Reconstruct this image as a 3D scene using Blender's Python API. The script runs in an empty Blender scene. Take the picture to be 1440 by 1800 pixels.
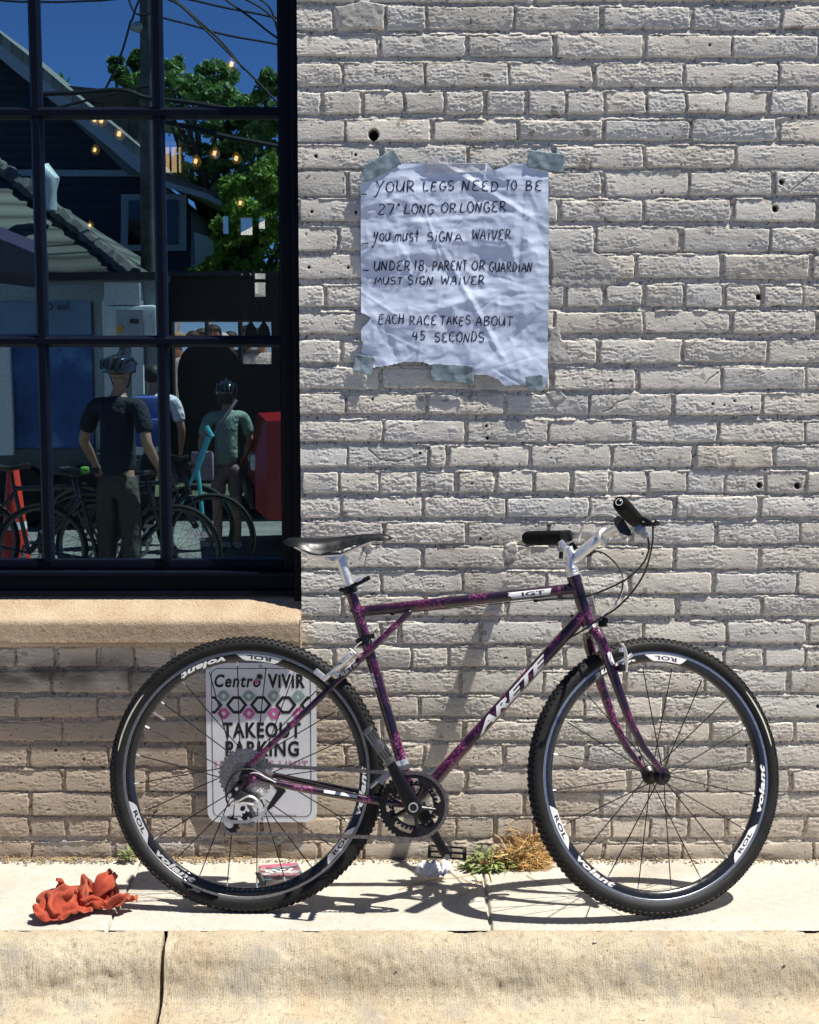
import bpy, bmesh, math, random
import numpy as np
from mathutils import Vector, Matrix, Euler
random.seed(7); RNG = np.random.default_rng(7)
S = bpy.context.scene
COL = S.collection
R = math.radians

# ------------------------------------------------------------------ camera, sky, sun, exposure
F_PX, PITCH, Y0, CAM_D, CAM_Z = 2836.0, 0.1194, 939.5, 4.386, 1.447
cam = bpy.data.cameras.new('camera'); camo = bpy.data.objects.new('camera', cam); COL.objects.link(camo)
cam.sensor_fit = 'HORIZONTAL'; cam.sensor_width = 36; cam.lens = 36*F_PX/1440
cam.shift_y = (Y0-900)/1440; cam.clip_start = .05; cam.clip_end = 600
camo.location = (0, -CAM_D, CAM_Z); camo.rotation_euler = (math.pi/2-PITCH, 0, 0)
S.camera = camo
TO_SUN = Vector((.47, -.142, 1)).normalized()
w = bpy.data.worlds.new('World'); S.world = w; w.use_nodes = True
nt = w.node_tree; bg = nt.nodes['Background']; sky = nt.nodes.new('ShaderNodeTexSky')
sky.sky_type = 'NISHITA'; sky.sun_disc = False
sky.sun_elevation = math.asin(TO_SUN.z); sky.sun_rotation = math.atan2(TO_SUN.x, TO_SUN.y)
sky.air_density = 1.0; sky.dust_density = .1; sky.ozone_density = 8.0; sky.altitude = 9000
nt.links.new(sky.outputs[0], bg.inputs[0]); bg.inputs[1].default_value = .095
sun = bpy.data.lights.new('sun', 'SUN'); suno = bpy.data.objects.new('sun', sun); COL.objects.link(suno)
sun.energy = 5.0; sun.angle = R(.5); sun.color = (1, .955, .87)
suno.rotation_euler = (-TO_SUN).to_track_quat('-Z', 'Y').to_euler()
S.view_settings.view_transform = 'Standard'; S.view_settings.look = 'None'
S.view_settings.exposure = .50; S.view_settings.gamma = 1
S.cycles.max_bounces = 8; S.cycles.transparent_max_bounces = 12

# ------------------------------------------------------------------ photograph pixel -> place
_c, _s = math.cos(PITCH), math.sin(PITCH)
CAM = Vector((0, -CAM_D, CAM_Z))
def ray(px, py):
    a = (px-720)/F_PX; b = (Y0-py)/F_PX
    return Vector((a, _c+_s*b, -_s+_c*b))
def onplane(px, py, p0, n):
    r = ray(px, py); return CAM + r*((p0-CAM).dot(n)/r.dot(n))
def wallp(px, py, y=0.): return onplane(px, py, Vector((0, y, 0)), Vector((0, 1, 0)))
def gnd(px, py, z=0.): return onplane(px, py, Vector((0, 0, z)), Vector((0, 0, 1)))
GLASS_Y = .088
def mir(px, py, yv):
    "a thing seen mirrored in the window: where it really stands, across the street"
    p = wallp(px, py, yv); return Vector((p.x, 2*GLASS_Y-p.y, p.z))

# ------------------------------------------------------------------ helpers: objects
def setp(o, label=None, cat=None, group=None, kind=None):
    if label: o['label'] = label
    if cat: o['category'] = cat
    if group: o['group'] = group
    if kind: o['kind'] = kind
    return o
def empty(name, loc=(0, 0, 0), rz=0, **k):
    o = bpy.data.objects.new(name, None); COL.objects.link(o); o.location = loc; o.rotation_euler = (0, 0, rz)
    o.empty_display_size = .1
    return setp(o, **k)
def copy_tree(o, parent=None):
    c = o.copy(); COL.objects.link(c)
    if parent: c.parent = parent
    for ch in list(o.children): copy_tree(ch, c)
    return c
def frame_of(d):
    d = Vector(d).normalized(); a = Vector((0, 0, 1)) if abs(d.z) < .9 else Vector((1, 0, 0))
    u = d.cross(a).normalized(); return u, d.cross(u).normalized()
class MB:
    def __init__(s): s.v = []; s.f = []; s.m = []
    def add(s, vs, fs, mi=0):
        n = len(s.v); s.v += [tuple(v) for v in vs]; s.f += [tuple(i+n for i in f) for f in fs]; s.m += [mi]*len(fs); return s
    def tube(s, pts, r, n=10, mi=0, cap=True, flat=1.0, up=None, closed=False):
        pts = [Vector(p) for p in pts]; k = len(pts)
        rs = list(r) if hasattr(r, '__len__') else [r]*k
        vs = []; u = None
        for i, p in enumerate(pts):
            if closed: t = pts[(i+1) % k]-pts[i-1]
            else: t = pts[min(i+1, k-1)]-pts[max(i-1, 0)]
            t.normalize()
            if u is None:
                if up is not None: u = Vector(up)
                else: u = frame_of(t)[0]
            u = (u-t*u.dot(t)).normalized(); w_ = t.cross(u)
            for j in range(n):
                a = 2*math.pi*j/n; vs.append(p+(u*math.cos(a)+w_*(math.sin(a)*flat))*rs[i])
        fs = []
        for i in range(k if closed else k-1):
            i2 = (i+1) % k
            for j in range(n): fs.append((i*n+j, i*n+(j+1) % n, i2*n+(j+1) % n, i2*n+j))
        if cap and not closed: fs += [tuple(range(n))[::-1], tuple((k-1)*n+j for j in range(n))]
        return s.add(vs, fs, mi)
    def box(s, c, size, M=None, mi=0, bev=0.):
        c = Vector(c); x, y, z = [a/2 for a in size]
        if bev <= 0:
            q = [Vector((i*x, j*y, k*z)) for i in (-1, 1) for j in (-1, 1) for k in (-1, 1)]
            f = [(0, 1, 3, 2), (4, 6, 7, 5), (0, 4, 5, 1), (2, 3, 7, 6), (0, 2, 6, 4), (1, 5, 7, 3)]
        else:
            b = min(bev, x*.9, y*.9, z*.9); bm = bmesh.new(); bmesh.ops.create_cube(bm, size=1)
            for v in bm.verts: v.co = Vector((v.co.x*2*x, v.co.y*2*y, v.co.z*2*z))
            bmesh.ops.bevel(bm, geom=bm.edges[:], offset=b, segments=2, affect='EDGES', profile=.6)
            bm.verts.index_update(); q = [v.co.copy() for v in bm.verts]; f = [tuple(v.index for v in fc.verts) for fc in bm.faces]; bm.free()
        if M is not None: q = [M @ v for v in q]
        return s.add([v+c for v in q], f, mi)
    def lathe(s, prof, c=(0, 0, 0), axis='y', n=24, mi=0, closed=False, cap=True):
        c = Vector(c); vs = []; fs = []; k = len(prof)
        for j in range(n):
            a = 2*math.pi*j/n; ca, sa = math.cos(a), math.sin(a)
            for (r_, h) in prof:
                p = {'y': (r_*ca, h, r_*sa), 'z': (r_*ca, r_*sa, h), 'x': (h, r_*ca, r_*sa)}[axis]
                vs.append(Vector(p)+c)
        for j in range(n):
            j2 = (j+1) % n
            for i in range(k if closed else k-1):
                i2 = (i+1) % k
                fs.append((j*k+i, j*k+i2, j2*k+i2, j2*k+i))
        if not closed and cap:
            for i in (0, k-1):
                if prof[i][0] > 1e-6: fs.append(tuple(j*k+i for j in range(n)))
        return s.add(vs, fs, mi)
    def prism(s, out, t0, t1, M=None, mi=0):
        "outline in (x, z), thickness along y from t0 to t1"
        n = len(out); vs = [Vector((x, t0, z)) for x, z in out]+[Vector((x, t1, z)) for x, z in out]
        if M is not None: vs = [M @ v for v in vs]
        fs = [tuple(range(n)), tuple(range(2*n-1, n-1, -1))]+[(i, i+n, (i+1) % n+n, (i+1) % n) for i in range(n)]
        return s.add(vs, fs, mi)
    def grid(s, P, mi=0):
        "P[i][j] points"
        a, b = len(P), len(P[0]); vs = [p for row in P for p in row]
        return s.add(vs, [(i*b+j, i*b+j+1, (i+1)*b+j+1, (i+1)*b+j) for i in range(a-1) for j in range(b-1)], mi)
    def xf(s, fn): s.v = [tuple(fn(Vector(v))) for v in s.v]; return s
    def build(s, name, mats, parent=None, sharp=38, fix=True):
        me = bpy.data.meshes.new(name); me.from_pydata(s.v, [], s.f)
        if fix:
            bm = bmesh.new(); bm.from_mesh(me); bmesh.ops.recalc_face_normals(bm, faces=bm.faces); bm.to_mesh(me); bm.free()
        for m in (mats if isinstance(mats, (list, tuple)) else [mats]): me.materials.append(getattr(m, 'mat', m))
        me.polygons.foreach_set('material_index', s.m)
        me.shade_smooth(); me.set_sharp_from_angle(angle=R(sharp)); me.update()
        o = bpy.data.objects.new(name, me); COL.objects.link(o)
        if parent: o.parent = parent
        return o
def rect_out(w_, h, r=0., n=5, cx=0, cz=0):
    if r <= 0: return [(cx-w_/2, cz-h/2), (cx+w_/2, cz-h/2), (cx+w_/2, cz+h/2), (cx-w_/2, cz+h/2)]
    o = []
    for (sx, sz, a0) in ((1, -1, -90), (1, 1, 0), (-1, 1, 90), (-1, -1, 180)):
        for i in range(n+1):
            a = R(a0+90*i/n); o.append((cx+sx*(w_/2-r)+r*math.cos(a), cz+sz*(h/2-r)+r*math.sin(a)))
    return o
def ring_faces(mb, outer, inner, y, mi=0, t=.0004):
    n = len(outer); vs = [(x, y, z) for x, z in outer]+[(x, y, z) for x, z in inner]
    mb.add(vs, [(i, (i+1) % n, n+(i+1) % n, n+i) for i in range(n)], mi)
def text2d(body, size, offset=0., shear=0., align='LEFT', space=1.06, xs=1.0):
    cu = bpy.data.curves.new('t', 'FONT'); cu.body = body; cu.size = size; cu.offset = offset; cu.shear = shear
    cu.align_x = align; cu.space_character = space; cu.resolution_u = 3
    ob = bpy.data.objects.new('t', cu); COL.objects.link(ob)
    bpy.context.view_layer.update()
    dg = bpy.context.evaluated_depsgraph_get(); me = ob.evaluated_get(dg).to_mesh()
    vs = [(v.co.x*xs, v.co.y) for v in me.vertices]; fs = [tuple(p.vertices) for p in me.polygons]
    ob.evaluated_get(dg).to_mesh_clear(); bpy.data.objects.remove(ob); bpy.data.curves.remove(cu)
    return vs, fs
def fit_text(vs, x0, x1, z0, z1):
    X = [v[0] for v in vs]; Z = [v[1] for v in vs]; a, b, c, d = min(X), max(X), min(Z), max(Z)
    return [(x0+(x-a)/(b-a)*(x1-x0), z0+(z-c)/(d-c)*(z1-z0)) for x, z in vs]
def cut_text(vs, fs, step, ax=0):
    "slice a flat text mesh so it can be bent"
    bm = bmesh.new(); bv = [bm.verts.new((x, z, 0)) for x, z in vs]
    for f in fs:
        try: bm.faces.new([bv[i] for i in f])
        except ValueError: pass
    c = [v[ax] for v in vs]; p = min(c)+step
    while p < max(c):
        co = [0, 0, 0]; co[ax] = p; no = [0, 0, 0]; no[ax] = 1
        bmesh.ops.bisect_plane(bm, geom=bm.verts[:]+bm.edges[:]+bm.faces[:], plane_co=co, plane_no=no); p += step
    bm.verts.index_update(); o = [(v.co.x, v.co.y) for v in bm.verts]; ff = [tuple(v.index for v in f.verts) for f in bm.faces]; bm.free()
    return o, ff

# ------------------------------------------------------------------ helpers: noise on numpy arrays
def _h(ix, iy, seed):
    h = (ix.astype(np.int64)*374761393+iy.astype(np.int64)*668265263+seed*2147483647) & 0xffffffff
    h = ((h ^ (h >> 13))*1274126177) & 0xffffffff
    h = ((h ^ (h >> 16))*2246822519) & 0xffffffff
    return ((h ^ (h >> 15)) & 0xffffff)/float(0xffffff)
def vn(x, y, seed=0):
    ix, iy = np.floor(x), np.floor(y); fx, fy = x-ix, y-iy
    fx = fx*fx*fx*(fx*(fx*6-15)+10); fy = fy*fy*fy*(fy*(fy*6-15)+10)
    a = _h(ix, iy, seed); b = _h(ix+1, iy, seed); c = _h(ix, iy+1, seed); d = _h(ix+1, iy+1, seed)
    return (a+(b-a)*fx+(c-a)*fy+(a-b-c+d)*fx*fy)*2-1
def fbm(x, y, seed=0, o=3):
    t = 0; a = 1.; s = 0
    for i in range(o): t = t+a*vn(x*2**i, y*2**i, seed+i*17); s += a; a *= .5
    return t/s
def sstep(a, b, x):
    t = np.clip((x-a)/(b-a), 0, 1); return t*t*(3-2*t)
def np_mesh(name, V, Q, mats, parent=None, col=None, colname='col'):
    me = bpy.data.meshes.new(name); nv, nf = len(V), len(Q)
    me.vertices.add(nv); me.vertices.foreach_set('co', np.ascontiguousarray(V, np.float32).ravel())
    me.loops.add(nf*Q.shape[1]); me.loops.foreach_set('vertex_index', np.ascontiguousarray(Q, np.int32).ravel())
    me.polygons.add(nf); me.polygons.foreach_set('loop_start', np.arange(0, nf*Q.shape[1], Q.shape[1], dtype=np.int32))
    me.update(calc_edges=True)
    if col is not None:
        a = me.attributes.new(colname, 'FLOAT_COLOR', 'POINT'); a.data.foreach_set('color', np.ascontiguousarray(col, np.float32).ravel())
    for m in (mats if isinstance(mats, (list, tuple)) else [mats]): me.materials.append(getattr(m, 'mat', m))
    me.validate(); me.shade_smooth()
    o = bpy.data.objects.new(name, me); COL.objects.link(o)
    if parent: o.parent = parent
    return o
def gridq(nx, ny):
    i = np.arange(nx-1)[None, :]; j = np.arange(ny-1)[:, None]; a = j*nx+i
    return np.stack([a, a+1, a+nx+1, a+nx], -1).reshape(-1, 4)

# ------------------------------------------------------------------ helpers: materials
class NM:
    def __init__(s, name):
        s.mat = bpy.data.materials.new(name); s.mat.use_nodes = True; s.t = s.mat.node_tree; s.b = s.t.nodes['Principled BSDF']
    def n(s, typ, **k):
        q = s.t.nodes.new(typ)
        for a, b in k.items():
            if a in q.inputs.keys(): q.inputs[a].default_value = b
            else: setattr(q, a, b)
        return q
    def l(s, a, b): s.t.links.new(a, b)
    def coord(s, which='Object'):
        return s.n('ShaderNodeTexCoord').outputs[which]
    def noise(s, scale, detail=4, rough=.55, vec=None, stretch=None, out='Fac'):
        q = s.n('ShaderNodeTexNoise', Scale=scale, Detail=detail, Roughness=rough)
        v = vec if vec is not None else s.coord()
        if stretch:
            mp = s.n('ShaderNodeMapping'); mp.inputs['Scale'].default_value = stretch; s.l(v, mp.inputs['Vector']); v = mp.outputs[0]
        s.l(v, q.inputs['Vector']); return q.outputs[out]
    def ramp(s, fac, stops):
        q = s.n('ShaderNodeValToRGB'); e = q.color_ramp.elements
        while len(e) < len(stops): e.new(.5)
        for el, (p, c) in zip(e, stops): el.position = p; el.color = (*c, 1) if len(c) == 3 else c
        s.l(fac, q.inputs[0]); return q.outputs[0]
    def mix(s, fac, a, b, mode='MIX'):
        q = s.n('ShaderNodeMix', data_type='RGBA', blend_type=mode)
        for inp, v in ((q.inputs['Factor'], fac), (q.inputs['A'], a), (q.inputs['B'], b)):
            pass
        ins = [i for i in q.inputs if i.enabled]
        for i, v in zip(ins, (fac, a, b)):
            if hasattr(v, 'node'): s.l(v, i)
            else: i.default_value = v if not isinstance(v, tuple) or len(v) == 4 else (*v, 1)
        return [o for o in q.outputs if o.enabled][0]
    def math(s, op, a, b=None):
        q = s.n('ShaderNodeMath', operation=op)
        for i, v in enumerate((a, b)):
            if v is None: continue
            if hasattr(v, 'node'): s.l(v, q.inputs[i])
            else: q.inputs[i].default_value = v
        return q.outputs[0]
    def bump(s, h, strength=.3, dist=.001):
        q = s.n('ShaderNodeBump', Strength=strength, Distance=dist); s.l(h, q.inputs['Height']); s.l(q.outputs[0], s.b.inputs['Normal'])
    def base(s, c):
        if hasattr(c, 'node'): s.l(c, s.b.inputs['Base Color'])
        else: s.b.inputs['Base Color'].default_value = (*c, 1)
    def set(s, **k):
        for a, v in k.items():
            a = a.replace('_', ' ')
            if hasattr(v, 'node'): s.l(v, s.b.inputs[a])
            else: s.b.inputs[a].default_value = v
        return s
def simple(name, c, rough=.5, metal=0., var=.15, scale=40, bump=0., bscale=200, coat=0., spec=.5, bdist=.001):
    m = NM(name); n = m.noise(scale, 3)
    lo = tuple(max(0, x*(1-var)) for x in c); hi = tuple(min(1, x*(1+var)) for x in c)
    m.base(m.ramp(n, [(.3, lo), (.7, hi)])); m.set(Metallic=metal)
    r2 = m.noise(scale*2.3, 3); m.l(m.ramp(r2, [(.3, (max(0, rough-.08),)*3), (.7, (min(1, rough+.08),)*3)]), m.b.inputs['Roughness'])
    m.b.inputs['Coat Weight'].default_value = coat; m.b.inputs['Coat Roughness'].default_value = .06
    m.b.inputs['Specular IOR Level'].default_value = spec
    if bump: m.bump(m.noise(bscale, 3), bump, bdist)
    return m.mat
def emit(name, c, strength):
    m = NM(name); m.base((0, 0, 0)); m.b.inputs['Emission Color'].default_value = (*c, 1); m.b.inputs['Emission Strength'].default_value = strength
    return m.mat
black_plastic = simple('black_plastic', (.018, .018, .02), .42, bump=.15, bscale=900)
black_metal = simple('black_anodised', (.007, .007, .0085), .36, .0, coat=.08, spec=.35)
silver = simple('satin_aluminium', (.88, .88, .87), .40, .88, .05)
steel = simple('worn_steel', (.52, .52, .53), .33, 1., .25, 300, bump=.3, bscale=700)
white_paint = simple('white_print', (.78, .78, .78), .45, var=.04)
black_print = simple('black_print', (.012, .012, .013), .5)
# ================================================================== BUILDING: brick wall, window, stone sill
building = empty('brick_building', (0, 0, 0), label='painted brick building with a black grid window above a stone sill', cat='building')
WIN_R, WIN_L, WIN_B, WIN_T = -.297, -3.05, .69, 4.0
SILL_T, SILL_B = .69, .618
def seq(a, b, step): return [a+i*step for i in range(int((b-a)/step)+1)]
# courses read off the photograph: (top y, bottom y, joint x ...)
ROWS = [
 (13,50,[586,630,677,750,904,1058,1216,1373]), (63,99,[665,821,975,1133,1288,1440]), (113,150,[602,748,896,1045,1203,1368]),
 (163,199,[637,711,783,852,926,996,1064,1136,1206,1277,1350,1422]), (212,247,[607,760,910,1062,1214,1368]), (258,295,[672,823,973,1133,1293]),
 (304,342,[612,762,912,1060,1211,1360]), (352,388,[680,830,982,1133,1288,1437]), (402,440,[595,745,895,1046,1198,1354]),
 (450,488,[660,812,965,1118,1269,1427]), (503,538,[573,643,713,783,853,923,993,1063,1132,1203,1272,1341,1413]),
 (550,585,[665,820,975,1131,1285,1437]), (600,636,[600,748,900,1052,1200,1349]), (647,683,[670,823,970,1120,1269,1417]),
 (694,728,[608,750,890,1036,1184,1340]), (741,776,[673,819,964,1113,1263,1415]), (785,820,[612,752,787,931,1075,1220,1362]),
 (831,865,[667,735,803,871,938,1005,1073,1139,1207,1275,1345,1417]), (875,908,[600,745,890,1035,1186,1335]),
 (919,955,[675,820,964,1110,1259,1407]), (963,998,[600,742,890,1035,1185,1335]), (1007,1042,[670,813,960,1107,1253,1401]),
 (1050,1082,[602,748,890,1040,1191,1339]), (1095,1130,[670,702,845,990,1131,1277,1419]),
 (1139,1171,[28,100,174,237,305,380,450,520,588,657,722,787,856,928,993,1064,1134,1204,1274,1343,1417]),
 (1182,1216,[-50,92,230,375,520,668,809,955,1098,1240,1386]), (1226,1259,[29,172,314,455,597,738,884,1028,1166,1308]),
 (1269,1302,[-30,111,250,390,532,672,816,960,1105,1250,1397]), (1312,1346,[50,192,333,470,607,745,887,1030,1170,1315]),
 (1356,1390,[-28,112,258,395,535,675,820,962,1105,1245,1390]), (1396,1432,[53,197,340,480,640,785,920,1057,1190,1335]),
 (1439,1471,[53,118,192,261,323,391,460,529,598,667,734,802,870,938,1006,1074,1142,1210,1278,1346,1414]),
 (1483,1511,[56,200,345,490,560,640,790,905,1060,1200,1290,1430])]
rows = []
for (a, b, js) in ROWS:
    x = [wallp(j, (a+b)/2).x for j in js]
    st = .234 if len(js) < 11 else .108
    while x[-1] < 5: x.append(x[-1]+st+random.uniform(-.004, .004))
    while x[0] > -6: x.insert(0, x[0]-st+random.uniform(-.004, .004))
    rows.append((wallp(720, a).z, wallp(720, b).z, x))
z = rows[0][0]; k = 0
while z < 6:
    zb = z+.0155; zt = zb+.0565; hd = (k % 6 == 3); st = .108 if hd else .234; x0 = -6+random.uniform(0, .2); x = []
    while x0 < 5: x.append(x0); x0 += st+random.uniform(-.004, .004)
    rows.insert(0, (zt, zb, x)); z = zt; k += 1
rows = rows[::-1]
xs = np.concatenate([np.arange(-5.2, -1.22, .03), np.arange(-1.22, WIN_R, .0021), [WIN_R], np.arange(WIN_R+.0021, 1.32, .0021), np.arange(1.32, 4.6, .02)])
zs = np.concatenate([np.arange(-.2, -.012, .02), np.arange(-.012, 2.44, .0021), np.arange(2.44, 6.0, .02)])
X, Z = np.meshgrid(xs, zs)
H = np.zeros_like(X); CC = np.zeros(X.shape+(4,)); CC[..., 3] = 1
mids = [(rows[i][0]+rows[i+1][1])/2 for i in range(len(rows)-1)]
lims = [-9]+mids+[9]
fine_mort = fbm(X*170, Z*170, 3, 2); mort_l = fbm(X*28, Z*40, 5, 2)
rough_m = fbm(X*17, Z*24, 11, 2)
rg = fbm(X*80+1.2*vn(X*70, Z*70, 20), Z*240, 21, 3); rg2 = fbm(X*210, Z*330, 31, 2)
cr = 1-np.abs(fbm(X*95, Z*210, 41, 2)); 
ex_ = .0026*fbm(X*75, Z*75, 51, 2)+.0024*vn(X*19, Z*19, 52); ez_ = .0024*fbm(X*70, Z*90, 61, 3)+.0016*vn(X*16, Z*22, 62)
pits = vn(X*130, Z*130, 71); dirt = fbm(X*6, Z*9, 81, 3)
for r, (zt, zb, jx) in enumerate(rows):
    sel = (zs >= lims[r]) & (zs < lims[r+1]); i0, i1 = np.argmax(sel), len(sel)-np.argmax(sel[::-1])
    if not sel.any(): continue
    sl = slice(i0, i1); x = X[sl]+ex_[sl]; zz = Z[sl]+ez_[sl]+.0012*np.sin(X[sl]*3+r)
    jx = np.array(jx); kb = np.clip(np.searchsorted(jx, x)-1, 0, len(jx)-2)
    nb = len(jx); rr = np.random.default_rng(100+r)
    jw = rr.uniform(.0020, .0068, nb); tx = rr.normal(0, .010, nb); tz = rr.normal(-.022, .045, nb); off = rr.normal(0, .0010, nb)
    rc = rr.uniform(.002, .006, nb); rgh = rr.uniform(-.25, .55, nb); tone = rr.normal(0, .050, nb); shr = rr.uniform(-.0028, .0006, nb)
    chip = rr.uniform(0, 1, (nb, 4)); warm = rr.normal(0.0, .014, nb)
    a = jx[kb]+jw[kb]; b = jx[kb+1]-jw[np.minimum(kb+1, nb-1)]
    cx, cz = (a+b)/2, (zt+zb)/2; hx, hz = (b-a)/2, (zt-zb)/2-shr[kb]
    dx, dz = x-cx, zz-cz
    # knocked-off corners
    cor = np.where(dx > 0, np.where(dz > 0, chip[kb, 0], chip[kb, 1]), np.where(dz > 0, chip[kb, 2], chip[kb, 3]))
    rad = np.minimum(np.where(cor > .93, .013, rc[kb]), np.minimum(hx, hz)*.95)
    qx, qz = np.abs(dx)-hx+rad, np.abs(dz)-hz+rad
    sd = np.minimum(np.maximum(qx, qz), 0)+np.hypot(np.maximum(qx, 0), np.maximum(qz, 0))-rad
    face = 1-sstep(-.0026, .0016, sd)
    rm = sstep(-.18, .22, rough_m[sl]+rgh[kb]-.05)
    bulge = .0014*(1-(dz/hz)**2)
    tex = rm*(.00135*rg[sl]+.0008*rg2[sl]+.0010*(cr[sl]-.75))+(1-rm)*(.00030*rg2[sl]+.0004*rg[sl])
    hb = .0010+off[kb]+dx*tx[kb]*.35+dz*tz[kb]*.75+bulge+tex+.0009*rough_m[sl]
    hm = -.0034+.0022*(1-np.clip((zz-zt)/.0072, 0, 1))*(zz > zt)-.0024*(1-np.clip((zb-zz)/.0072, 0, 1))*(zz < zb)+.0016*mort_l[sl]+.0012*fine_mort[sl]+.0034*np.exp(-((zz-zt-.0035)/.0045)**2)*sstep(-.4, .2, mort_l[sl])
    h = hm*(1-face)+hb*face
    # dark crack line where paint bridges brick and mortar
    line = np.exp(-((sd-.0006)/.0011)**2)*sstep(-.15, .35, mort_l[sl]*1.3+.25)
    h = h-.0022*line
    pit = (pits[sl] > .93)*face*(rm < .7)
    h = h-.0025*pit
    paint = np.array([.785, .742, .66])
    c = paint[None, None, :]*(1+tone[kb]+.05*dirt[sl]+.05*rg2[sl])[..., None]
    c = c*np.array([1, 1, 1])+warm[kb][..., None]*np.array([1, .2, -.8])
    cm = np.array([.70, .655, .57])[None, None, :]*(1+.20*fine_mort[sl]+.10*mort_l[sl])[..., None]
    cm = cm*(1-.7*sstep(.55, .75, vn(X[sl]*210, Z[sl]*210, 73)))[..., None]
    c = c*face[..., None]+cm*(1-face)[..., None]
    c = c*(1-.5*line-.6*pit)[..., None]
    H[sl] = h; CC[sl][..., :3] = c
# bare, weathered brick under the window, the sill's shade painted in, and dirt along the foot of the wall
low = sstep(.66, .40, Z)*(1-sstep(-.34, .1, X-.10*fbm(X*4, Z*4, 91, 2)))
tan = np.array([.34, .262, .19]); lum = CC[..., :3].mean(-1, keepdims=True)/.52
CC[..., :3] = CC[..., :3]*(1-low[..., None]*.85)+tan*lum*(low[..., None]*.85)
foot = sstep(.62, .0, Z+.06*dirt)*.5*(X > WIN_R-.2)  # tan of the lower wall: dirt, with warm ground bounce painted in
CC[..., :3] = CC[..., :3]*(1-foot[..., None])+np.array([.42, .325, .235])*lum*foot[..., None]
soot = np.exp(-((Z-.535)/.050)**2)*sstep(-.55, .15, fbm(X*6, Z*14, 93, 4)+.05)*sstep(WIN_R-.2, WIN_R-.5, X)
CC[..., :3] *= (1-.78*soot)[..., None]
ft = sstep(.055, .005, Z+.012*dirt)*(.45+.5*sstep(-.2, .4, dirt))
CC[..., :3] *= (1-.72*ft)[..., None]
white = sstep(-.05, .25, fbm(X*16, Z*30, 95, 3))*np.exp(-((Z-.05)/.022)**2)*(X < -.2)
CC[..., :3] = CC[..., :3]*(1-.6*white[..., None])+.5*.6*white[..., None]
H += .004*np.exp(-((Z-.03)/.05)**2)*fbm(X*14, Z*14, 97, 2)
drip = sstep(.15, .6, fbm(X*11+.3*vn(X*3, Z*6, 111), Z*1.3, 113, 3))*sstep(-.3, .4, fbm(X*2, Z*2, 115, 2)); CC[..., :3] *= (1-.13*drip)[..., None]*np.array([1, .985, .955])**drip[..., None]
blot = sstep(.2, .55, fbm(X*5, Z*7, 117, 4)); CC[..., :3] *= (1-.10*blot)[..., None]
chips = sstep(.58, .64, fbm(X*34, Z*34, 119, 3)); CC[..., :3] = CC[..., :3]*(1-.75*chips[..., None])+np.array([.36, .29, .25])*.75*chips[..., None]
# bolt holes
def hole(px, py, rpx, depth=.02, plug=False):
    p = wallp(px, py); q = np.hypot(X-p.x, (Z-p.z)*.9)/(rpx*.00155)
    if rpx < .7: return
    m = 1-sstep(.8, 1.05, q); globals()['H'] = H-depth*m; CC[..., :3] *= (1-.93*m)[..., None]
    if plug:
        m2 = 1-sstep(.25, .5, q); globals()['H'] = H+depth*.7*m2
for q in ((657,237,9,.05),(1374,320,4.5),(1363,367,5.5),(1334,522,5),(1335,853,5,.012,True),(1402,854,5.5,.012,True),(1006,1083,2.5),(1438,1242,3),(98,1319,2.4),(148,1335,2),(1313,1310,2),
          (555,274,2.4),(625,272,2.2),(548,372,2.3),(626,373,2.3),(543,470,2.4),(612,470,2.4),(1253,710,2.2),(1291,705,2),(1273,712,1.6),(1320,716,1.6),(738,797,2.2),(855,749,2.2),(857,770,2.6),(655,702,1.8),(1074,669,2.2),(845,947,2.2),(830,850,1.8),(1248,79,2),(1336,35,2.2)): hole(*q)
# hairline cracks and smeared mortar patches
def crack(pts, wpx=1.2):
    P = [wallp(*p) for p in pts]
    for a, b in zip(P[:-1], P[1:]):
        ax, az, bx, bz = a.x, a.z, b.x, b.z; L2 = (bx-ax)**2+(bz-az)**2
        t = np.clip(((X-ax)*(bx-ax)+(Z-az)*(bz-az))/L2, 0, 1); d = np.hypot(X-ax-t*(bx-ax), Z-az-t*(bz-az))
        m = np.exp(-(d/(wpx*.0013))**2); globals()['H'] = H-.0022*m; CC[..., :3] *= (1-.6*m)[..., None]
crack([(1059,724),(1075,718),(1085,707),(1105,701)]); crack([(1239,676),(1248,665),(1263,655)]); crack([(648,790),(668,808),(700,811),(735,802)]); crack([(1391,334),(1412,318),(1428,305)])
crack([(630,986),(640,965),(637,950)]); crack([(640,995),(645,970)]); crack([(1010,1200),(1016,1212)])
def patch(pts, thick=.006, seed=0):
    P = [wallp(*p) for p in pts]; n = len(P); xx = X+.006*fbm(X*40, Z*40, 200+seed, 2); zz = Z+.006*fbm(X*40, Z*40, 220+seed, 2)
    ins = np.zeros(X.shape, bool); dm = np.full(X.shape, 9.)
    for i in range(n):
        a, b = P[i], P[(i+1) % n]
        ins ^= ((a.z > zz) != (b.z > zz)) & (xx < (b.x-a.x)*(zz-a.z)/((b.z-a.z) or 1e-9)+a.x)
        L2 = (b.x-a.x)**2+(b.z-a.z)**2; t = np.clip(((xx-a.x)*(b.x-a.x)+(zz-a.z)*(b.z-a.z))/L2, 0, 1)
        dm = np.minimum(dm, np.hypot(xx-a.x-t*(b.x-a.x), zz-a.z-t*(b.z-a.z)))
    m = ins*sstep(0, .005, dm); hp = thick*.4+.0012*fbm(X*90, Z*90, 240+seed, 3)+.0015*fbm(X*20, Z*20, 260+seed, 2)
    globals()['H'] = H*(1-m)+np.maximum(hp, H)*m
    CC[..., :3] = CC[..., :3]*(1-m[..., None])+(np.array([.53, .51, .47])*(1+.1*fbm(X*60, Z*60, 280+seed, 2))[..., None])*m[..., None]
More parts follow.
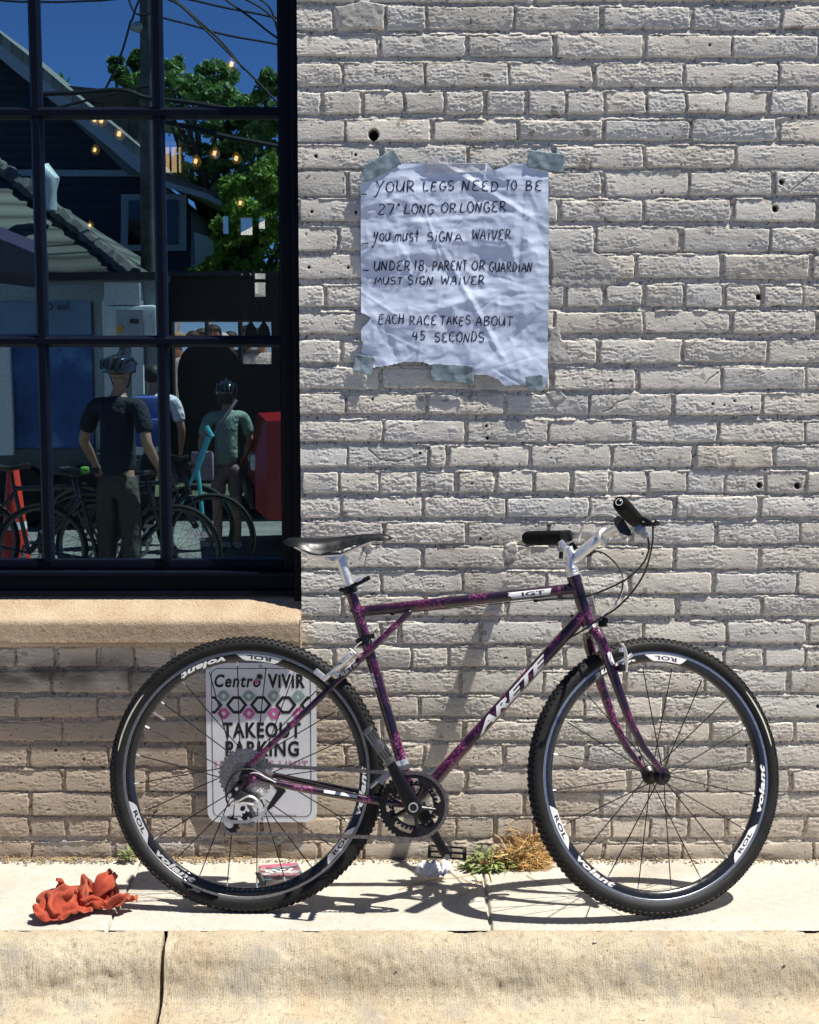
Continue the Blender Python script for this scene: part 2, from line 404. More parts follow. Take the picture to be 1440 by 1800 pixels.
patch([(966,440),(1035,434),(1062,448),(1080,470),(1090,498),(1060,503),(970,503)], .006, 1)
patch([(588,8),(632,0),(678,5),(676,48),(640,52),(600,50)], .010, 2)
patch([(963,575),(985,572),(988,595),(1003,602),(1004,635),(962,640)], .008, 3)
patch([(886,955),(905,950),(913,965),(905,985),(888,984)], .012, 4)
patch([(637,952),(650,950),(659,962),(650,972),(640,966)], .010, 5)
patch([(955,690),(985,680),(1000,700),(975,712)], .006, 6)
H[:, xs >= WIN_R] *= 1
V = np.stack([X, -H, Z], -1).reshape(-1, 3); Q = gridq(len(xs), len(zs))
qc = V[Q].mean(1)
Q = Q[~((qc[:, 0] < WIN_R) & (qc[:, 0] > WIN_L) & (qc[:, 2] > SILL_B+.01) & (qc[:, 2] < WIN_T))]
m = NM('painted_brick'); at = m.n('ShaderNodeAttribute', attribute_name='col')
sp = m.noise(420, 3, .6); m.base(m.mix(1., at.outputs['Color'], m.ramp(sp, [(.25, (.78, .78, .78)), (.5, (1, 1, 1)), (.75, (1.12, 1.12, 1.12))]), 'MULTIPLY'))
m.set(Roughness=.72); m.b.inputs['Specular IOR Level'].default_value = .3
m.bump(m.math('ADD', m.noise(330, 4, .65), m.math('MULTIPLY', m.noise(900, 2), .5)), .85, .0022)
brick_mat = m.mat
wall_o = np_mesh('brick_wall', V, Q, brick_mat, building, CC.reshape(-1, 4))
# return of the masonry at the right jamb, and the rest of the shell (sides and roof edge)
mb = MB()
jz = zs[(zs > SILL_T-.08) & (zs < WIN_T)][::4]; jcol = np.argmin(np.abs(xs-WIN_R)); jh = H[:, jcol][(zs > SILL_T-.08) & (zs < WIN_T)][::4]
mb.grid([[(WIN_R, -float(h_), float(z_)) for z_, h_ in zip(jz, jh)], [(WIN_R+.001, .06, float(z_)) for z_ in jz], [(WIN_R+.002, .35, float(z_)) for z_ in jz]])
mb.build('window_jamb', simple('jamb_paint', (.5, .48, .46), .8, bump=.4, bscale=150), building)
mb = MB(); mb.box((4.65, 3.08, 2.9), (.1, 5.9, 6.2)); mb.box((-5.25, 3.08, 2.9), (.1, 5.9, 6.2)); mb.box((-.3, 3.05, 6.05), (10, 6.1, .12))
mb.build('shell', simple('dark_masonry', (.12, .11, .10), .9), building)

# ---- stone sill
sx = np.concatenate([np.arange(-3.2, -1.22, .04), np.arange(-1.22, WIN_R, .0045), [WIN_R-.0005]])
prof = [(.10, .752), (.06, .742), (.02, .722), (-.02, .703), (-.036, .694), (-.043, .688), (-.046, .680), (-.046, .66), (-.0455, .64), (-.046, .626), (-.042, .619), (-.034, .616), (.02, .616)]
pp = []
for (a, b) in zip(prof[:-1], prof[1:]):
    n = max(1, int(math.hypot(b[0]-a[0], b[1]-a[1])/.0045)); pp += [(a[0]+(b[0]-a[0])*i/n, a[1]+(b[1]-a[1])*i/n) for i in range(n)]
pp.append(prof[-1]); pa = np.array(pp)
PX, PI = np.meshgrid(sx, np.arange(len(pp))); py_, pz_ = pa[PI, 0], pa[PI, 1]
d = .0005*fbm(PX*30, PI*.25, 301, 3)+.0006*fbm(PX*110, PI*.6, 311, 2)
spall = sstep(.42, .5, fbm(PX*9+3, PI*.04, 321, 2))*sstep(.632, .626, pz_); d = d-.003*spall
V2 = np.stack([PX, py_-d*(py_ < 0), pz_+d*(py_ > -.04)], -1).reshape(-1, 3)
m = NM('sill_limestone'); n1 = m.noise(7, 5, .6); n2 = m.noise(230, 4, .7)
c = m.mix(m.ramp(n2, [(.35, (0,)*3), (.62, (1,)*3)]), m.ramp(n1, [(.3, (.30, .19, .11)), (.65, (.47, .35, .22))]), m.ramp(n1, [(.3, (.52, .39, .26)), (.7, (.64, .53, .38))]))
m.base(c); m.set(Roughness=.9); m.bump(m.math('ADD', n2, m.noise(110, 4, .7)), 1., .0030)
sill = np_mesh('stone_sill', V2, gridq(len(sx), len(pp)), m.mat, building)
mb = MB(); mb.prism([(y_, z_) for y_, z_ in prof], WIN_R-.0005, WIN_R-.003); mb.xf(lambda v: Vector((v.y, v.x, v.z))); mb.build('sill_end', m.mat, sill)

# ---- black steel window
navy = NM('black_window_paint'); n1 = navy.noise(30, 3); navy.base(navy.ramp(n1, [(.3, (.0015, .003, .009)), (.7, (.003, .005, .014))])); navy.set(Roughness=.45); navy.bump(navy.noise(400, 3), .25, .0008)
navy.b.inputs['Specular IOR Level'].default_value = .14
mb = MB()
YF = .062                                     # front of the fixed frame
xr = wallp(497, 985, YF).x                    # inner edge of the right stile
zb1 = wallp(400, 985, YF).z
# right stile: outer flat, quirk, inner flat
mb.box(((WIN_R+xr)/2-.004, YF+.03, 2.35), (WIN_R-xr-.008, .06, 3.4), bev=.004)
mb.box((WIN_R-.011, YF-.002, 2.35), (.022, .05, 3.4), bev=.003)
# bottom rail
zf = wallp(400, 1046, YF).z; zr = wallp(400, 1003, YF).z
mb.box(((WIN_R+WIN_L)/2, YF+.028, (zf+zr)/2), (WIN_R-WIN_L-.004, .07, zr-zf), bev=.004)
mb.box(((xr+WIN_L)/2, YF+.034, (zb1+zr)/2+.001), (xr-WIN_L, .046, zb1-zr), bev=.004)
mb.box(((WIN_R+WIN_L)/2, YF-.012, zr-.006), (WIN_R-WIN_L-.03, .03, .010), bev=.003)
mb.box(((WIN_R+WIN_L)/2, YF-.006, zf+.008), (WIN_R-WIN_L-.006, .03, .016), bev=.003)
mb.box(((WIN_R+WIN_L)/2, YF+.03, WIN_T-.03), (WIN_R-WIN_L, .07, .06)); mb.box((WIN_L+.03, YF+.03, 2.35), (.06, .07, 3.3))
frame_o = mb.build('window_frame', navy.mat, building)
PW = .331
mx = [-.680-PW*i+.002*i for i in range(0, 7)]; mz = [wallp(400, 197, YF).z, wallp(400, 600, YF).z, 0]; mz[2] = 2*mz[0]-mz[1]
mb = MB(); bw = .014
def bar_v(x):
    mb.prism([(x-.016, YF+.036), (x-.016, YF+.018), (x-.008, YF+.004), (x+.008, YF+.004), (x+.016, YF+.018), (x+.016, YF+.036)], zb1-.006, 3.95)
pre = len(mb.v)
for x in mx: bar_v(x)
mb.xf(lambda v: Vector((v.x, v.z, v.y)))
for zc in mz:
    o = [(YF+.034, zc-.016), (YF+.017, zc-.016), (YF+.003, zc-.007), (YF+.003, zc+.007), (YF+.017, zc+.016), (YF+.034, zc+.016)]
    vs = [(WIN_L+.05, a, b) for a, b in o]+[(xr+.004, a, b) for a, b in o]; n = 6
    mb.add(vs, [tuple(range(n)), tuple(range(2*n-1, n-1, -1))]+[(i, i+n, (i+1) % n+n, (i+1) % n) for i in range(n)])
mb.build('muntin', navy.mat, frame_o)
# glass: a coated pane that mirrors the street and lets the dark room show through
g = bpy.data.materials.new('window_glass'); g.use_nodes = True; t = g.node_tree; t.nodes.clear()
out = t.nodes.new('ShaderNodeOutputMaterial'); mx_ = t.nodes.new('ShaderNodeMixShader'); gl = t.nodes.new('ShaderNodeBsdfGlossy'); tr = t.nodes.new('ShaderNodeBsdfTransparent')
mx_.inputs[0].default_value = .68; gl.inputs['Roughness'].default_value = .0; gl.inputs['Color'].default_value = (.60, .88, 1, 1); tr.inputs[0].default_value = (.95, 1, .97, 1)
t.links.new(tr.outputs[0], mx_.inputs[1]); t.links.new(gl.outputs[0], mx_.inputs[2]); t.links.new(mx_.outputs[0], out.inputs[0])
GLASS = g
bn = t.nodes.new('ShaderNodeBump'); bn.inputs['Strength'].default_value = .006; bn.inputs['Distance'].default_value = .01; wn = t.nodes.new('ShaderNodeTexNoise'); wn.inputs['Scale'].default_value = 5; wn.inputs['Detail'].default_value = 1; tc = t.nodes.new('ShaderNodeTexCoord'); t.links.new(tc.outputs['Object'], wn.inputs['Vector']); t.links.new(wn.outputs['Fac'], bn.inputs['Height']); t.links.new(bn.outputs[0], gl.inputs['Normal'])
xe = [xr]+mx; ze = [zb1-.004]+[mz[1], mz[0], mz[2], 3.95]
for i in range(len(xe)-1):
    for j in range(4):
        a, b, c0, c1 = xe[i+1]+.004, xe[i]-.004, ze[j]+.003, ze[j+1]-.003
        mb = MB(); mb.add([(a, GLASS_Y, c0), (b, GLASS_Y, c0), (b, GLASS_Y, c1), (a, GLASS_Y, c1)], [(0, 1, 2, 3)])
        mb.build('pane', GLASS, frame_o, fix=False)

# ================================================================== ROOM behind the window
room = MB(); RY = 6.0
def holes_wall(mb, x0, x1, z0, z1, hs, y, th):
    xx = sorted({x0, x1, *[h[0] for h in hs], *[h[1] for h in hs]}); zz = sorted({z0, z1, *[h[2] for h in hs], *[h[3] for h in hs]})
    for a, b in zip(xx[:-1], xx[1:]):
        for c, d_ in zip(zz[:-1], zz[1:]):
            mx0, mz0 = (a+b)/2, (c+d_)/2
            if not any(h[0] < mx0 < h[1] and h[2] < mz0 < h[3] for h in hs): mb.box((mx0, y, mz0), (b-a, th, d_-c))
def bk(px0, py0, px1, py1):
    a = wallp(px0, py1, RY); b = wallp(px1, py0, RY); return (a.x, b.x, a.z, b.z)
HO = [bk(307, 566, 362, 700), bk(367, 566, 420, 700), bk(426, 566, 478, 640), bk(391, 379, 403, 412), bk(422, 382, 445, 414), bk(454, 382, 467, 403), bk(424, 480, 443, 491), bk(447, 480, 468, 491), bk(424, 496, 443, 526), bk(447, 496, 468, 522)]
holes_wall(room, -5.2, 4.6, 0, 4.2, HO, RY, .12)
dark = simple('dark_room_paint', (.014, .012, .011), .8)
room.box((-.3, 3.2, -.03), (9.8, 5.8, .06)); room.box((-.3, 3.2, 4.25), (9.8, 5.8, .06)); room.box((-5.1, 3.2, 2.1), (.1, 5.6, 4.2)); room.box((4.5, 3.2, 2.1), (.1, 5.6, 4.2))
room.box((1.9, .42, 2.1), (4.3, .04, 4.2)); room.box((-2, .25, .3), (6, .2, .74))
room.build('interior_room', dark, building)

# ================================================================== GROUND
def concrete(name, c0, c1, bs=.5, stain=None, comb=False):
    m = NM(name); n1 = m.noise(3.5, 6, .62); n2 = m.noise(260, 4, .7); n3 = m.noise(36, 4, .65)
    c = m.ramp(n1, [(.32, c0), (.68, c1)])
    c = m.mix(1., c, m.ramp(n2, [(.30, (.58, .57, .55)), (.5, (1, 1, 1)), (.70, (1.22, 1.21, 1.19))]), 'MULTIPLY')
    c = m.mix(1., c, m.ramp(n3, [(.25, (.86, .85, .83)), (.6, (1.03, 1.03, 1.03))]), 'MULTIPLY')
    sp = m.noise(120, 2); c = m.mix(m.ramp(sp, [(.70, (0,)*3), (.76, (1,)*3)]), c, (.16, .15, .14))
    if comb:
        pt = m.noise(70, 5, .75); c = m.mix(m.ramp(pt, [(.56, (0,)*3), (.66, (.8,)*3)]), c, (.22, .185, .13)); pw = m.noise(55, 5, .75, stretch=(1, .7, .7)); c = m.mix(m.ramp(pw, [(.60, (0,)*3), (.70, (.7,)*3)]), c, (.72, .66, .54))
    else:
        d1 = m.noise(2.2, 5, .7); c = m.mix(m.ramp(d1, [(.52, (0,)*3), (.70, (.45,)*3)]), c, (.33, .29, .23)); d2 = m.noise(16, 4, .7); c = m.mix(m.ramp(d2, [(.63, (0,)*3), (.70, (.6,)*3)]), c, (.30, .26, .20))
    if stain:
        n4 = m.noise(9, 6, .7, stretch=(1, 1, 1)); c = m.mix(m.ramp(n4, [(.50, (0,)*3), (.68, (.75,)*3)]), c, stain)
        n5 = m.noise(5, 5, .7); c = m.mix(m.ramp(n5, [(.55, (0,)*3), (.72, (.5,)*3)]), c, (.40, .26, .14))
    m.base(c); m.set(Roughness=.92); m.b.inputs['Specular IOR Level'].default_value = .2
    h = m.math('ADD', n2, m.math('MULTIPLY', n3, .8))
    if comb: h = m.math('ADD', h, m.math('MULTIPLY', m.noise(300, 3, .6, stretch=(1, .12, .12)), 1.6))
    m.bump(h, bs, .002); return m.mat
walk_mat = concrete('sidewalk_concrete', (.49, .46, .40), (.59, .56, .49), .35)
kerb_mat = concrete('kerb_concrete', (.46, .38, .265), (.60, .525, .39), .95, stain=(.34, .31, .265), comb=True)
JX = [gnd(856, 1580).x, gnd(215, 1580).x]; JX = sorted(JX+[JX[0]+.98*i for i in (1, 2, 3, 4)]+[min(JX)-.95*i for i in (1, 2, 3, 4)])
gx = np.unique(np.concatenate([np.arange(-30, -1.3, .25), np.arange(-1.3, 1.4, .006), np.arange(1.4, 30, .25)]+[np.array([j-.006, j-.004, j-.002, j, j+.002, j+.004, j+.006]) for j in JX]))
gy = np.concatenate([np.arange(-.538, .0, .006), [.006, .05]])
GX, GYY = np.meshgrid(gx, gy)
hz = .0016*fbm(GX*5, GYY*5, 401, 3)+.0006*fbm(GX*60, GYY*60, 411, 2)
for j in JX:
    w_ = .004+.0015*vn(GYY*25, GYY*0+j*9, 5); hz = hz-.012*np.exp(-((GX-j-.002*vn(GYY*18, GYY*0+j, 7))/w_)**4)
hz = hz-.006*sstep(.006, 0, np.abs(GYY+.535))
hz = hz+.006*sstep(-.05, 0, GYY)*(.5+.5*fbm(GX*22, GYY*22, 421, 2))
walk = np_mesh('sidewalk', np.stack([GX, GYY, hz], -1).reshape(-1, 3), gridq(len(gx), len(gy)), walk_mat); setp(walk, kind='structure', label='pale concrete sidewalk along the foot of the brick wall')
kp = [(-.539, -.001), (-.56, .000), (-.585, -.003), (-.605, -.010), (-.622, -.021), (-.636, -.036), (-.648, -.056), (-.657, -.078), (-.666, -.100), (-.678, -.118), (-.697, -.130), (-.73, -.136), (-.80, -.141), (-1.0, -.152), (-1.05, -.158)]
kk = []
for a, b in zip(kp[:-1], kp[1:]):
    n = max(1, int(math.hypot(b[0]-a[0], b[1]-a[1])/.006)); kk += [(a[0]+(b[0]-a[0])*i/n, a[1]+(b[1]-a[1])*i/n) for i in range(n)]
kk.append(kp[-1]); ka = np.array(kk)
KX0 = gnd(287, 1680, -.02).x
kx = np.unique(np.concatenate([np.arange(-30, -1.3, .25), np.arange(-1.3, 1.4, .006), np.arange(1.4, 30, .25), KX0+np.arange(-.024, .026, .0013)]))
KX, KI = np.meshgrid(kx, np.arange(len(kk))); ky, kz = ka[KI, 0], ka[KI, 1]
dd = .0028*fbm(KX*9, KI*.12, 431, 3)+.0013*fbm(KX*70, KI*.5, 441, 3)+.0009*vn(KX*190, KI*.35, 451)
dd = dd-.004*sstep(.35, .6, fbm(KX*12, KI*.16, 461, 2))-.0022*sstep(.30, .5, fbm(KX*38, KI*.3, 471, 2))
wj = .0046*(1+.12*vn(KI*.5, KX*0, 3)); dd = dd-.03*np.exp(-((KX-KX0+.010-.017*KI/len(kk))/wj)**6)
tn = np.gradient(ka, axis=0); nn = np.stack([tn[:, 1], -tn[:, 0]], -1); nn /= np.linalg.norm(nn, axis=1)[:, None]; nn *= np.sign(nn[:, 1:2]+1e-9)
kerb = np_mesh('kerb', np.stack([KX, ky+dd*nn[KI, 0], kz+dd*nn[KI, 1]], -1).reshape(-1, 3), gridq(len(kx), len(kk)), kerb_mat); setp(kerb, kind='structure', label='tan concrete kerb and gutter with rounded edge')
# street
asph = simple('asphalt', (.17, .162, .15), .9, var=.3, scale=3, bump=.5, bscale=90)
mb = MB(); mb.grid([[(x_, y_, -.162-.28*min(1, max(0, (-1.04-y_)/1.6))) for x_ in (-120, -30, -12, 0, 12, 30, 120)] for y_ in (-12.6, -9, -6, -4, -2.64, -2, -1.04)]); st_o = mb.build('street', asph); setp(st_o, kind='structure', label='grey asphalt street in front of the building')
mb = MB(); mb.box((0, -67, -.93), (400, 108.8, 1)); mb.box((0, 95, -.12), (400, 172, .1)); gr = mb.build('ground', simple('lawn_soil', (.06, .075, .03), .95, var=.4, scale=2)); setp(gr, kind='structure', label='grass and soil beyond the street')
# ================================================================== THE BICYCLE
LAM, YAW, PSI = .1388, -.0237, .3505
BX, BYC = -.4167, -.4142
ex = Vector((math.cos(YAW), math.sin(YAW), 0)); nw = Vector((-math.sin(YAW), math.cos(YAW), 0)); zz_ = Vector((0, 0, 1))
up_ = zz_*math.cos(LAM)+nw*math.sin(LAM); ey = nw*math.cos(LAM)-zz_*math.sin(LAM); BO = Vector((BX, BYC, 0))
BM = Matrix(((ex.x, ey.x, up_.x, BO.x), (ex.y, ey.y, up_.y, BO.y), (ex.z, ey.z, up_.z, BO.z), (0, 0, 0, 1)))
def bk(px, py, off=0.):
    p = onplane(px, py, BO+ey*off, ey)-BO; return Vector((p.dot(ex), p.dot(ey), p.dot(up_)))
RW = .351
HT_T, HT_B = Vector((.832, 0, .861)), Vector((.871, 0, .737)); SA = (HT_T-HT_B).normalized()
STEER = Matrix.Translation(HT_B) @ Matrix.Rotation(PSI, 4, SA) @ Matrix.Translation(-HT_B)
def st(v): return STEER @ Vector(v)
bike = empty('bicycle', label='purple speckled bicycle with flat bars leaning against the brick wall', cat='bicycle')
bike.matrix_world = BM
# ---- materials
m = NM('speckled_purple_paint')
vo = m.n('ShaderNodeTexVoronoi', Scale=120., feature='DISTANCE_TO_EDGE'); vc = m.coord()
wp = m.n('ShaderNodeMix', data_type='VECTOR'); nz = m.noise(90, 2, out='Color')
ad = m.n('ShaderNodeVectorMath', operation='MULTIPLY_ADD'); m.l(nz, ad.inputs[0]); ad.inputs[1].default_value = (.006,)*3; m.l(vc, ad.inputs[2]); m.l(ad.outputs[0], vo.inputs['Vector'])
vo.inputs['Scale'].default_value = 92
blob = m.ramp(vo.outputs['Distance'], [(.07, (0,)*3), (.16, (1,)*3)])
area = m.ramp(m.noise(14, 3), [(.45, (.02,)*3), (.64, (.9,)*3)])
n2 = m.noise(45, 2); pink = m.ramp(n2, [(.3, (.07, .005, .045)), (.5, (.24, .020, .12)), (.7, (.46, .13, .30))])
darkc = m.ramp(m.noise(9, 2), [(.35, (.007, .003, .014)), (.65, (.022, .003, .018))])
m.base(m.mix(m.math('MULTIPLY', blob, area), darkc, pink)); m.set(Roughness=.28); m.b.inputs['Coat Weight'].default_value = 1; m.b.inputs['Coat Roughness'].default_value = .03
paint = m.mat
m = NM('tyre_rubber'); n = m.noise(22, 4); m.base(m.ramp(n, [(.3, (.007, .007, .0078)), (.7, (.017, .0165, .016))])); m.set(Roughness=.62); m.b.inputs['Specular IOR Level'].default_value = .3; m.bump(m.noise(500, 3), .35, .0008); rubber = m.mat
rim_black = simple('rim_black', (.014, .014, .016), .25, coat=.5)
brake_track = simple('brake_track_aluminium', (.40, .40, .41), .42, 1., .15, 200)
spoke_m = simple('spoke_black', (.02, .02, .02), .3, .6)
# ---- frame
BBc = Vector((.427, 0, .280)); STT = Vector((.281, 0, .767)); STop = bk(614, 1034); TTh = Vector((.847, 0, .829)); DTh = Vector((.862, 0, .766))
mb = MB()
mb.tube([BBc, STT, STop], [.0143, .0143, .0145], 16)
mb.tube([STT+Vector((-.012, 0, -.002)), TTh], .0145, 16); mb.tube([DTh, BBc], .0162, 16)
hd = lambda t: HT_B+(HT_T-HT_B)*t
mb.tube([hd(-.01), hd(.12), hd(.125), hd(.87), hd(.875), hd(1.01)], [.0185, .0185, .0170, .0170, .0185, .0185], 18)
mb.lathe([(.0, -.036), (.020, -.036), (.020, .036), (0, .036)], BBc, 'y', 18)
mb.lathe([(.0172, -.004), (.0178, 0), (.0172, .004)], STT+Vector((-.004, 0, .002)), 'z', 14)
AX = Vector((0, 0, RW))
for s_ in (-1, 1):
    top = Vector((.414, s_*.012, .766)); cr_ = Vector((.262, s_*.022, .62)); bot = Vector((.014, s_*.064, .381))
    mb.tube([top+Vector((.004, 0, .004)), top, cr_, bot], [.004, .0082, .0088, .0068], 12)
    mb.tube([BBc+Vector((-.012, s_*.028, .0)), Vector((.30, s_*.038, .296)), Vector((.13, s_*.058, .326)), Vector((.022, s_*.064, .350))], [.0112, .0112, .0095, .007], 12)
    mb.prism([(.03, .344), (.034, .356), (.018, .366), (.022, .388), (.008, .390), (-.006, .366), (-.012, .352), (-.006, .338), (.006, .336)] if s_ > 0 else [(.03, .344), (.034, .356), (.018, .366), (.022, .388), (.008, .390), (-.006, .366), (-.012, .352), (-.010, .332), (.004, .320), (.012, .334)], s_*.064-.0025, s_*.064+.0025)
mb.tube([Vector((.205, -.03, .565)), Vector((.205, .03, .565))], .006, 10)
mb.lathe([(.006, -.006), (.007, 0), (.006, .006)], Vector((.885, 0, .8)), 'y', 8) if False else None
frame = mb.build('frame', paint, bike)
# cable guides under the top tube, on the down tube
mb = MB()
for px, py in ((690, 1079), (942, 1056), (985, 1051)): mb.box(bk(px, py), (.012, .008, .008), bev=.002)
for px, py in ((994, 1126), (836, 1306), (803, 1342)): mb.box(bk(px, py), (.010, .010, .010), bev=.002)
mb.tube([bk(940, 1055), bk(690, 1079)], .0012, 6); mb.tube([bk(993, 1127), bk(835, 1305), bk(775, 1376)], .0012, 6)
mb.build('cable_guides', black_plastic, frame)
def wrap(a, b, rad, vs, fs, name, mt, parent, t0=0., roll=0., ax=(0, -1, 0), M=None):
    "bend a flat text mesh (s along a->b, t across) on to a tube facing -y"
    a = Vector(a); b = Vector(b); d = (b-a).normalized(); o = Vector(ax); o = (o-d*o.dot(d)).normalized(); u = o.cross(d); 
    if u.z < 0: u = -u
    vs, fs = cut_text(vs, fs, .004, 1)
    P = []
    for s_, t_ in vs:
        an = (t_-t0)/rad+roll; p = a+d*s_+(o*math.cos(an)+u*math.sin(an))*rad
        P.append(M @ p if M else p)
    mb = MB(); mb.add(P, fs); return mb.build(name, mt, parent)
# down tube lettering
a, b = bk(832, 1296, -.016), bk(968, 1151, -.016); Ln = (b-a).length
vs, fs = text2d('ARETE', .03, offset=.0012, shear=.35, space=1.0); vs = fit_text(vs, .012, Ln-.010, -.0115, .0115)
dtl = wrap(BBc+(DTh-BBc).normalized()*((a-BBc).dot((DTh-BBc).normalized())), DTh, .0166, vs, fs, 'frame_lettering', white_paint, frame)
# top tube panel with letters
pa_, pb_ = bk(893, 1050, -.014), bk(966, 1041, -.014); dTT = (TTh-STT).normalized(); s0 = (pa_-STT).dot(dTT); s1 = (pb_-STT).dot(dTT)
pan = [(.012, -.0085), (s1-s0, -.0085), (s1-s0+.006, .0085), (.0, .0085), (.006, .005), (.0, .001), (.007, -.003)]
a0 = STT+dTT*s0
wrap(a0, TTh, .0149, pan, [tuple(range(len(pan)))], 'top_tube_panel', white_paint, frame)
vs, fs = text2d('IGT', .02, offset=.0004); vs = fit_text(vs, .036, s1-s0-.012, -.0052, .0055); wrap(a0, TTh, .0152, vs, fs, 'top_tube_letters', black_print, frame)
for (p, q, nm) in (((668, 1182), (676, 1208), 'a'),):
    a_ = bk(*p, -.014); dd_ = (BBc-STT).normalized(); sa = (a_-STT).dot(dd_)
    for k_ in range(3):
        o_ = [(0, -.006), (.011, -.006), (.011, .003), (0, .003)]; wrap(STT+dd_*(sa+.0135*k_-.004), BBc, .0147, o_, [(0, 1, 2, 3)], 'seat_tube_decal', white_paint, frame, roll=-.55)
dd_ = (Vector((.014, -.064, .381))-Vector((.262, -.022, .62)))
vs, fs = text2d('ARETE', .02, offset=.001, shear=.3); vs = fit_text(vs, 0, .075, -.006, .006); wrap(Vector((.228, -.0255, .589)), Vector((.300, -.0195, .657)), .0092, vs, fs, 'seat_stay_lettering', white_paint, frame, roll=.3)
o_ = [(0, -.004), (.085, -.004), (.085, .004), (0, .004)]; wrap(Vector((.20, -.0495, .3125)), Vector((.30, -.038, .296)), .0116, o_, [(0, 1, 2, 3)], 'chain_stay_guard', white_paint, frame, roll=.45)
# ---- seatpost, clamp, saddle
P0, P1 = bk(615, 1030), bk(599, 984)
mb = MB(); mb.tube([P0-(P1-P0)*.3, P1], .0133, 16); mb.tube([P1-(P1-P0)*.12, P1+(P1-P0)*.12], .0155, 16)
mb.box(P1+Vector((-.018, 0, .008)), (.044, .034, .022), bev=.008); mb.tube([P1+Vector((-.02, -.02, .004)), P1+Vector((-.02, .02, .004))], .008, 12)
mb.build('seatpost', silver, bike)
mb = MB(); ax_ = (STop-STT).normalized()
mb.tube([STop-ax_*.014, STop+ax_*.006], .019, 18); mb.tube([STop+Vector((-.020, -.016, -.004)), STop+Vector((-.020, .016, -.004))], .006, 10)
mb.box(bk(634, 1023, -.024), (.055, .010, .012), Matrix.Rotation(-R(27), 3, 'Y'), bev=.004)
cl = mb.build('seat_clamp', black_metal, bike)
mb = MB(); mb.box(bk(631, 1019, -.0295), (.016, .003, .008), Matrix.Rotation(-R(27), 3, 'Y'), bev=.001); mb.build('lever_tip', silver, cl)
xs_ = np.linspace(0, 1, 34)
def prof_i(px, tab): return np.interp(px, [t[0] for t in tab], [t[1] for t in tab])
topT = [(500, 950), (505, 945.5), (515, 943), (540, 943), (560, 944), (575, 943), (600, 940.5), (630, 937), (655, 935.3), (675, 936.5), (686, 940), (691, 945)]
lowT = [(500, 954), (510, 960), (525, 962), (540, 967), (555, 973), (568, 974), (580, 970), (600, 966), (620, 959), (640, 954), (660, 951), (680, 950), (688, 948), (691, 946)]
wid = [(500, .030), (506, .052), (515, .064), (530, .068), (550, .062), (575, .047), (600, .035), (630, .026), (660, .022), (680, .019), (688, .012), (691, .004)]
P = []
for t_ in np.linspace(0, 1, 44):
    px = 500+191*t_; hw = prof_i(px, wid); zt_ = bk(px, prof_i(px, topT)+1.5); zl_ = bk(px, prof_i(px, lowT), -hw*.9); row = []
    for a in np.linspace(-1, 1, 21):
        y = hw*math.sin(a*math.pi/2); dr = abs(a)
        k_ = (abs(math.sin(a*math.pi/2)))**2.6
        zc = zt_.z-(zt_.z-zl_.z)*k_*(1 if dr > .6 else .8); ch = -.002*math.exp(-(y/.008)**2)*(.2 < t_ < .85)
        row.append(Vector((zt_.x, y, zc+ch)))
    inn = [Vector((v.x, v.y*.9, max(v.z-.004, row[0].z+.004))) for v in row[::-1]]
    P.append(row+inn+[row[0]])
mb = MB(); mb.grid(P); mb.f += [tuple(range(42)), tuple(range(43*43, 43*43+42))[::-1]]; mb.m += [0, 0]
sad = simple('saddle_cover', (.010, .011, .014), .36, bump=.08, bscale=900, spec=.25)
saddle = mb.build('saddle', sad, bike, sharp=60)
mb = MB()
for s_ in (-1, 1): mb.tube([bk(520, 958)+Vector((0, s_*.035, -.004)), bk(545, 973)+Vector((0, s_*.026, -.002)), bk(563, 977)+Vector((0, s_*.022, 0)), bk(600, 975)+Vector((0, s_*.021, .0)), bk(640, 957)+Vector((0, s_*.018, .0)), bk(668, 948)+Vector((0, s_*.010, .004))], .0037, 8)
mb.build('saddle_rail', silver, saddle)
vs, fs = text2d('WTB', .02, offset=.0006); vs = fit_text(vs, 0, .030, 0, .008)
p0 = bk(577, 969, -.047); mb = MB(); mb.add([p0+Vector((x, -.0045+(.030-z_)*-.02, z_)) for x, z_ in vs], fs); mb.build('saddle_lettering', black_print, saddle)
# ---- wheels
def ring_xyz(rad, ang, y): return Vector((rad*math.cos(ang), y, rad*math.sin(ang)))
def knobby(n_side, seed):
    mb = MB(); rt = .0195; rc = .3305
    prof = [(rc+rt*math.cos(a), rt*math.sin(a)*1.02) for a in np.linspace(-2.55, 2.55, 22)]
    mb.lathe(prof, n=112, cap=False)
    def block(ang, tilt, la, lt, h):
        c = Vector((rc+rt*math.cos(tilt), rt*math.sin(tilt)*1.02, 0)); o = Vector((math.cos(tilt), math.sin(tilt), 0)); t = Vector((-math.sin(tilt), math.cos(tilt), 0)); q = []
        for du in (-1, 1):
            for dv in (-1, 1):
                for hh in (-.002, h):
                    k_ = .8 if hh > 0 else 1
                    p = c+o*hh+t*(dv*lt*k_/2); q.append((p, du*la*k_/2/p.x))
        pts = []
        for p, da in q: pts.append(Vector((p.x*math.cos(ang+da), p.y, p.x*math.sin(ang+da))))
        mb.add(pts, [(0, 1, 3, 2), (4, 6, 7, 5), (0, 4, 5, 1), (2, 3, 7, 6), (0, 2, 6, 4), (1, 5, 7, 3)])
    for i in range(n_side):
        a = 2*math.pi*i/n_side; da = math.pi/n_side
        for s_ in (-1, 1):
            block(a+(da if s_ > 0 else 0), s_*.90, .0082, .0055, .0026); block(a+da*1.1+(da if s_ > 0 else 0), s_*.58, .0060, .0050, .0026)
            block(a+da*.4, s_*.28, .0055, .0045, .0024)
        block(a, 0, .0055, .0042, .0024)
    return mb
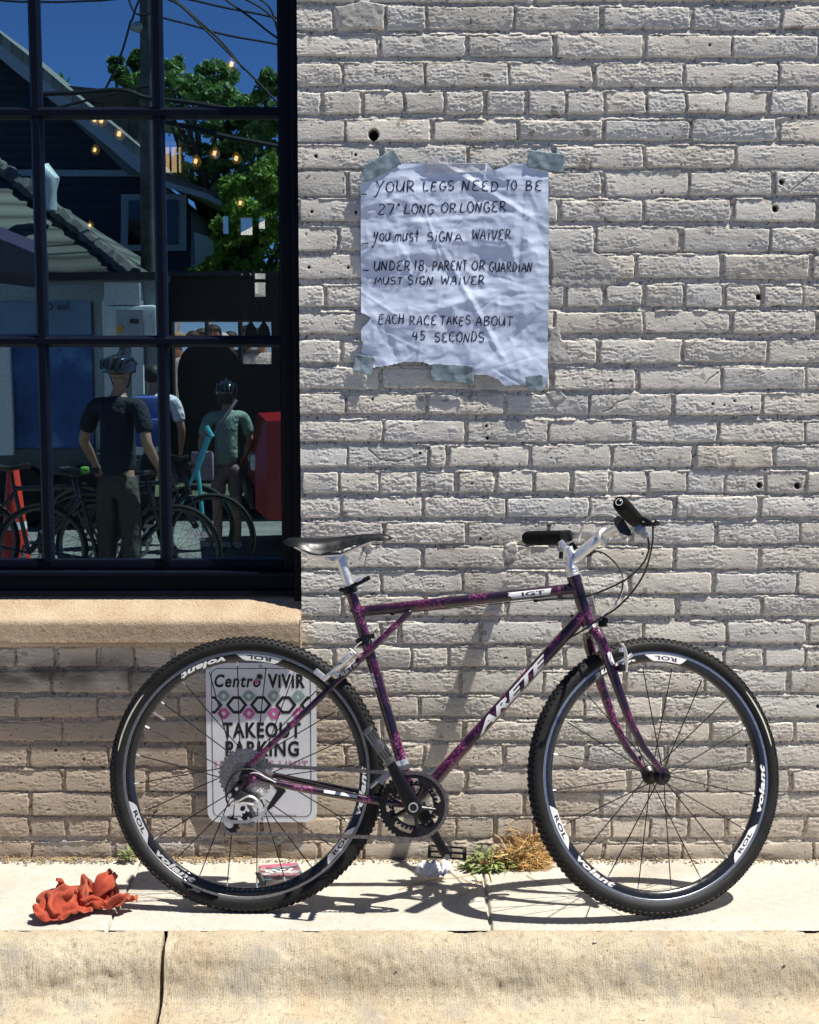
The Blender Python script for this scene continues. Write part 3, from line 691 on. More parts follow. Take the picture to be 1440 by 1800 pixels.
DEC = {'ROL': [84, 204, 324], 'volant': [112.5, 232.5, 352.5]}
def rim_text(body, cent, half, r0, r1, bold, shear, y, name, mt, parent, M):
    vs, fs = text2d(body, .02, offset=bold, shear=shear)
    vs = fit_text(vs, -half, half, r0, r1); vs, fs = cut_text(vs, fs, .004, 0)
    mb = MB(); rm_ = .309
    mb.add([M @ ring_xyz(rm_+.0-(z_), R(cent)+x/ (rm_-z_), y) for x, z_ in vs], fs); return mb.build(name, mt, parent)
def rim_side_y(r): return .0125-(.3045-r)*.22
def make_wheel(M, name, nsp, dish, hub, flr, seed):
    mb = MB(); prof = [(.3165, -.0122), (.3165, .0122), (.3045, .0125), (.300, .0118), (.291, .0085), (.2885, .0050), (.2885, -.0050), (.291, -.0085), (.300, -.0118), (.3045, -.0125)]
    mb.lathe(prof, n=120, closed=True); mb.xf(lambda v: M @ v); wh = mb.build(name, rim_black, bike)
    mb = MB()
    for s_ in (-1, 1):
        vs = []; n = 120
        for (r_, y_) in ((.3178, .0119), (.3165, .0130), (.3098, .0132), (.3090, .0125)): vs += [ring_xyz(r_, 2*math.pi*i/n, s_*y_) for i in range(n)]
        mb.add(vs, [(k_*n+i, k_*n+(i+1) % n, (k_+1)*n+(i+1) % n, (k_+1)*n+i) for k_ in range(3) for i in range(n)])
    mb.xf(lambda v: M @ v); mb.build('brake_track', brake_track, wh)
    mb = knobby(132, seed); mb.xf(lambda v: M @ v); ty = mb.build('tyre', rubber, wh, sharp=50)
    # lettering on the side of the rim: baseline outward, tops towards the hub
    for k_ in range(3):
        c = DEC['ROL'][k_]; mbp = MB(); pts = []
        n = 14; half = R(11.2)
        for i in range(n+1):
            a = R(c)-half+2*half*i/n; u_ = i/n
            ro = .3033 if u_ > .0 else .3033; e = min(1, u_/.16); ro2 = .3082; ri = .3082-.0172*math.sin(min(1, e)*math.pi/2) if u_ < .5 else .291+ (.0172)*max(0, (u_-.82)/.18)
            pts.append((ring_xyz(ro2, a, -.0130), ring_xyz(ri, a, -.0130)))
        vs = [p for q in pts for p in q]; mbp.add([M @ v for v in vs], [(2*i, 2*i+1, 2*i+3, 2*i+2) for i in range(n)]); pl = mbp.build('rim_decal', white_paint, wh)
        rim_text('ROL', c, .031, .0045, .0150, .0004, .0, -.0133, 'rim_letters', black_print, pl, M)
        rim_text('volant', DEC['volant'][k_], .062, .0025, .0178, .0009, .25, -.0133, 'rim_lettering', white_paint, wh, M)
    # label moulded on the tyre
    mbp = MB(); n = 20; a0, a1 = (R(142), R(170)) if nsp > 22 else (R(12), R(40)); y_ = lambda r_: -math.sqrt(max(1e-9, .0195**2-(r_-.3305)**2))*1.02-.0004
    vs = []
    for i in range(n+1):
        a = a0+(a1-a0)*i/n; e = .0022*math.sin(math.pi*min(max(i/n, .0), 1))**.25; vs += [ring_xyz(.3325-e, a, y_(.3325-e)), ring_xyz(.3325+e, a, y_(.3325+e))]
    mbp.add([M @ v for v in vs], [(2*i, 2*i+1, 2*i+3, 2*i+2) for i in range(n)]); mbp.build('tyre_label', simple('tyre_label_cream', (.55, .53, .45), .6), ty)
    # hub and spokes
    mb = MB(); h = hub
    mb.lathe([(.004, -h-.012), (.0085, -h-.012), (.0095, -h-.004), (.010, -h+.004), (.0135, -h+.010), (flr, -h+.016), (flr, -h+.019), (.0125, -h+.026), (.0115, 0), (.0125, h-.026), (flr, h-.019), (flr, h-.016), (.0135, h-.010), (.010, h-.004), (.0085, h+.010), (.004, h+.010)], n=22)
    mb.xf(lambda v: M @ v); mb.build('hub', black_metal, wh)
    mb = MB(); tips = MB(); rs_ = np.random.default_rng(seed)
    for i in range(nsp):
        a = 2*math.pi*(i+.35)/nsp; s_ = -1 if i % 2 else 1; cr_ = (1 if (i//2) % 2 else -1)
        ha = a+cr_*R(62 if not (nsp < 22) else 8); fl = ring_xyz(flr-.002, ha, s_*(h-.0175)*(dish if s_ < 0 else 1)); rp = ring_xyz(.2895, a, s_*.002)
        mb.tube([M @ fl, M @ rp], .0015, 6); mb.tube([M @ (rp+(fl-rp).normalized()*.012), M @ rp], .0019, 6, 1)
    mb.build('spokes', [spoke_m, silver], wh)
    va = R(147) if nsp > 22 else R(27)
    mb = MB(); mb.tube([M @ ring_xyz(.2885, va, 0), M @ ring_xyz(.262, va, 0)], .0028, 8); mb.tube([M @ ring_xyz(.262, va, 0), M @ ring_xyz(.252, va, 0)], .0034, 8); mb.build('valve', steel, wh)
    mb = MB(); mb.lathe([(0, -h-.020), (.007, -h-.019), (.009, -h-.012), (.009, -h-.008)], n=14); mb.xf(lambda v: M @ v); mb.build('axle_nut', black_metal, wh); mb = MB(); mb.lathe([(.009, h+.008), (.009, h+.014), (.006, h+.022), (0, h+.022)], n=14)
    if nsp < 22: mb.tube([Vector((-.004, h+.016, .0)), Vector((-.012, h+.020, .022)), Vector((-.010, h+.020, .048))], [.004, .005, .004], 8)
    mb.xf(lambda v: M @ v); mb.build('quick_release', black_metal, wh)
    return wh
MR = Matrix.Translation(AX); rear = make_wheel(MR, 'rear_wheel', 24, .55, .062, .026, 3)
AXF = Vector((1.046, 0, RW)); MF = STEER @ Matrix.Translation(STEER.inverted() @ (AXF+Vector((0, .012, 0)))) if False else STEER @ Matrix.Translation(Vector((1.0475, 0, RW+.002)))
front = make_wheel(MF, 'front_wheel', 20, 1., .050, .024, 5)
# ---- fork, headset (turned with the steering)
mb = MB(); crn = HT_B-SA*.022
for s_ in (-1, 1):
    pts = [crn+Vector((0, s_*.010, .002)), crn+Vector((.004, s_*.030, -.004)), crn+Vector((.012, s_*.043, -.030)), crn+Vector((.046, s_*.046, -.135)), crn+Vector((.078, s_*.048, -.225)), crn+Vector((.112, s_*.050, -.290)), Vector((1.036, s_*.050, .368))]
    mb.tube(pts, [.015, .0150, .0142, .0125, .0108, .0090, .0070], 14, flat=1.0)
    mb.prism([(1.030, .372), (1.042, .376), (1.056, .352), (1.056, .340), (1.050, .336), (1.046, .348), (1.040, .340), (1.034, .344)], s_*.050-.0022, s_*.050+.0022)
mb.tube([HT_B-SA*.006, HT_B-SA*.03], .0165, 16)
mb.xf(st); fork = mb.build('fork', paint, bike)
c0 = crn+Vector((.020, -.044, -.055)); c1 = crn+Vector((.046, -.046, -.135))
o_ = [(0, -.006), (.030, -.006), (.033, 0), (.030, .006), (0, .006), (-.003, 0)]; wrap(c0, c1, .0139, o_, [tuple(range(6))], 'fork_decal', white_paint, fork, M=STEER, roll=.15)
mb = MB()
mb.tube([hd(1.0), hd(1.03), hd(1.035), hd(1.09), hd(1.095), hd(1.16), hd(1.17), hd(1.22)], [.019, .0195, .017, .0175, .0165, .017, .0135, .0135], 20); mb.xf(st); mb.build('headset', silver, bike); mb = MB(); mb.tube([hd(-.01), hd(-.06), hd(-.07), hd(-.13)], [.0185, .0195, .021, .019], 20); mb.xf(st); mb.build('headset_race', silver, bike)
# ---- stem
mb = MB(); s0 = bk(1009, 1010); s1 = bk(997, 958); sj = bk(1006, 984); clp = bk(1058, 943)
mb.tube([HT_T+SA*.02, sj+SA*.004, bk(998, 962)], [.0122, .0128, .0120], 16)
mb.tube([sj+(sj-clp)*.06, sj+(clp-sj)*.1, sj+(clp-sj)*.35, clp], [.012, .0150, .0145, .0140], 16); 
bdir = (bk(1100, 920, -.11)-clp).normalized()
mb.tube([clp-bdir*.019, clp+bdir*.019], .0185, 20); mb.tube([clp+Vector((0, -.012, -.016)), clp+Vector((.010, -.012, -.022))], .004, 8)
mb.box(bk(990, 958, -.002), (.016, .012, .026), Matrix.Rotation(R(-40), 3, 'Y'), bev=.004)
mb.build('stem', silver, bike)
# ---- handlebar, grips, levers
mb = MB(); Rb = [clp, bk(1082, 930, -.055), bk(1101, 921, -.11), bk(1117, 914, -.150), bk(1112, 905, -.19), bk(1098, 890, -.26)]
Lb = [clp, bk(1040, 940, .055), bk(1015, 939, .11), bk(996, 943, .15), bk(970, 944.5, .19), bk(930, 946, .27)]
def smooth(pts, n=5):
    o = []; k = len(pts)
    for i in range(k-1):
        p0, p1, p2, p3 = pts[max(i-1, 0)], pts[i], pts[i+1], pts[min(i+2, k-1)]
        for j in range(n):
            t = j/n; o.append(.5*((2*p1)+(p2-p0)*t+(2*p0-5*p1+4*p2-p3)*t*t+(3*p1-p0-3*p2+p3)*t**3))
    o.append(pts[-1]); return o
pts = smooth(Lb[::-1]+Rb[1:]); nb_ = len(pts)
mb.tube(pts, [.0127 if 22 < i < 29 else .0115 for i in range(nb_)], 16); bar = mb.build('handlebar', silver, bike)
ergo = simple('grip_rubber', (.004, .004, .0045), .62, bump=.3, bscale=700, spec=.15)
def grip(a, b, c):
    pts = smooth([a, c, b], 8); n = len(pts); mb = MB(); rs = [.0165 if i in (0, n-1) else .0185+.0022*math.sin(math.pi*i/(n-1))*(.5+.5*i/n) for i in range(n)]
    mb.tube([pts[0]+(pts[0]-pts[1])*.3]+pts+[pts[-1]+(pts[-1]-pts[-2])*.28], [.012]+rs+[.013], 18); return mb
gR = grip(bk(1117, 913, -.155), bk(1090, 884, -.275), bk(1104, 900, -.215)).build('grip', ergo, bar)
gL = grip(bk(992, 944.5, .155), bk(925, 946, .272), bk(962, 945.5, .21)).build('grip', ergo, bar)
e = bk(1090, 884, -.275); d = (e-bk(1104, 900, -.215)).normalized(); e = e+d*.0068; u, v_ = frame_of(d)
if u.dot(bk(1100, 884, -.275)-bk(1090, 884, -.275)) < 0: u = -u
v_ = d.cross(u)
if v_.z < 0: v_ = -v_
mb = MB(); n = 26
mb.add([e+(u*math.cos(2*math.pi*i/n)+v_*math.sin(2*math.pi*i/n))*r_ for r_ in (.0090, .0074) for i in range(n)], [(i, (i+1) % n, n+(i+1) % n, n+i) for i in range(n)])
mb.add([e+u*.0035+v_*.004+(u*math.cos(2*math.pi*i/n)+v_*math.sin(2*math.pi*i/n))*.0024 for i in range(n)], [tuple(range(n))]); mb.build('grip_emblem', white_paint, gR)
# right shifter and brake lever
mb = MB(); mb.tube([bk(1115, 915, -.135), bk(1119, 912, -.152)], .0165, 14)
mb.tube(smooth([bk(1120, 920, -.14), bk(1130, 922, -.15), bk(1147, 922, -.185), bk(1158, 921, -.24), bk(1152, 917, -.25)], 4), [.007, .007, .0065, .006, .0055, .005, .005, .005, .005, .0048, .0046, .0045, .0045, .0045, .0045, .0045, .005], 8)
mb.box(bk(1135, 914, -.16), (.035, .012, .010), Matrix.Rotation(R(30), 3, 'Y'), bev=.004)
mb.build('brake_lever', black_metal, bar)
mb = MB(); mb.box(bk(1128, 936, -.13), (.034, .030, .018), Matrix.Rotation(R(40), 3, 'Y'), bev=.006); mb.lathe([(0, -.018), (.014, -.016), (.016, -.004), (.016, .006), (0, .006)], bk(1124, 930, -.135), 'y', 16); mb.build('shifter_body', steel, bar)
mb = MB(); mb.prism([(-.024, .024), (-.014, .030), (.000, .020), (.016, -.008), (.020, -.018), (.010, -.020), (-.010, -.012), (-.024, .010)], -.004, .004, Matrix.Translation(bk(1097, 928, -.165))); mb.lathe([(0, -.006), (.005, -.005), (.005, .004)], bk(1106, 935, -.168), 'y', 10); sl = mb.build('shift_lever', black_plastic, bar)
mb = MB(); mb.tube([bk(993, 942, .13), bk(1000, 942, .115)], .016, 14); mb.tube([bk(1003, 955, .12), bk(1018, 972, .12), bk(1036, 974, .15), bk(1045, 968, .17)], [.008, .008, .006, .005], 8); mb.box(bk(1024, 976, .11), (.05, .02, .014), Matrix.Rotation(R(-12), 3, 'Y'), bev=.005); mb.tube([bk(987, 970, .12), bk(986, 982, .12)], .006, 8); mb.build('brake_lever', black_metal, bar)
# ---- cables
def cable(pl, r_, mt, name='brake_cable'):
    pts = smooth([bk(*p) for p in pl], 6); mb = MB(); mb.tube(pts, r_, 7); return mb.build(name, mt, bike)
cab_w = simple('cable_white', (.62, .62, .60), .35); cab_b = simple('cable_black', (.012, .012, .012), .4)
cable([(1087, 921, -.12), (1080, 908, -.10), (1058, 903, -.06), (1036, 910, -.03), (1023, 930, 0), (1017, 953, 0)], .0024, cab_w)
cable([(1025, 981, .01), (1032, 1010, 0), (1042, 1050, 0), (1050, 1078, 0), (1062, 1088, -.01)], .0010, cab_w)
cable([(1139, 944, -.13), (1141, 965, -.13), (1131, 990, -.10), (1106, 1015, -.05), (1070, 1034, -.02), (1035, 1047, -.018), (1008, 1051, -.016), (985, 1052, -.012), (943, 1056, -.004)], .0025, cab_b)
cable([(1148, 925, -.20), (1147, 955, -.19), (1136, 1000, -.15), (1116, 1035, -.10), (1085, 1068, -.05), (1052, 1089, -.025), (1028, 1106, -.02), (995, 1125, -.005)], .0025, cab_b)
cable([(1045, 968, .15), (1062, 973, .12), (1082, 990, .06), (1094, 1012, .0), (1094, 1035, -.02), (1083, 1060, -.03), (1060, 1082, -.03)], .0022, cab_b)
cable([(1094, 1020, -.006), (1093, 1040, -.02), (1081, 1063, -.031), (1058, 1083, -.03)], .0026, cab_w)
# front brake: hanger, straddle wire and cantilever arms
mb = MB(); mb.lathe([(0, -.010), (.009, -.010), (.009, .006), (0, .006)], bk(1063, 1091, -.02), 'y', 12); mb.box(bk(1059, 1096, -.01), (.022, .012, .018), bev=.004); fb = mb.build('front_brake', black_metal, bike)
mb = MB(); mb.tube([bk(1062, 1090, -.02), bk(1091, 1132, -.07)], .0012, 6); mb.tube([bk(1060, 1090, -.0), bk(1052, 1125, .06)], .0012, 6); mb.build('straddle_wire', steel, fb)
mb = MB(); bp = [bk(1093, 1131, -.070), bk(1099, 1143, -.068), bk(1101, 1160, -.064), bk(1099, 1178, -.056)]
mb.tube(smooth(bp, 4), [.005, .0055, .006, .006, .006, .0065, .0065, .007, .007, .008, .008, .009, .009], 10, flat=.7); mb.tube([bk(1086, 1168, -.05), bk(1112, 1150, -.05)], .0055, 10); mb.tube([bk(1092, 1139, -.075), bk(1092, 1146, -.075)], .006, 10); mb.build('brake_arm', silver, fb)
mb = MB(); mb.box(bk(1098, 1158, -.03), (.050, .014, .012), Matrix.Rotation(R(-12), 3, 'Y'), bev=.003); mb.tube([bk(1095, 1168, -.06), bk(1095, 1180, -.06)], .009, 10); mb.tube([bk(1098, 1176, -.06), bk(1086, 1174, -.04)], .007, 10); mb.build('brake_pad', black_plastic, fb)
mb = MB(); mb.tube([bk(1052, 1125, .07), bk(1056, 1150, .065), bk(1056, 1175, .055)], .006, 10); mb.build('brake_arm', silver, fb)
# rear brake on the seat stay
mb = MB(); a = bk(568, 1196, -.050); b = bk(623, 1149, -.045)
mb.tube([a, a+(b-a)*.3, a+(b-a)*.8, b], [.0095, .0085, .007, .0055], 10, flat=.75); mb.box(bk(563, 1186, -.036), (.036, .016, .015), Matrix.Rotation(R(38), 3, 'Y'), bev=.004); mb.box(bk(607, 1157, -.052), (.030, .006, .010), Matrix.Rotation(R(-43), 3, 'Y'), bev=.002); rb = mb.build('rear_brake', silver, bike)
mb = MB(); mb.tube([bk(585, 1183, -.055), bk(592, 1189, -.05)], .009, 12); mb.build('brake_bolt', steel, rb); mb = MB(); mb.tube([bk(614, 1141, -.045), bk(624, 1150, -.05), bk(632, 1154, -.03)], .004, 8); mb.build('brake_link', steel, rb); mb = MB(); mb.tube([bk(618, 1146, -.05), bk(629, 1133, -.03), bk(640, 1126, -.01)], .0022, 6); mb.build('brake_wire', steel, rb); mb = MB(); mb.tube([bk(623, 1149, .05), bk(568, 1196, .05)], .008, 8); mb.build('brake_arm', silver, rb)
mb = MB(); mb.tube([bk(634, 1120), bk(640, 1133)], .0165, 14); mb.box(bk(647, 1119, -.014), (.034, .010, .012), Matrix.Rotation(R(-8), 3, 'Y'), bev=.003); mb.box(bk(640, 1124, -.017), (.018, .006, .014), bev=.003); mb.tube([bk(655, 1116, -.018), bk(664, 1104, -.02)], .001, 6); mb.build('cable_stop', black_metal, rb)
# ---- gears
def gear(mb, c, r0, r1, teeth, y, t, n_in=None):
    n = teeth*4; out = []
    for i in range(n):
        rr_ = r1 if i % 4 in (1, 2) else r1-.0042; out.append((rr_*math.cos(2*math.pi*i/n), rr_*math.sin(2*math.pi*i/n)))
    inn = [(r0*math.cos(2*math.pi*i/n), r0*math.sin(2*math.pi*i/n)) for i in range(n)]
    vs = [Vector((c[0]+x, y_, c[2]+z_)) for y_ in (y-t/2, y+t/2) for ring in (out, inn) for x, z_ in ring]
    f = []
    for i in range(n):
        j = (i+1) % n
        f += [(i, j, n+j, n+i), (2*n+i, 3*n+i, 3*n+j, 2*n+j), (i, 2*n+i, 2*n+j, j), (n+i, n+j, 3*n+j, 3*n+i)]
    mb.add(vs, f)
mb = MB(); tz_ = [34, 30, 26, 23, 20, 17, 15, 13, 11]
for i, tth in enumerate(tz_): gear(mb, AX, .014 if i > 5 else tth*.00202-.013, tth*.00202+.002, tth, -.022-.0037*i, .0019); mb.m = [0]*(len(mb.m)-tth*16)+[i % 2]*(tth*16)
mb.lathe([(.008, -.056), (.0165, -.056), (.0165, -.018), (.008, -.018)], AX, n=24)
cas = simple('cassette_steel', (.80, .80, .80), .22, 1., .35, 300, bump=.4, bscale=260); cass = mb.build('cassette', [cas, simple('cassette_shade', (.30, .30, .31), .35, 1., .5, 260)], rear)
CR = BBc+Vector((0, -.044, 0))
mb = MB(); gear(mb, CR, .0690, .0885, 44, -.046, .0035); gear(mb, CR, .0500, .0630, 32, -.0375, .003)
for k_ in range(5):
    a = R(65-72*k_); o_ = []
    for i in range(9):
        aa = a+R(17)*(i/4-1); o_.append((.0705*math.cos(aa), .0705*math.sin(aa)))
    for i in range(5):
        aa = a+R(9)*(1-i/2); o_.append((.051*math.cos(aa), .051*math.sin(aa)))
    mb.prism([(CR.x+x, CR.z+z_) for x, z_ in o_], -.0478, -.0442)
chr_ = mb.build('chainring', simple('chainring_black', (.013, .014, .018), .30, coat=.4), bike)
mb = MB()
for i in range(32):
    a = 2*math.pi*i/32; mb.box(CR+Vector((.0565*math.cos(a), .004, .0565*math.sin(a))), (.003, .0022, .005), Matrix.Rotation(-a, 3, 'Y'))
mb.build('chainring_teeth', steel, chr_)
mb = MB()
for k_ in range(5):
    a = R(65-72*k_); mb.tube([CR+Vector((.014*math.cos(a), -.010, .014*math.sin(a))), CR+Vector((.056*math.cos(a), -.006, .056*math.sin(a)))], [.012, .0068], 10, flat=.6)
    mb.lathe([(0, -.0125), (.0055, -.012), (.0068, -.008), (.0068, .002)], CR+Vector((.058*math.cos(a), 0, .058*math.sin(a))), n=12)
mb.lathe([(0, -.026), (.012, -.027), (.021, -.024), (.024, -.012), (.024, .004), (0, .004)], CR, n=26)
sp_ = mb.build('crank_spider', black_metal, chr_)
mb = MB(); c = CR+Vector((0, -.0330, 0)); mb.lathe([(.0088, .001), (.0092, -.0014), (.0122, -.0014), (.0128, .003)], c, n=28, cap=False); mb.build('crank_axle_cap', silver, sp_); mb = MB(); mb.lathe([(0, .0), (.0092, .0), (.0092, .004)], c, n=20); mb.build('axle_hole_shade', black_plastic, sp_)  # black disc stands in for the shaded hole inside the cap
def crank(s_, endpx, off):
    e = bk(*endpx, s_*off); c = Vector((BBc.x, s_*.066, BBc.z)); e.y = s_*off; d = e-c; L = d.length; dn = d.normalized(); up2 = Vector((0, 1, 0)).cross(dn)
    mb = MB(); P = []
    for i in range(15):
        t = i/14; p = c+d*(t*1.06-.02); hw = .0225-.0105*min(1, t*1.5)+.0028*max(0, (t-.75)/.25); th_ = .0075-.001*t
        if i == 14: hw *= .5
        if i == 13: hw *= .86
        row = []
        for j in range(14):
            a = 2*math.pi*j/14; ca, sa = math.cos(a), math.sin(a); row.append(p+up2*(hw*math.copysign(abs(ca)**.6, ca))+Vector((0, 1, 0))*(th_*math.copysign(abs(sa)**.7, sa)))
        P.append(row+[row[0]])
    mb.grid(P); n = 15; mb.f += [tuple(range(14)), tuple(range(14*15, 14*15+14))[::-1]]; mb.m += [0, 0]
    ca_ = mb.build('crank_arm', black_metal, bike, sharp=55)
    mb = MB(); mb.lathe([(.0045, -.0095), (.0075, -.0095), (.0085, -.006), (.0085, .008)], e, n=16); mb.build('pedal_bolt', steel, ca_)
    return ca_, e, dn
caN, eN, dN = crank(-1, (668, 1306), .066); caF, eF, dF = crank(1, (786, 1506), .066)
def pedal(e, s_, ax, mt):
    "open cage: two side plates, end plates and the axle body"
    mb = MB(); a = Vector(ax).normalized(); nrm = Vector((0, 1, 0)).cross(a); M = Matrix((a, Vector((0, 1, 0)), nrm)).transposed()
    c = e+Vector((0, s_*.062, 0)); 
    for k_ in (-1, 1):
        mb.box(c+a*k_*.044, (.006, .084, .020), M, bev=.002)
        for h_ in (-1, 1): mb.box(c+Vector((0, k_*.040, 0))+nrm*h_*.0075, (.09, .005, .005), M, bev=.001)
        mb.box(c+Vector((0, k_*.040, 0)), (.024, .007, .019), M, bev=.003)
        for q in range(5): mb.box(c+a*k_*.0480+Vector((0, -.034+.017*q, 0)), (.005, .008, .022), M, bev=.001)
    mb.tube([e, c+Vector((0, s_*.042, 0))], [.0065, .011], 12); mb.box(c, (.026, .06, .018), M, bev=.005)
    return mb.build('pedal', mt, bike)
pedal(eN, -1, bk(686, 1335, -.07)-bk(650, 1284, -.07), simple('pedal_grey_alloy', (.22, .22, .22), .35, .8, .3, 90)); pedal(eF, 1, (1, 0, -.06), black_metal)
# front derailleur
mb = MB(); dST = (STT-BBc).normalized(); q = BBc+dST*.108
mb.tube([q-dST*.007, q+dST*.007], .0172, 16); mb.box(q+Vector((-.014, -.016, -.012)), (.020, .016, .026), bev=.005); mb.tube([q+Vector((-.012, -.016, -.01)), q+Vector((-.03, -.026, -.028))], .008, 10)
fd = mb.build('front_derailleur', silver, bike)
mb = MB()
for y_ in (-.052, -.036):
    pts = []
    for i in range(9):
        a = R(96+50*i/8); pts.append((CR.x+.094*math.cos(a), CR.z+.094*math.sin(a)))
    for i in range(9):
        a = R(146-50*i/8); pts.append((CR.x+(.112-.010*i/8)*math.cos(a), CR.z+(.112-.010*i/8)*math.sin(a)))
    mb.prism(pts, y_-.001, y_+.001)
mb.tube([bk(651, 1384, -.046), bk(680, 1358, -.046)], .005, 8); mb.build('derailleur_cage', steel, fd)
# rear derailleur
hg = bk(432, 1367, -.066); kn1 = bk(417, 1386, -.072); kn2 = bk(405, 1397, -.074); pj = bk(449, 1413, -.078); uj = bk(437, 1438, -.050); lj = bk(406, 1450, -.050)
mb = MB()
for c_, r_ in ((hg, .010), (kn1, .0085), (kn2, .008)): mb.lathe([(0, -.010), (r_*.7, -.010), (r_, -.006), (r_, .010), (0, .010)], c_, n=16)
mb.tube([hg, kn1, kn2], [.009, .010, .009], 10); rd = mb.build('rear_derailleur', black_metal, bike)
mb = MB()
for c_ in (kn1, kn2): mb.lathe([(0, -.0125), (.0045, -.0125), (.0045, -.009)], c_, n=10)
mb.tube(smooth([bk(403, 1420, -.082), bk(420, 1408, -.090), bk(438, 1400, -.088), bk(452, 1408, -.085), bk(456, 1422, -.08)], 4), [.003]*4+[.0035]*4+[.0045]*4+[.005]*4+[.005], 8, flat=.8)
mb.tube(smooth([bk(412, 1413, -.084), bk(430, 1412, -.09), bk(452, 1416, -.088)], 4), .0032, 8); mb.lathe([(0, -.012), (.008, -.011), (.010, -.004), (.010, .008), (0, .008)], bk(450, 1414, -.080), n=16)
mb.build('linkage', silver, rd)
mb = MB(); mb.box((kn2+pj)/2+Vector((.004, .006, .002)), (.055, .016, .026), Matrix.Rotation(R(24), 3, 'Y'), bev=.006); mb.lathe([(0, -.009), (.006, -.009), (.006, .006)], bk(427, 1421, -.075), n=10); mb.build('linkage_body', simple('derailleur_grey', (.06, .06, .065), .35, .6), rd)
mb = MB()
for y_ in (-.060, -.043):
    o_ = [bk(*p, y_) for p in ((390, 1434), (396, 1433), (404, 1441), (430, 1442), (452, 1436), (464, 1425), (466, 1412), (458, 1402), (463, 1400), (470, 1413), (469, 1427), (456, 1441), (436, 1447), (411, 1448), (409, 1454), (405, 1456), (400, 1455), (395, 1450), (392, 1442))]
    mb.prism([(v.x, v.z) for v in o_], y_-.001, y_+.001)
mb.build('derailleur_cage', silver, rd)
mb = MB()
for c_ in (uj, lj): gear(mb, c_, .003, .0235 if c_ is lj else .019, 11, -.0515, .006)
mb.build('jockey_wheel', black_plastic, rd)
cable([(437, 1360, -.064), (452, 1359, -.07), (470, 1368, -.072), (492, 1379, -.064), (505, 1384, -.060), (600, 1398, -.045)], .0020, cab_w, 'gear_cable')
cable([(405, 1420, -.074), (398, 1405, -.08), (399, 1380, -.08), (415, 1358, -.075), (440, 1352, -.068), (462, 1361, -.068)], .0026, cab_b, 'gear_cable')
# chain
def chain_run(pts):
    P = [Vector(p) for p in pts]; cum = [0]
    for a, b in zip(P[:-1], P[1:]): cum.append(cum[-1]+(b-a).length)
    def at(s_):
        for i in range(len(P)-1):
            if s_ <= cum[i+1]: return P[i]+(P[i+1]-P[i])*((s_-cum[i])/(cum[i+1]-cum[i]))
        return P[-1]
    s_ = 0; k_ = 0; mb = MB()
    while s_+.0127 < cum[-1]:
        a, b = at(s_), at(s_+.0127); d = (b-a).normalized(); u = Vector((0, 1, 0)).cross(d).normalized(); w_ = .0036 if k_ % 2 else .0026
        for sg in (-1, 1):
            o = []
            for c_, a0 in ((b, -90), (a, 90)):
                for i in range(5):
                    an = R(a0+45*i); o.append(c_+d*(math.cos(an)*.0042)+u*(math.sin(an)*.0042))
            m0 = (a+b)/2
            o = [p+u*(-(p-m0).dot(u)*.28*(1-min(1, abs((p-m0).dot(d))/.005))) for p in o]
            n = len(o); vs = [p+Vector((0, sg*w_-.0005, 0)) for p in o]+[p+Vector((0, sg*w_+.0005, 0)) for p in o]
            mb.add(vs, [tuple(range(n)), tuple(range(2*n-1, n-1, -1))]+[(i, i+n, (i+1) % n+n, (i+1) % n) for i in range(n)], k_ % 2)
        mb.tube([a-Vector((0, .0042, 0)), a+Vector((0, .0042, 0))], .0022, 7); s_ += .0127; k_ += 1
    return mb
yc = -.042; ctop = bk(470, 1349, yc); rcg = .0335
arc = [AX+Vector((rcg*math.cos(R(a)), yc, rcg*math.sin(R(a)))) for a in range(232, 60, -14)]
rg_ = [Vector((CR.x+.0835*math.cos(R(a)), -.045, CR.z+.0835*math.sin(R(a)))) for a in range(104, -96, -9)]
loop = [lj+Vector((-.004, 0, -.022)), lj+Vector((-.020, 0, -.006)), lj+Vector((-.016, 0, .016)), uj+Vector((-.016, 0, -.012)), uj+Vector((.006, 0, -.019)), uj+Vector((.018, 0, .002)), uj+Vector((.008, 0, .02))]
for v in loop: v.y = -.0515
mb = chain_run(loop+arc+rg_+[Vector((CR.x-.02, -.045, CR.z-.0815)), Vector((lj.x+.10, -.050, lj.z-.022)), loop[0]]); mb.build('chain', [simple('chain_plate', (.86, .85, .82), .2, 1., .2, 300), simple('chain_inner', (.45, .44, .42), .3, 1., .3, 300)], bike)
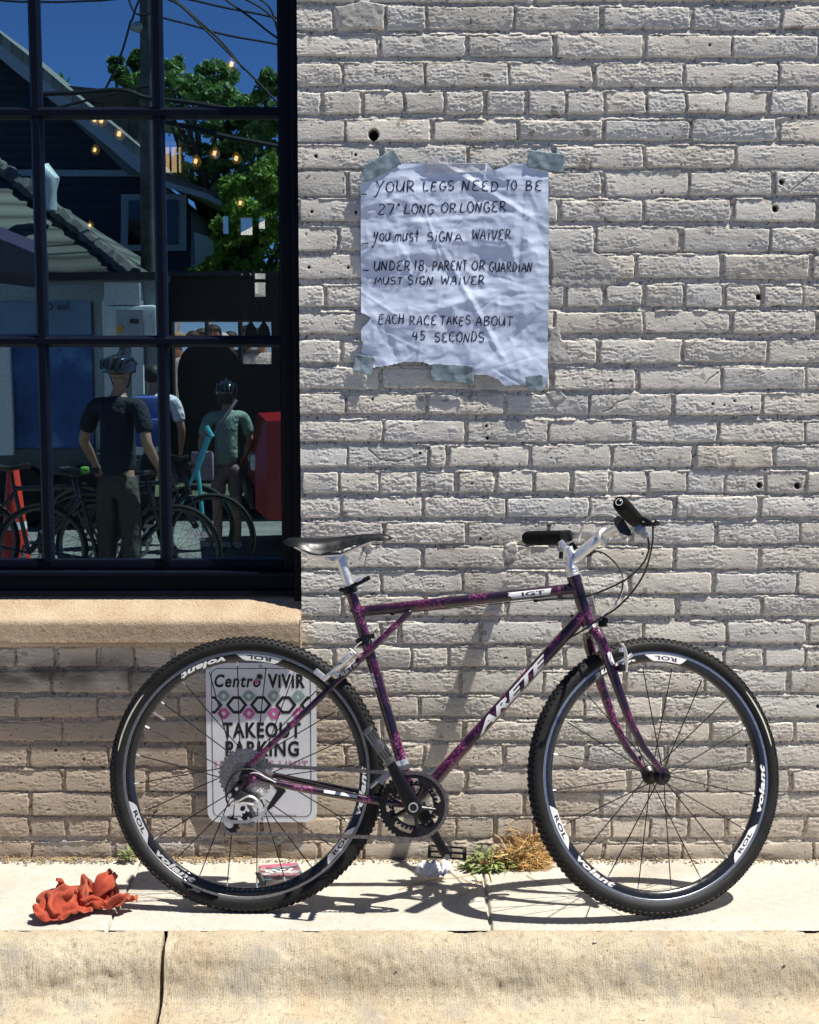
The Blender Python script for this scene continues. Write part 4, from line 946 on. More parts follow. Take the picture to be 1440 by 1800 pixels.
# ================================================================== PAPER NOTICE taped to the wall
PT, PB = wallp(800, 288), wallp(800, 678)
px0, px1 = wallp(633, 480).x, wallp(964, 480).x; pz0, pz1 = PB.z, PT.z
PWD, PHT = px1-px0, pz1-pz0
def paper_h(u, v):
    "bulge of the sheet off the wall; u, v in metres from its lower left corner"
    u = np.asarray(u, float); v = np.asarray(v, float)
    h = .0022*fbm(u*5.5+.3*v, v*7.5, 501, 2)
    r2 = np.random.default_rng(33)
    for i in range(7):                                    # flat facets meeting in sharp creases
        a = r2.normal(.9, .8); q = (u*math.cos(a)+v*math.sin(a))*r2.uniform(3.2, 8.5)+r2.uniform(0, 1)+.10*fbm(u*4, v*4, 505+i, 2); h = h+r2.uniform(.0010, .0024)*(4*np.abs(q-np.floor(q)-.5)-1)
    rr = np.random.default_rng(21)
    for i in range(26):                                   # sharp folds in every direction
        a = rr.normal(-.45, .75); n_ = np.array([-math.sin(a), math.cos(a)]); c = rr.uniform(0, 1, 2)*[PWD, PHT]
        d = (u-c[0])*n_[0]+(v-c[1])*n_[1]; al = (u-c[0])*n_[1]-(v-c[1])*n_[0]; L = rr.uniform(.06, .24); wdt = rr.uniform(.012, .05)
        h = h+rr.uniform(.0010, .0029)*rr.choice([-1, 1])*np.maximum(0, 1-np.abs(d)/wdt)*np.exp(-(al/L)**4)
    for i in range(70):
        a = rr.uniform(0, math.pi); n_ = np.array([-math.sin(a), math.cos(a)]); c = rr.uniform(0, 1, 2)*[PWD, PHT]
        d = (u-c[0])*n_[0]+(v-c[1])*n_[1]; al = (u-c[0])*n_[1]-(v-c[1])*n_[0]; L = rr.uniform(.02, .09); wdt = rr.uniform(.004, .016)
        h = h+rr.uniform(.0004, .0013)*rr.choice([-1, 1])*np.maximum(0, 1-np.abs(d)/wdt)*np.exp(-(al/L)**4)
    h = h+.0008*fbm(u*16, v*60, 521, 2)*sstep(-.3, .3, fbm(u*7, v*7, 531, 2)+.1)+.0010*(1-2*np.abs(fbm(u*26, v*30, 541, 2)))
    return h
us = np.linspace(0, PWD, 190); vs_ = np.linspace(0, PHT, 220); U, W_ = np.meshgrid(us, vs_)
def pj_(x, y): p = wallp(600+x/3.4286, 240+y/3.4286); return p.x-px0, p.z-pz0
edge = [pj_(*q) for q in ((113,285),(235,232),(370,158),(520,165),(700,160),(880,158),(912,205),(1050,160),(1125,158),(1160,190),(1252,208),(1252,700),(1249,1050),(1249,1500),(985,1502),(945,1465),(880,1440),(800,1436),(795,1400),(545,1380),(490,1360),(440,1357),(370,1362),(270,1385),(190,1395),(195,1330),(120,1310),(122,1245),(135,1243),(120,1225),(120,1165),(150,1130),(180,1095),(150,1075),(118,1062),(117,900),(114,500))]
def inside(U, W_, P):
    ins = np.zeros(U.shape, bool); n = len(P)
    for i in range(n):
        (ax, az), (bx, bz) = P[i], P[(i+1) % n]
        ins ^= ((az > W_) != (bz > W_)) & (U < (bx-ax)*(W_-az)/((bz-az) or 1e-9)+ax)
    return ins
PY = -.0105
hh = paper_h(U, W_)
V = np.stack([px0+U, PY-hh, pz0+W_], -1).reshape(-1, 3); Q = gridq(len(us), len(vs_))
ins = inside(U, W_, edge).reshape(-1); Q = Q[ins[Q].sum(1) >= 3]
m = NM('notice_paper'); m.base(m.ramp(m.noise(60, 3), [(.3, (.70, .80, 1.0)), (.7, (.73, .83, 1.0))])); m.set(Roughness=.75); m.bump(m.noise(190, 4, .6), .25, .0012)
paper = np_mesh('paper_notice', V, Q, m.mat); setp(paper, 'wrinkled white paper notice handwritten in black and taped to the wall', 'notice')
ink = simple('marker_ink', (.012, .014, .045), .6)
def arc(cx, cy, rx, ry, a0, a1, n=9): return [(cx+rx*math.cos(R(a0+(a1-a0)*i/n)), cy+ry*math.sin(R(a0+(a1-a0)*i/n))) for i in range(n+1)]
GL = {'Y': [[(0, 1), (.45, .45)], [(1, 1.05), (.55, .5), (.2, -.25), (-.05, -.42), (-.25, -.36)]], 'y': [[(0, 1), (.1, .55), (.45, .45), (.8, 1)], [(.8, 1), (.5, .1), (.2, -.55), (-.1, -.7), (-.3, -.5)]],
 'O': [arc(.5, .5, .5, .5, 100, 470, 14)], 'o': [arc(.5, .4, .45, .4, 100, 470, 12)], 'U': [[(0, 1), (.03, .3), (.3, 0), (.65, .1), (.85, .5), (.95, 1)], [(.95, 1), (.95, .1), (1.05, 0)]], 'u': [[(0, .8), (.05, .2), (.35, 0), (.75, .3), (.85, .8)], [(.85, .8), (.9, .05)]],
 'R': [[(.1, 0), (.1, 1)], [(.0, 1), (.6, 1.02), (.85, .8), (.6, .52), (.15, .45)], [(.3, .48), (1, 0)]], 'L': [[(.15, 1), (.05, 0), (.95, .05)]], 'E': [[(.1, 1), (.05, 0), (.85, .02)], [(.1, 1), (.85, 1)], [(.08, .52), (.7, .55)]], 'e': [arc(.62, .75, .5, .26, 50, 250)+arc(.62, .25, .55, .25, 110, 310)],
 'G': [arc(.55, .5, .5, .5, 50, 330, 11)+[(1, .42), (.6, .42)]], 'S': [arc(.5, .75, .42, .25, 30, 250, 7)+arc(.5, .25, .45, .25, 75, -150, 8)], 's': [arc(.5, .6, .38, .2, 30, 250, 7)+arc(.5, .2, .4, .2, 75, -150, 8)],
 'N': [[(0, 0), (.12, 1)], [(.12, 1), (.75, 0)], [(.75, 0), (.95, 1)]], 'D': [[(.1, 0), (.12, 1)], [(0, 1), (.6, .95), (.95, .5), (.65, .1), (0, 0)]], 'T': [[(.5, 1), (.48, 0)], [(0, 1), (1, 1.02)]], 't': [[(.5, 1.1), (.48, 0)], [(.1, .75), (.9, .78)]],
 'B': [[(.1, 0), (.12, 1)], [(0, 1), (.65, .98), (.75, .75), (.15, .53)], [(.15, .53), (.8, .5), (.85, .15), (0, 0)]], 'A': [[(0, 0), (.5, 1), (.98, 0)], [(.2, .36), (.8, .38)]], 'M': [[(0, 0), (.15, 1), (.5, .35), (.85, 1), (1, 0)]], 'm': [[(0, 0), (.02, .7)], [(.02, .5), (.25, .72), (.45, .5), (.45, 0)], [(.45, .5), (.7, .72), (.92, .5), (.95, 0)]],
 'W': [[(0, 1), (.2, 0), (.5, .7), (.75, 0), (1, 1)]], 'i': [[(.5, .75), (.48, 0)], [(.5, 1.08), (.52, 1.14)]], 'V': [[(0, 1), (.45, 0), (1, 1)]], '1': [[(.5, 1), (.45, 0)]], '8': [arc(.5, .75, .32, .25, 270, -90, 10)+arc(.5, .25, .42, .26, 90, 450, 10)], ',': [[(.5, .12), (.35, -.2)]],
 'P': [[(.1, 0), (.12, 1)], [(0, 1), (.7, .98), (.9, .75), (.6, .5), (.12, .45)]], 'C': [arc(.6, .5, .55, .5, 50, 310, 10)], 'K': [[(.1, 0), (.1, 1)], [(.85, 1), (.12, .42)], [(.3, .55), (.95, 0)]], 'H': [[(.08, 0), (.1, 1)], [(.9, 0), (.92, 1)], [(.1, .5), (.9, .52)]],
 '4': [[(.3, 1), (.05, .45), (.9, .48)], [(.8, .95), (.75, 0)]], '5': [[(.9, 1), (.25, 1), (.2, .6)]+arc(.45, .3, .42, .3, 110, -140, 8)], '2': [arc(.45, .75, .4, .26, 160, -20, 7)+[(.05, 0), (.95, .02)]], '7': [[(.0, 1), (.95, 1), (.4, 0)]], '"': [[(.3, 1.1), (.28, .8)], [(.6, 1.1), (.58, .8)]], '-': [[(0, .1), (1, .12)]]}
LINES = [('-', 125, 155, 352, 30), ('YOUR', 208, 440, 335, 64), ('LEGS', 495, 678, 328, 55), ('NeeD', 728, 942, 330, 58), ('TO', 985, 1054, 325, 56), ('Be', 1110, 1205, 328, 62),
 ('27"', 222, 352, 470, 60), ('LONG', 382, 555, 468, 56), ('OR', 602, 690, 460, 56), ('LONGeR', 717, 990, 455, 60),
 ('-', 125, 165, 650, 30), ('you', 195, 295, 630, 58), ('must', 325, 470, 632, 58), ('SiGN', 517, 665, 634, 56), ('A', 683, 728, 633, 45), ('WAiVeR', 787, 1016, 622, 58),
 ('-', 130, 165, 810, 30), ('UNDeR', 197, 413, 808, 56), ('18,', 440, 520, 806, 58), ('PAReNT', 548, 758, 806, 54), ('OR', 787, 865, 806, 52), ('GUARDiAN', 892, 1145, 818, 58),
 ('MUST', 202, 368, 892, 42), ('SiGN', 398, 550, 893, 52), ('WAiVeR', 602, 860, 892, 52), ('EACH', 226, 374, 1130, 58), ('RACe', 412, 572, 1135, 56), ('TAKES', 597, 776, 1135, 50), ('ABOUT', 810, 1032, 1140, 52),
 ('45', 428, 503, 1228, 50), ('SeCONDS', 562, 858, 1236, 54)]
mb = MB(); rr = random.Random(5)
WID = {'i': .45, '1': .4, ',': .35, 'M': 1.15, 'W': 1.2, 'm': 1.2, '"': .5, 'L': .8}
for (tx, xa, xb, yb, hp) in LINES:
    ws = [WID.get(c, .9) for c in tx]; tot = sum(ws)+.32*(len(tx)-1); sc = (xb-xa)/tot; x = xa
    for c, w__ in zip(tx, ws):
        hs = hp*(1+rr.uniform(-.06, .06)); sl = rr.uniform(.02, .12); dy = rr.uniform(-3, 3)
        for st_ in GL[c]:
            P = []
            pl = [Vector((a, b, 0)) for a, b in st_]
            if len(pl) > 2: pl = smooth(pl, 3)
            else: pl = [pl[0]+(pl[1]-pl[0])*(i/4) for i in range(5)]
            for q in pl: P.append(pj_(x+(q.x*w__)*sc+q.y*hs*sl, yb+dy-q.y*hs))
            n = len(P); vsr = []
            for i in range(n):
                a, b = P[max(i-1, 0)], P[min(i+1, n-1)]; dx, dz = b[0]-a[0], b[1]-a[1]; L = math.hypot(dx, dz) or 1e-9; hw = .00155*(1+.28*math.sin(i*.9+x*.13))
                for sg in (-1, 1):
                    uu, ww = P[i][0]-dz/L*hw*sg, P[i][1]+dx/L*hw*sg; vsr.append((px0+uu, PY-float(paper_h(uu, ww))-.0007, pz0+ww))
            mb.add(vsr, [(2*i, 2*i+1, 2*i+3, 2*i+2) for i in range(n-1)])
        x += (w__+.32)*sc
mb.build('handwritten_lettering', ink, paper, fix=False)
def tape(poly, mt, lab, seed, y=-.0128, name='duct_tape'):
    P = [pj_(*q) for q in poly]; xs0 = [p[0] for p in P]; zs0 = [p[1] for p in P]
    us = np.linspace(min(xs0), max(xs0), 34); vs = np.linspace(min(zs0), max(zs0), 30); U, W2 = np.meshgrid(us, vs); ins = inside(U, W2, P).reshape(-1)
    hb = np.clip(paper_h(np.clip(U, 0, PWD), np.clip(W2, 0, PHT)), -.003, .008)
    h = hb+.0016*fbm(U*45+seed, W2*45, 600+seed, 2)
    V = np.stack([px0+U, y-h-.001, pz0+W2], -1).reshape(-1, 3); Q = gridq(len(us), len(vs)); Q = Q[ins[Q].sum(1) >= 2]
    o = np_mesh(name, V, Q, mt); sm = o.modifiers.new('s', 'SOLIDIFY'); sm.thickness = .0006
    return setp(o, lab, 'tape', 'tape holding the paper notice')
tp = simple('grey_duct_tape', (.25, .32, .36), .42, var=.12, scale=60, bump=.25, bscale=300)
tape([(105,265),(150,170),(235,125),(318,80),(368,165),(235,235),(150,275)], tp, 'crinkled grey tape over the upper left corner of the paper notice', 1)
tape([(1130,85),(1345,112),(1330,217),(1120,185)], tp, 'blue grey tape over the upper right corner of the paper notice', 2)
tape([(90,1313),(200,1330),(180,1437),(70,1415)], tp, 'small grey tape square at the lower left corner of the notice', 3)
tape([(548,1368),(797,1382),(795,1487),(535,1470)], tp, 'wide grey tape strip under the bottom edge of the notice', 4)
tape([(1105,1446),(1160,1440),(1210,1434),(1215,1530),(1130,1535)], tp, 'folded grey tape at the lower right corner of the notice', 5)
ct = simple('clear_tape', (.72, .75, .82), .25, var=.05)
tape([(510,165),(873,163),(875,216),(510,222)], ct, 'clear tape strip along the top edge of the notice', 6, y=-.0115, name='clear_tape')

# ================================================================== METAL SIGN behind the rear wheel
SW, SH = .305, .452; s_o = wallp(460, 1306, -.012); SX, SZ = s_o.x, s_o.z
sign = empty('takeout_parking_sign', (SX, -.0125, SZ), label='white metal takeout parking sign with rounded corners behind the rear wheel', cat='sign')
sgm = simple('sign_white', (.84, .86, .90), .38, var=.03); sk = simple('sign_black', (.012, .012, .014), .45); sp_k = simple('sign_pink', (.62, .13, .36), .45); spl = simple('sign_pale_pink', (.58, .30, .40), .5); sgn = simple('sign_sage', (.30, .42, .39), .45)
mb = MB(); mb.prism(rect_out(SW, SH, .030, 8), -.001, .001); mb.build('panel', sgm, sign)
mb = MB(); ring_faces(mb, rect_out(SW-.030, SH-.030, .020, 8), rect_out(SW-.0335, SH-.0335, .0185, 8), -.0016); mb.build('border', sk, sign)
def sxy(x, y): return (x-664)/1078*SW, (917-y)/1580*SH      # from the enlarged photograph of the sign
def stext(body, x0, x1, y0, y1, mt, bold=.0006, shear=0, name='lettering', y=-.0016):
    vs, fs = text2d(body, .05, offset=bold, shear=shear, space=1.14); a = sxy(x0, y1); b = sxy(x1, y0); vs = fit_text(vs, a[0], b[0], a[1], b[1])
    mb = MB(); mb.add([(x, y, z_) for x, z_ in vs], fs); return mb.build(name, mt, sign)
stext('Centro', 210, 662, 238, 368, sk, .0014, .2); stext('ViViR', 730, 1095, 235, 375, sk, .0020)
stext('TAKEOUT', 285, 1050, 710, 868, sk, .0017); stext('PARKING', 310, 1030, 895, 1052, sk, .0017); stext('15 MINUTE LIMIT', 205, 1120, 1092, 1172, spl, .0012)
stext('WHILE PARKING-', 560, 775, 1602, 1622, sk, .0004); stext('VEHICLES WILL BE REMOVED AT OWNERS EXPENSE', 330, 1000, 1630, 1648, sk, .0004)
def spoly(pts, mt, y=-.0016, name='pattern', inner=None):
    mb = MB(); P = [sxy(*p) for p in pts]
    if inner: ring_faces(mb, P, [sxy(*p) for p in inner], y)
    else: mb.add([(x, y, z_) for x, z_ in P], [tuple(range(len(P)))])
    return mb.build(name, mt, sign)
def octo(cx, cy, rx, ry, k=.42): return [(cx-rx, cy), (cx-rx*k, cy-ry), (cx+rx*k, cy-ry), (cx+rx, cy), (cx+rx*k, cy+ry), (cx-rx*k, cy+ry)]
mbk = MB()
for cx in (424, 660, 905): ring_faces(mbk, [sxy(*p) for p in octo(cx, 540, 106, 86, .36)], [sxy(*p) for p in octo(cx, 540, 72, 58, .36)], -.0016)
for pts in ([(180, 455), (215, 455), (290, 540), (215, 625), (180, 625), (180, 600), (205, 600), (255, 540), (205, 480), (180, 480)], [(1140, 455), (1110, 455), (1042, 540), (1110, 625), (1140, 625), (1140, 600), (1118, 600), (1078, 540), (1118, 480), (1140, 480)]): mbk.add([(x, -.0016, z_) for x, z_ in [sxy(*p) for p in pts]], [tuple(range(len(pts)))])
mbk.build('pattern', sk, sign)
for cy, mt in ((452, sgn), (625, sp_k)):
    for cx in (298, 544, 790, 1030):
        mbk = MB(); ring_faces(mbk, [sxy(*p) for p in [(cx-66, cy), (cx-22, cy-54), (cx+22, cy-54), (cx+66, cy), (cx+22, cy+54), (cx-22, cy+54)]], [sxy(*p) for p in [(cx-24, cy), (cx-4, cy-24), (cx+4, cy-24), (cx+24, cy), (cx+4, cy+24), (cx-4, cy+24)]], -.0017); mbk.build('diamond', mt, sign)
def sdot(cx, cy, r_, mt, y, sq=1.): spoly([(cx+r_*sq*math.cos(R(a)), cy+r_*math.sin(R(a))) for a in range(0, 360, 20)], mt, y, 'emblem')
sdot(652, 266, 36, sgn, -.00165); sdot(652, 262, 24, sk, -.0019); sdot(622, 305, 30, sp_k, -.0019, .55)
spoly([(745, 1310), (812, 1390), (700, 1575), (720, 1590), (770, 1550), (900, 1392), (830, 1300)], sk, name='arrow')
for p in ((664, 165), (664, 1672)):
    x, z_ = sxy(*p); mb = MB(); mb.lathe([(0, -.004), (.004, -.0035), (.005, -.001)], (x, 0, z_), n=12); mb.build('screw', steel, sign)

# ================================================================== THINGS ON THE SIDEWALK
m = NM('red_terry_cloth'); n1 = m.noise(30, 4); m.base(m.ramp(n1, [(.3, (.27, .030, .016)), (.55, (.42, .058, .026)), (.75, (.52, .10, .05))])); m.set(Roughness=.95); m.b.inputs['Sheen Weight'].default_value = .5; m.b.inputs['Sheen Tint'].default_value = (1, .5, .3, 1); m.bump(m.noise(620, 3), .8, .002); red = m.mat
# a cloth that was dropped and left to settle: 46 x 46 points of its weave, steps along each row in half millimetres
CLOTH = [
-293,5,1,11,20,27,27,24,16,16,21,14,6,15,18,9,15,22,12,9,9,8,9,14,0,-1,2,14,4,7,13,1,22,24,36,14,28,22,23,15,-9,16,2,11,5,10,
-294,2,5,19,20,26,25,12,20,15,15,16,14,17,11,18,21,9,12,11,-2,13,13,9,13,-3,2,-3,9,15,15,7,16,17,38,20,28,16,20,15,8,-7,15,3,17,10,
-282,-2,12,13,22,23,13,13,18,18,15,7,21,17,18,12,18,15,13,3,7,1,14,12,12,3,5,-6,13,5,11,18,12,18,35,26,27,20,19,6,15,-6,2,11,11,21,
-282,9,2,20,21,17,19,14,10,12,17,4,18,18,17,19,11,18,14,0,11,10,7,4,8,6,3,4,3,11,18,18,15,12,38,21,29,15,15,17,8,6,0,-4,19,12,
-285,13,8,23,19,14,6,15,15,12,12,15,16,14,20,10,27,11,2,5,12,4,12,11,4,0,6,1,1,13,19,20,23,20,31,17,25,20,11,13,0,8,8,11,-5,23,
-289,2,23,22,25,-2,20,15,10,13,10,19,9,19,16,21,14,12,-4,9,10,4,11,9,7,1,0,13,-1,16,15,22,26,17,30,18,24,17,8,11,5,10,-1,13,7,3,
-279,2,16,21,26,-1,12,11,14,16,11,14,21,1,17,24,17,8,-6,9,8,5,11,7,7,1,3,8,7,14,18,26,27,12,31,14,21,14,11,10,7,5,7,1,6,2,
-266,1,10,13,27,13,-5,16,12,7,16,8,20,4,19,32,8,9,-9,7,7,4,12,10,2,0,9,7,7,16,21,27,28,10,27,11,22,12,8,10,4,6,4,1,4,0,
-273,19,2,19,27,5,-5,13,2,13,7,13,17,13,22,18,16,4,-6,13,-1,6,11,11,4,1,-3,13,14,11,24,29,25,13,27,8,24,2,11,4,3,3,4,-1,4,-2,
-272,-2,21,28,25,-15,13,9,6,-3,11,11,12,18,22,18,14,-1,7,20,4,-6,4,8,7,4,-7,5,21,19,22,29,23,26,18,8,15,5,6,5,-4,6,3,9,-14,-1,
-290,6,28,23,21,-2,15,-3,18,-2,3,14,18,4,30,4,26,11,-10,21,12,4,-9,5,8,-6,9,8,-2,20,28,28,24,27,27,18,-1,0,-8,9,7,-7,4,8,2,-7,
-299,11,23,29,6,15,13,7,-3,8,4,13,16,8,30,21,11,14,-23,19,19,10,-13,-2,8,-2,8,3,2,22,22,31,30,19,24,13,11,1,-2,-5,-2,-8,5,19,-5,12,
-299,15,22,13,19,17,7,7,8,8,4,11,3,21,13,28,23,14,-24,1,18,9,4,-4,-4,1,9,-1,19,10,23,29,28,28,10,5,5,0,-3,-3,12,3,-5,15,-5,13,
-288,9,25,23,2,16,12,2,9,2,12,12,1,23,19,27,24,7,-24,6,15,-9,4,4,6,11,9,-12,20,1,26,21,27,22,16,2,2,3,0,-7,2,7,11,-4,7,8,
-276,10,22,17,-2,8,10,10,10,9,0,6,19,26,17,22,27,5,-20,-4,26,-20,4,-3,11,8,13,-5,24,-9,25,16,30,17,7,1,2,3,4,-1,-1,1,4,0,12,9,
-264,6,24,-1,14,10,2,9,10,-2,11,19,14,25,18,19,13,19,-17,-15,21,-12,-6,4,11,9,7,13,19,-4,9,12,26,11,2,1,1,6,6,-1,1,16,-1,-1,11,9,
-254,6,23,-1,13,9,7,-2,10,9,4,18,24,23,21,18,-4,15,7,-27,5,-2,5,4,13,11,3,12,14,-10,15,-1,10,14,1,2,2,6,7,1,17,7,0,0,14,13,
-243,5,22,-2,10,7,6,8,6,8,5,10,25,25,21,1,11,7,17,-22,-6,0,11,18,11,4,1,8,3,-14,24,-14,14,10,9,3,6,3,6,5,7,10,2,1,14,13,
-244,13,20,-4,10,6,1,8,7,11,16,5,25,21,14,17,15,6,-2,-23,-1,9,14,17,-2,8,11,3,6,-22,7,13,-11,10,9,6,6,4,14,10,3,12,-2,2,10,8,
-253,21,17,2,9,7,4,7,4,12,16,14,24,6,20,14,-1,9,-1,-13,13,14,5,-4,15,15,12,-8,-8,-1,-14,17,13,-13,8,12,8,7,6,9,5,24,-6,15,-10,20,
-258,25,9,15,8,5,7,7,5,15,19,13,22,6,26,18,6,-3,-9,-10,13,11,5,-1,11,10,8,-8,8,-21,0,9,20,-15,8,4,7,9,9,15,4,24,-2,28,-7,6,
-252,21,14,-4,20,11,6,-2,12,16,20,14,22,3,24,13,2,-9,8,-8,9,14,6,-10,8,12,7,2,8,-21,2,3,21,4,10,-3,3,3,22,-1,27,20,2,25,-1,3,
-254,26,3,13,-7,18,11,-1,12,12,25,28,0,19,7,20,9,-11,7,12,5,8,-6,-7,8,9,6,20,0,-14,15,-6,16,10,12,11,-1,1,12,6,12,21,16,24,6,4,
-255,22,-6,14,12,-5,19,-3,3,27,26,23,18,20,-3,-2,15,8,3,16,11,4,-18,7,15,12,-6,9,0,13,13,9,8,-6,-9,14,10,10,8,28,2,25,18,18,9,4,
-254,20,4,-4,12,2,14,7,6,22,24,25,22,1,15,-8,9,9,11,17,23,-18,-1,8,10,10,-3,-10,17,26,11,12,-8,-3,-4,3,11,13,23,-3,28,21,24,3,-1,0,
-254,13,16,-7,2,12,6,13,9,22,25,26,24,1,5,0,10,17,14,4,15,-18,13,-2,11,10,-5,-17,30,28,4,22,-4,0,-4,-10,14,4,19,28,16,16,27,2,1,-5,
-256,11,10,17,-6,3,7,14,12,23,26,27,26,-8,8,9,15,15,3,-9,16,1,-2,12,14,-3,-5,-4,25,31,-2,17,0,-8,2,-10,5,20,26,25,8,23,6,6,-11,-11,
-253,1,7,20,8,-8,12,16,16,23,28,31,-5,17,17,16,17,14,-11,-17,5,-3,15,16,13,-1,-8,-4,20,29,-3,13,7,-10,14,-12,0,21,26,29,-3,24,-4,7,-11,13,
-253,0,16,4,5,2,19,15,20,22,31,27,2,21,20,13,2,10,-2,-15,-7,-2,19,2,11,15,2,-6,16,14,12,11,-5,1,10,1,-7,21,26,16,14,10,-10,4,17,6,
-246,3,4,10,11,7,5,24,23,26,26,13,25,18,11,2,1,11,6,-9,-6,-11,14,5,13,15,-8,16,16,4,11,-2,14,3,1,3,-1,10,28,4,27,-5,-3,6,23,5,
-240,-6,13,6,20,3,18,25,23,21,27,10,24,5,4,4,-6,19,9,1,-20,5,1,15,12,13,3,14,16,3,0,0,8,12,1,4,6,-9,17,19,24,0,-7,3,24,10,
-243,2,4,11,26,10,19,14,31,25,19,8,22,12,-1,-9,4,-2,12,9,-6,-2,9,5,11,4,17,23,8,10,0,-9,0,14,11,9,-1,2,13,-5,23,12,-9,3,14,10,
-233,3,-12,23,21,22,14,9,30,27,17,8,12,4,5,-6,-2,1,21,-3,16,2,5,0,10,14,13,19,15,-1,4,-7,-4,0,9,5,22,4,20,-24,13,8,18,-13,2,9,
-215,-22,10,20,14,31,-4,15,27,23,20,9,10,5,0,0,2,7,1,10,19,8,6,2,10,15,12,14,7,8,-3,-2,-4,1,9,0,17,18,10,-3,-11,-1,5,27,-22,18,
-222,2,10,15,22,14,-16,16,32,25,16,17,6,-1,3,-9,-1,6,13,27,18,8,6,7,8,15,14,10,0,15,-4,-5,-5,4,6,8,15,10,21,1,-16,-4,-11,2,29,-24,
-216,-1,17,5,30,4,-19,23,27,20,18,16,5,1,-10,-1,13,4,11,26,25,14,7,7,6,16,10,16,-11,17,-9,-4,2,-1,10,16,18,4,26,5,-13,-13,-15,-13,3,29,
-224,13,4,17,12,11,-16,23,21,23,16,9,7,-4,-1,4,1,5,27,23,19,20,16,10,10,-5,20,18,-7,8,-14,-6,11,4,6,18,6,24,24,9,-5,-12,-16,-18,-19,5,
-220,18,7,5,16,-1,-13,23,21,24,9,6,4,-4,1,2,10,21,14,24,23,13,15,9,12,7,6,16,7,12,-8,-17,-1,3,19,21,11,22,24,-3,8,-4,-9,-18,-19,-18,
-204,17,3,3,10,-4,-17,22,23,12,11,2,2,0,0,11,17,8,26,25,13,17,8,14,10,5,14,17,12,7,4,-14,-6,4,10,19,21,17,13,9,5,-2,1,-9,-15,-18,
-202,16,6,14,1,-4,-24,17,18,14,8,-1,2,7,7,13,3,23,22,20,23,7,10,15,9,5,11,16,7,10,12,-3,-2,5,-4,24,20,22,-7,11,7,3,1,2,-15,-21,
-202,7,10,12,5,1,-24,15,6,13,10,1,1,10,13,-3,19,21,22,19,20,10,17,7,7,0,16,13,2,11,11,12,7,7,-3,19,25,12,-16,9,8,6,6,2,-17,-22,
-195,8,2,3,4,6,-6,-10,17,5,11,8,6,2,1,13,18,23,24,16,17,17,10,-3,9,14,8,7,-2,10,15,13,4,23,10,8,26,-3,-4,0,6,8,5,-2,-10,-21,
-209,16,4,-3,4,7,2,-12,16,10,10,2,3,3,-3,18,19,24,23,24,8,8,8,22,10,1,2,2,8,7,15,12,12,26,2,22,29,4,-10,-11,-2,8,7,2,-19,-14,
-214,10,3,0,5,3,10,4,-3,9,6,6,4,5,14,9,21,17,22,19,11,15,11,7,3,5,3,10,6,6,19,17,11,26,1,21,28,5,-12,-6,-3,-1,6,8,-21,-8,
-199,-14,0,8,13,-9,17,-8,6,5,7,10,9,15,-1,17,22,20,16,19,9,15,6,7,5,11,-9,13,17,5,9,18,19,24,2,17,17,5,9,-7,-9,0,1,-1,-12,-1,
-198,-3,-12,4,12,-5,17,-3,7,5,7,16,11,-10,5,20,23,25,22,17,14,14,-3,-6,8,0,9,1,21,12,8,16,22,9,27,-2,23,13,10,-3,-6,-5,-3,-6,-10,3,
-136,-7,-13,-18,-9,-3,0,13,5,4,-1,-8,19,6,2,-12,20,15,16,15,11,9,10,1,12,13,5,0,10,11,-15,-17,2,19,-4,-27,-9,-11,2,0,13,6,9,12,11,15,
-145,9,-18,-11,-18,-7,10,17,5,3,-12,-4,5,8,12,-8,18,25,17,8,10,7,3,8,1,6,12,13,8,-7,16,-21,-17,22,5,-23,-8,-14,-2,3,6,12,5,15,12,16,
-144,-3,-2,-15,-8,-16,20,18,4,-1,-7,-13,6,-5,13,14,16,23,4,19,6,12,-3,4,1,7,6,12,3,14,3,-13,-19,9,7,-4,-9,-10,-6,5,1,12,7,10,19,16,
-138,-5,-15,5,-17,-5,14,2,16,7,-4,-17,4,-8,22,14,15,18,8,13,7,11,-8,10,-1,4,-2,6,21,17,-9,0,-18,-7,1,8,-5,-19,6,4,5,8,8,8,13,23,
-123,-9,-16,-4,-7,-2,10,-15,10,7,16,-10,-16,7,18,25,-7,22,20,-1,11,17,-5,-6,7,4,3,9,18,5,-11,1,-5,-15,-6,7,1,-4,-13,6,13,9,14,3,18,13,
-116,-16,-2,-6,-3,-8,4,-13,-12,9,19,10,-11,7,18,16,-5,19,9,14,2,10,-3,2,7,-2,8,7,6,11,7,-16,9,-27,-1,-5,2,-5,-1,8,10,9,11,14,23,2,
-116,-4,1,-5,-2,-9,-19,-11,-5,0,7,17,-1,19,18,16,-4,20,5,13,-2,7,3,-3,10,4,6,-3,19,0,-4,0,11,-32,3,-10,1,-4,4,10,10,5,10,16,24,2,
-107,-2,-24,22,-7,-23,-12,-6,0,-3,3,10,8,19,9,5,15,11,19,5,-4,11,-3,1,11,7,-11,17,6,0,1,2,15,-33,2,-11,-6,2,6,6,12,0,15,16,24,0,
-91,-8,-20,14,-1,-21,-13,-7,-4,1,-4,10,3,22,3,21,16,-5,24,11,-11,17,-2,-3,5,9,-3,8,-7,13,-8,5,30,-31,0,-6,-6,-11,9,9,10,-1,17,15,24,2,
-75,-21,-3,0,4,-20,-13,-9,-3,-2,1,-6,13,13,14,29,-15,13,25,0,-1,11,5,-1,2,10,-5,-9,-10,12,16,0,30,-19,-15,8,-17,4,0,7,1,11,18,11,25,-17,
-77,-8,4,-4,-3,-22,0,-14,-5,-2,0,-1,0,27,4,29,-5,10,17,4,-3,8,6,9,1,8,0,-8,-24,10,13,6,21,-11,-9,-13,6,6,1,0,6,0,17,5,3,24,
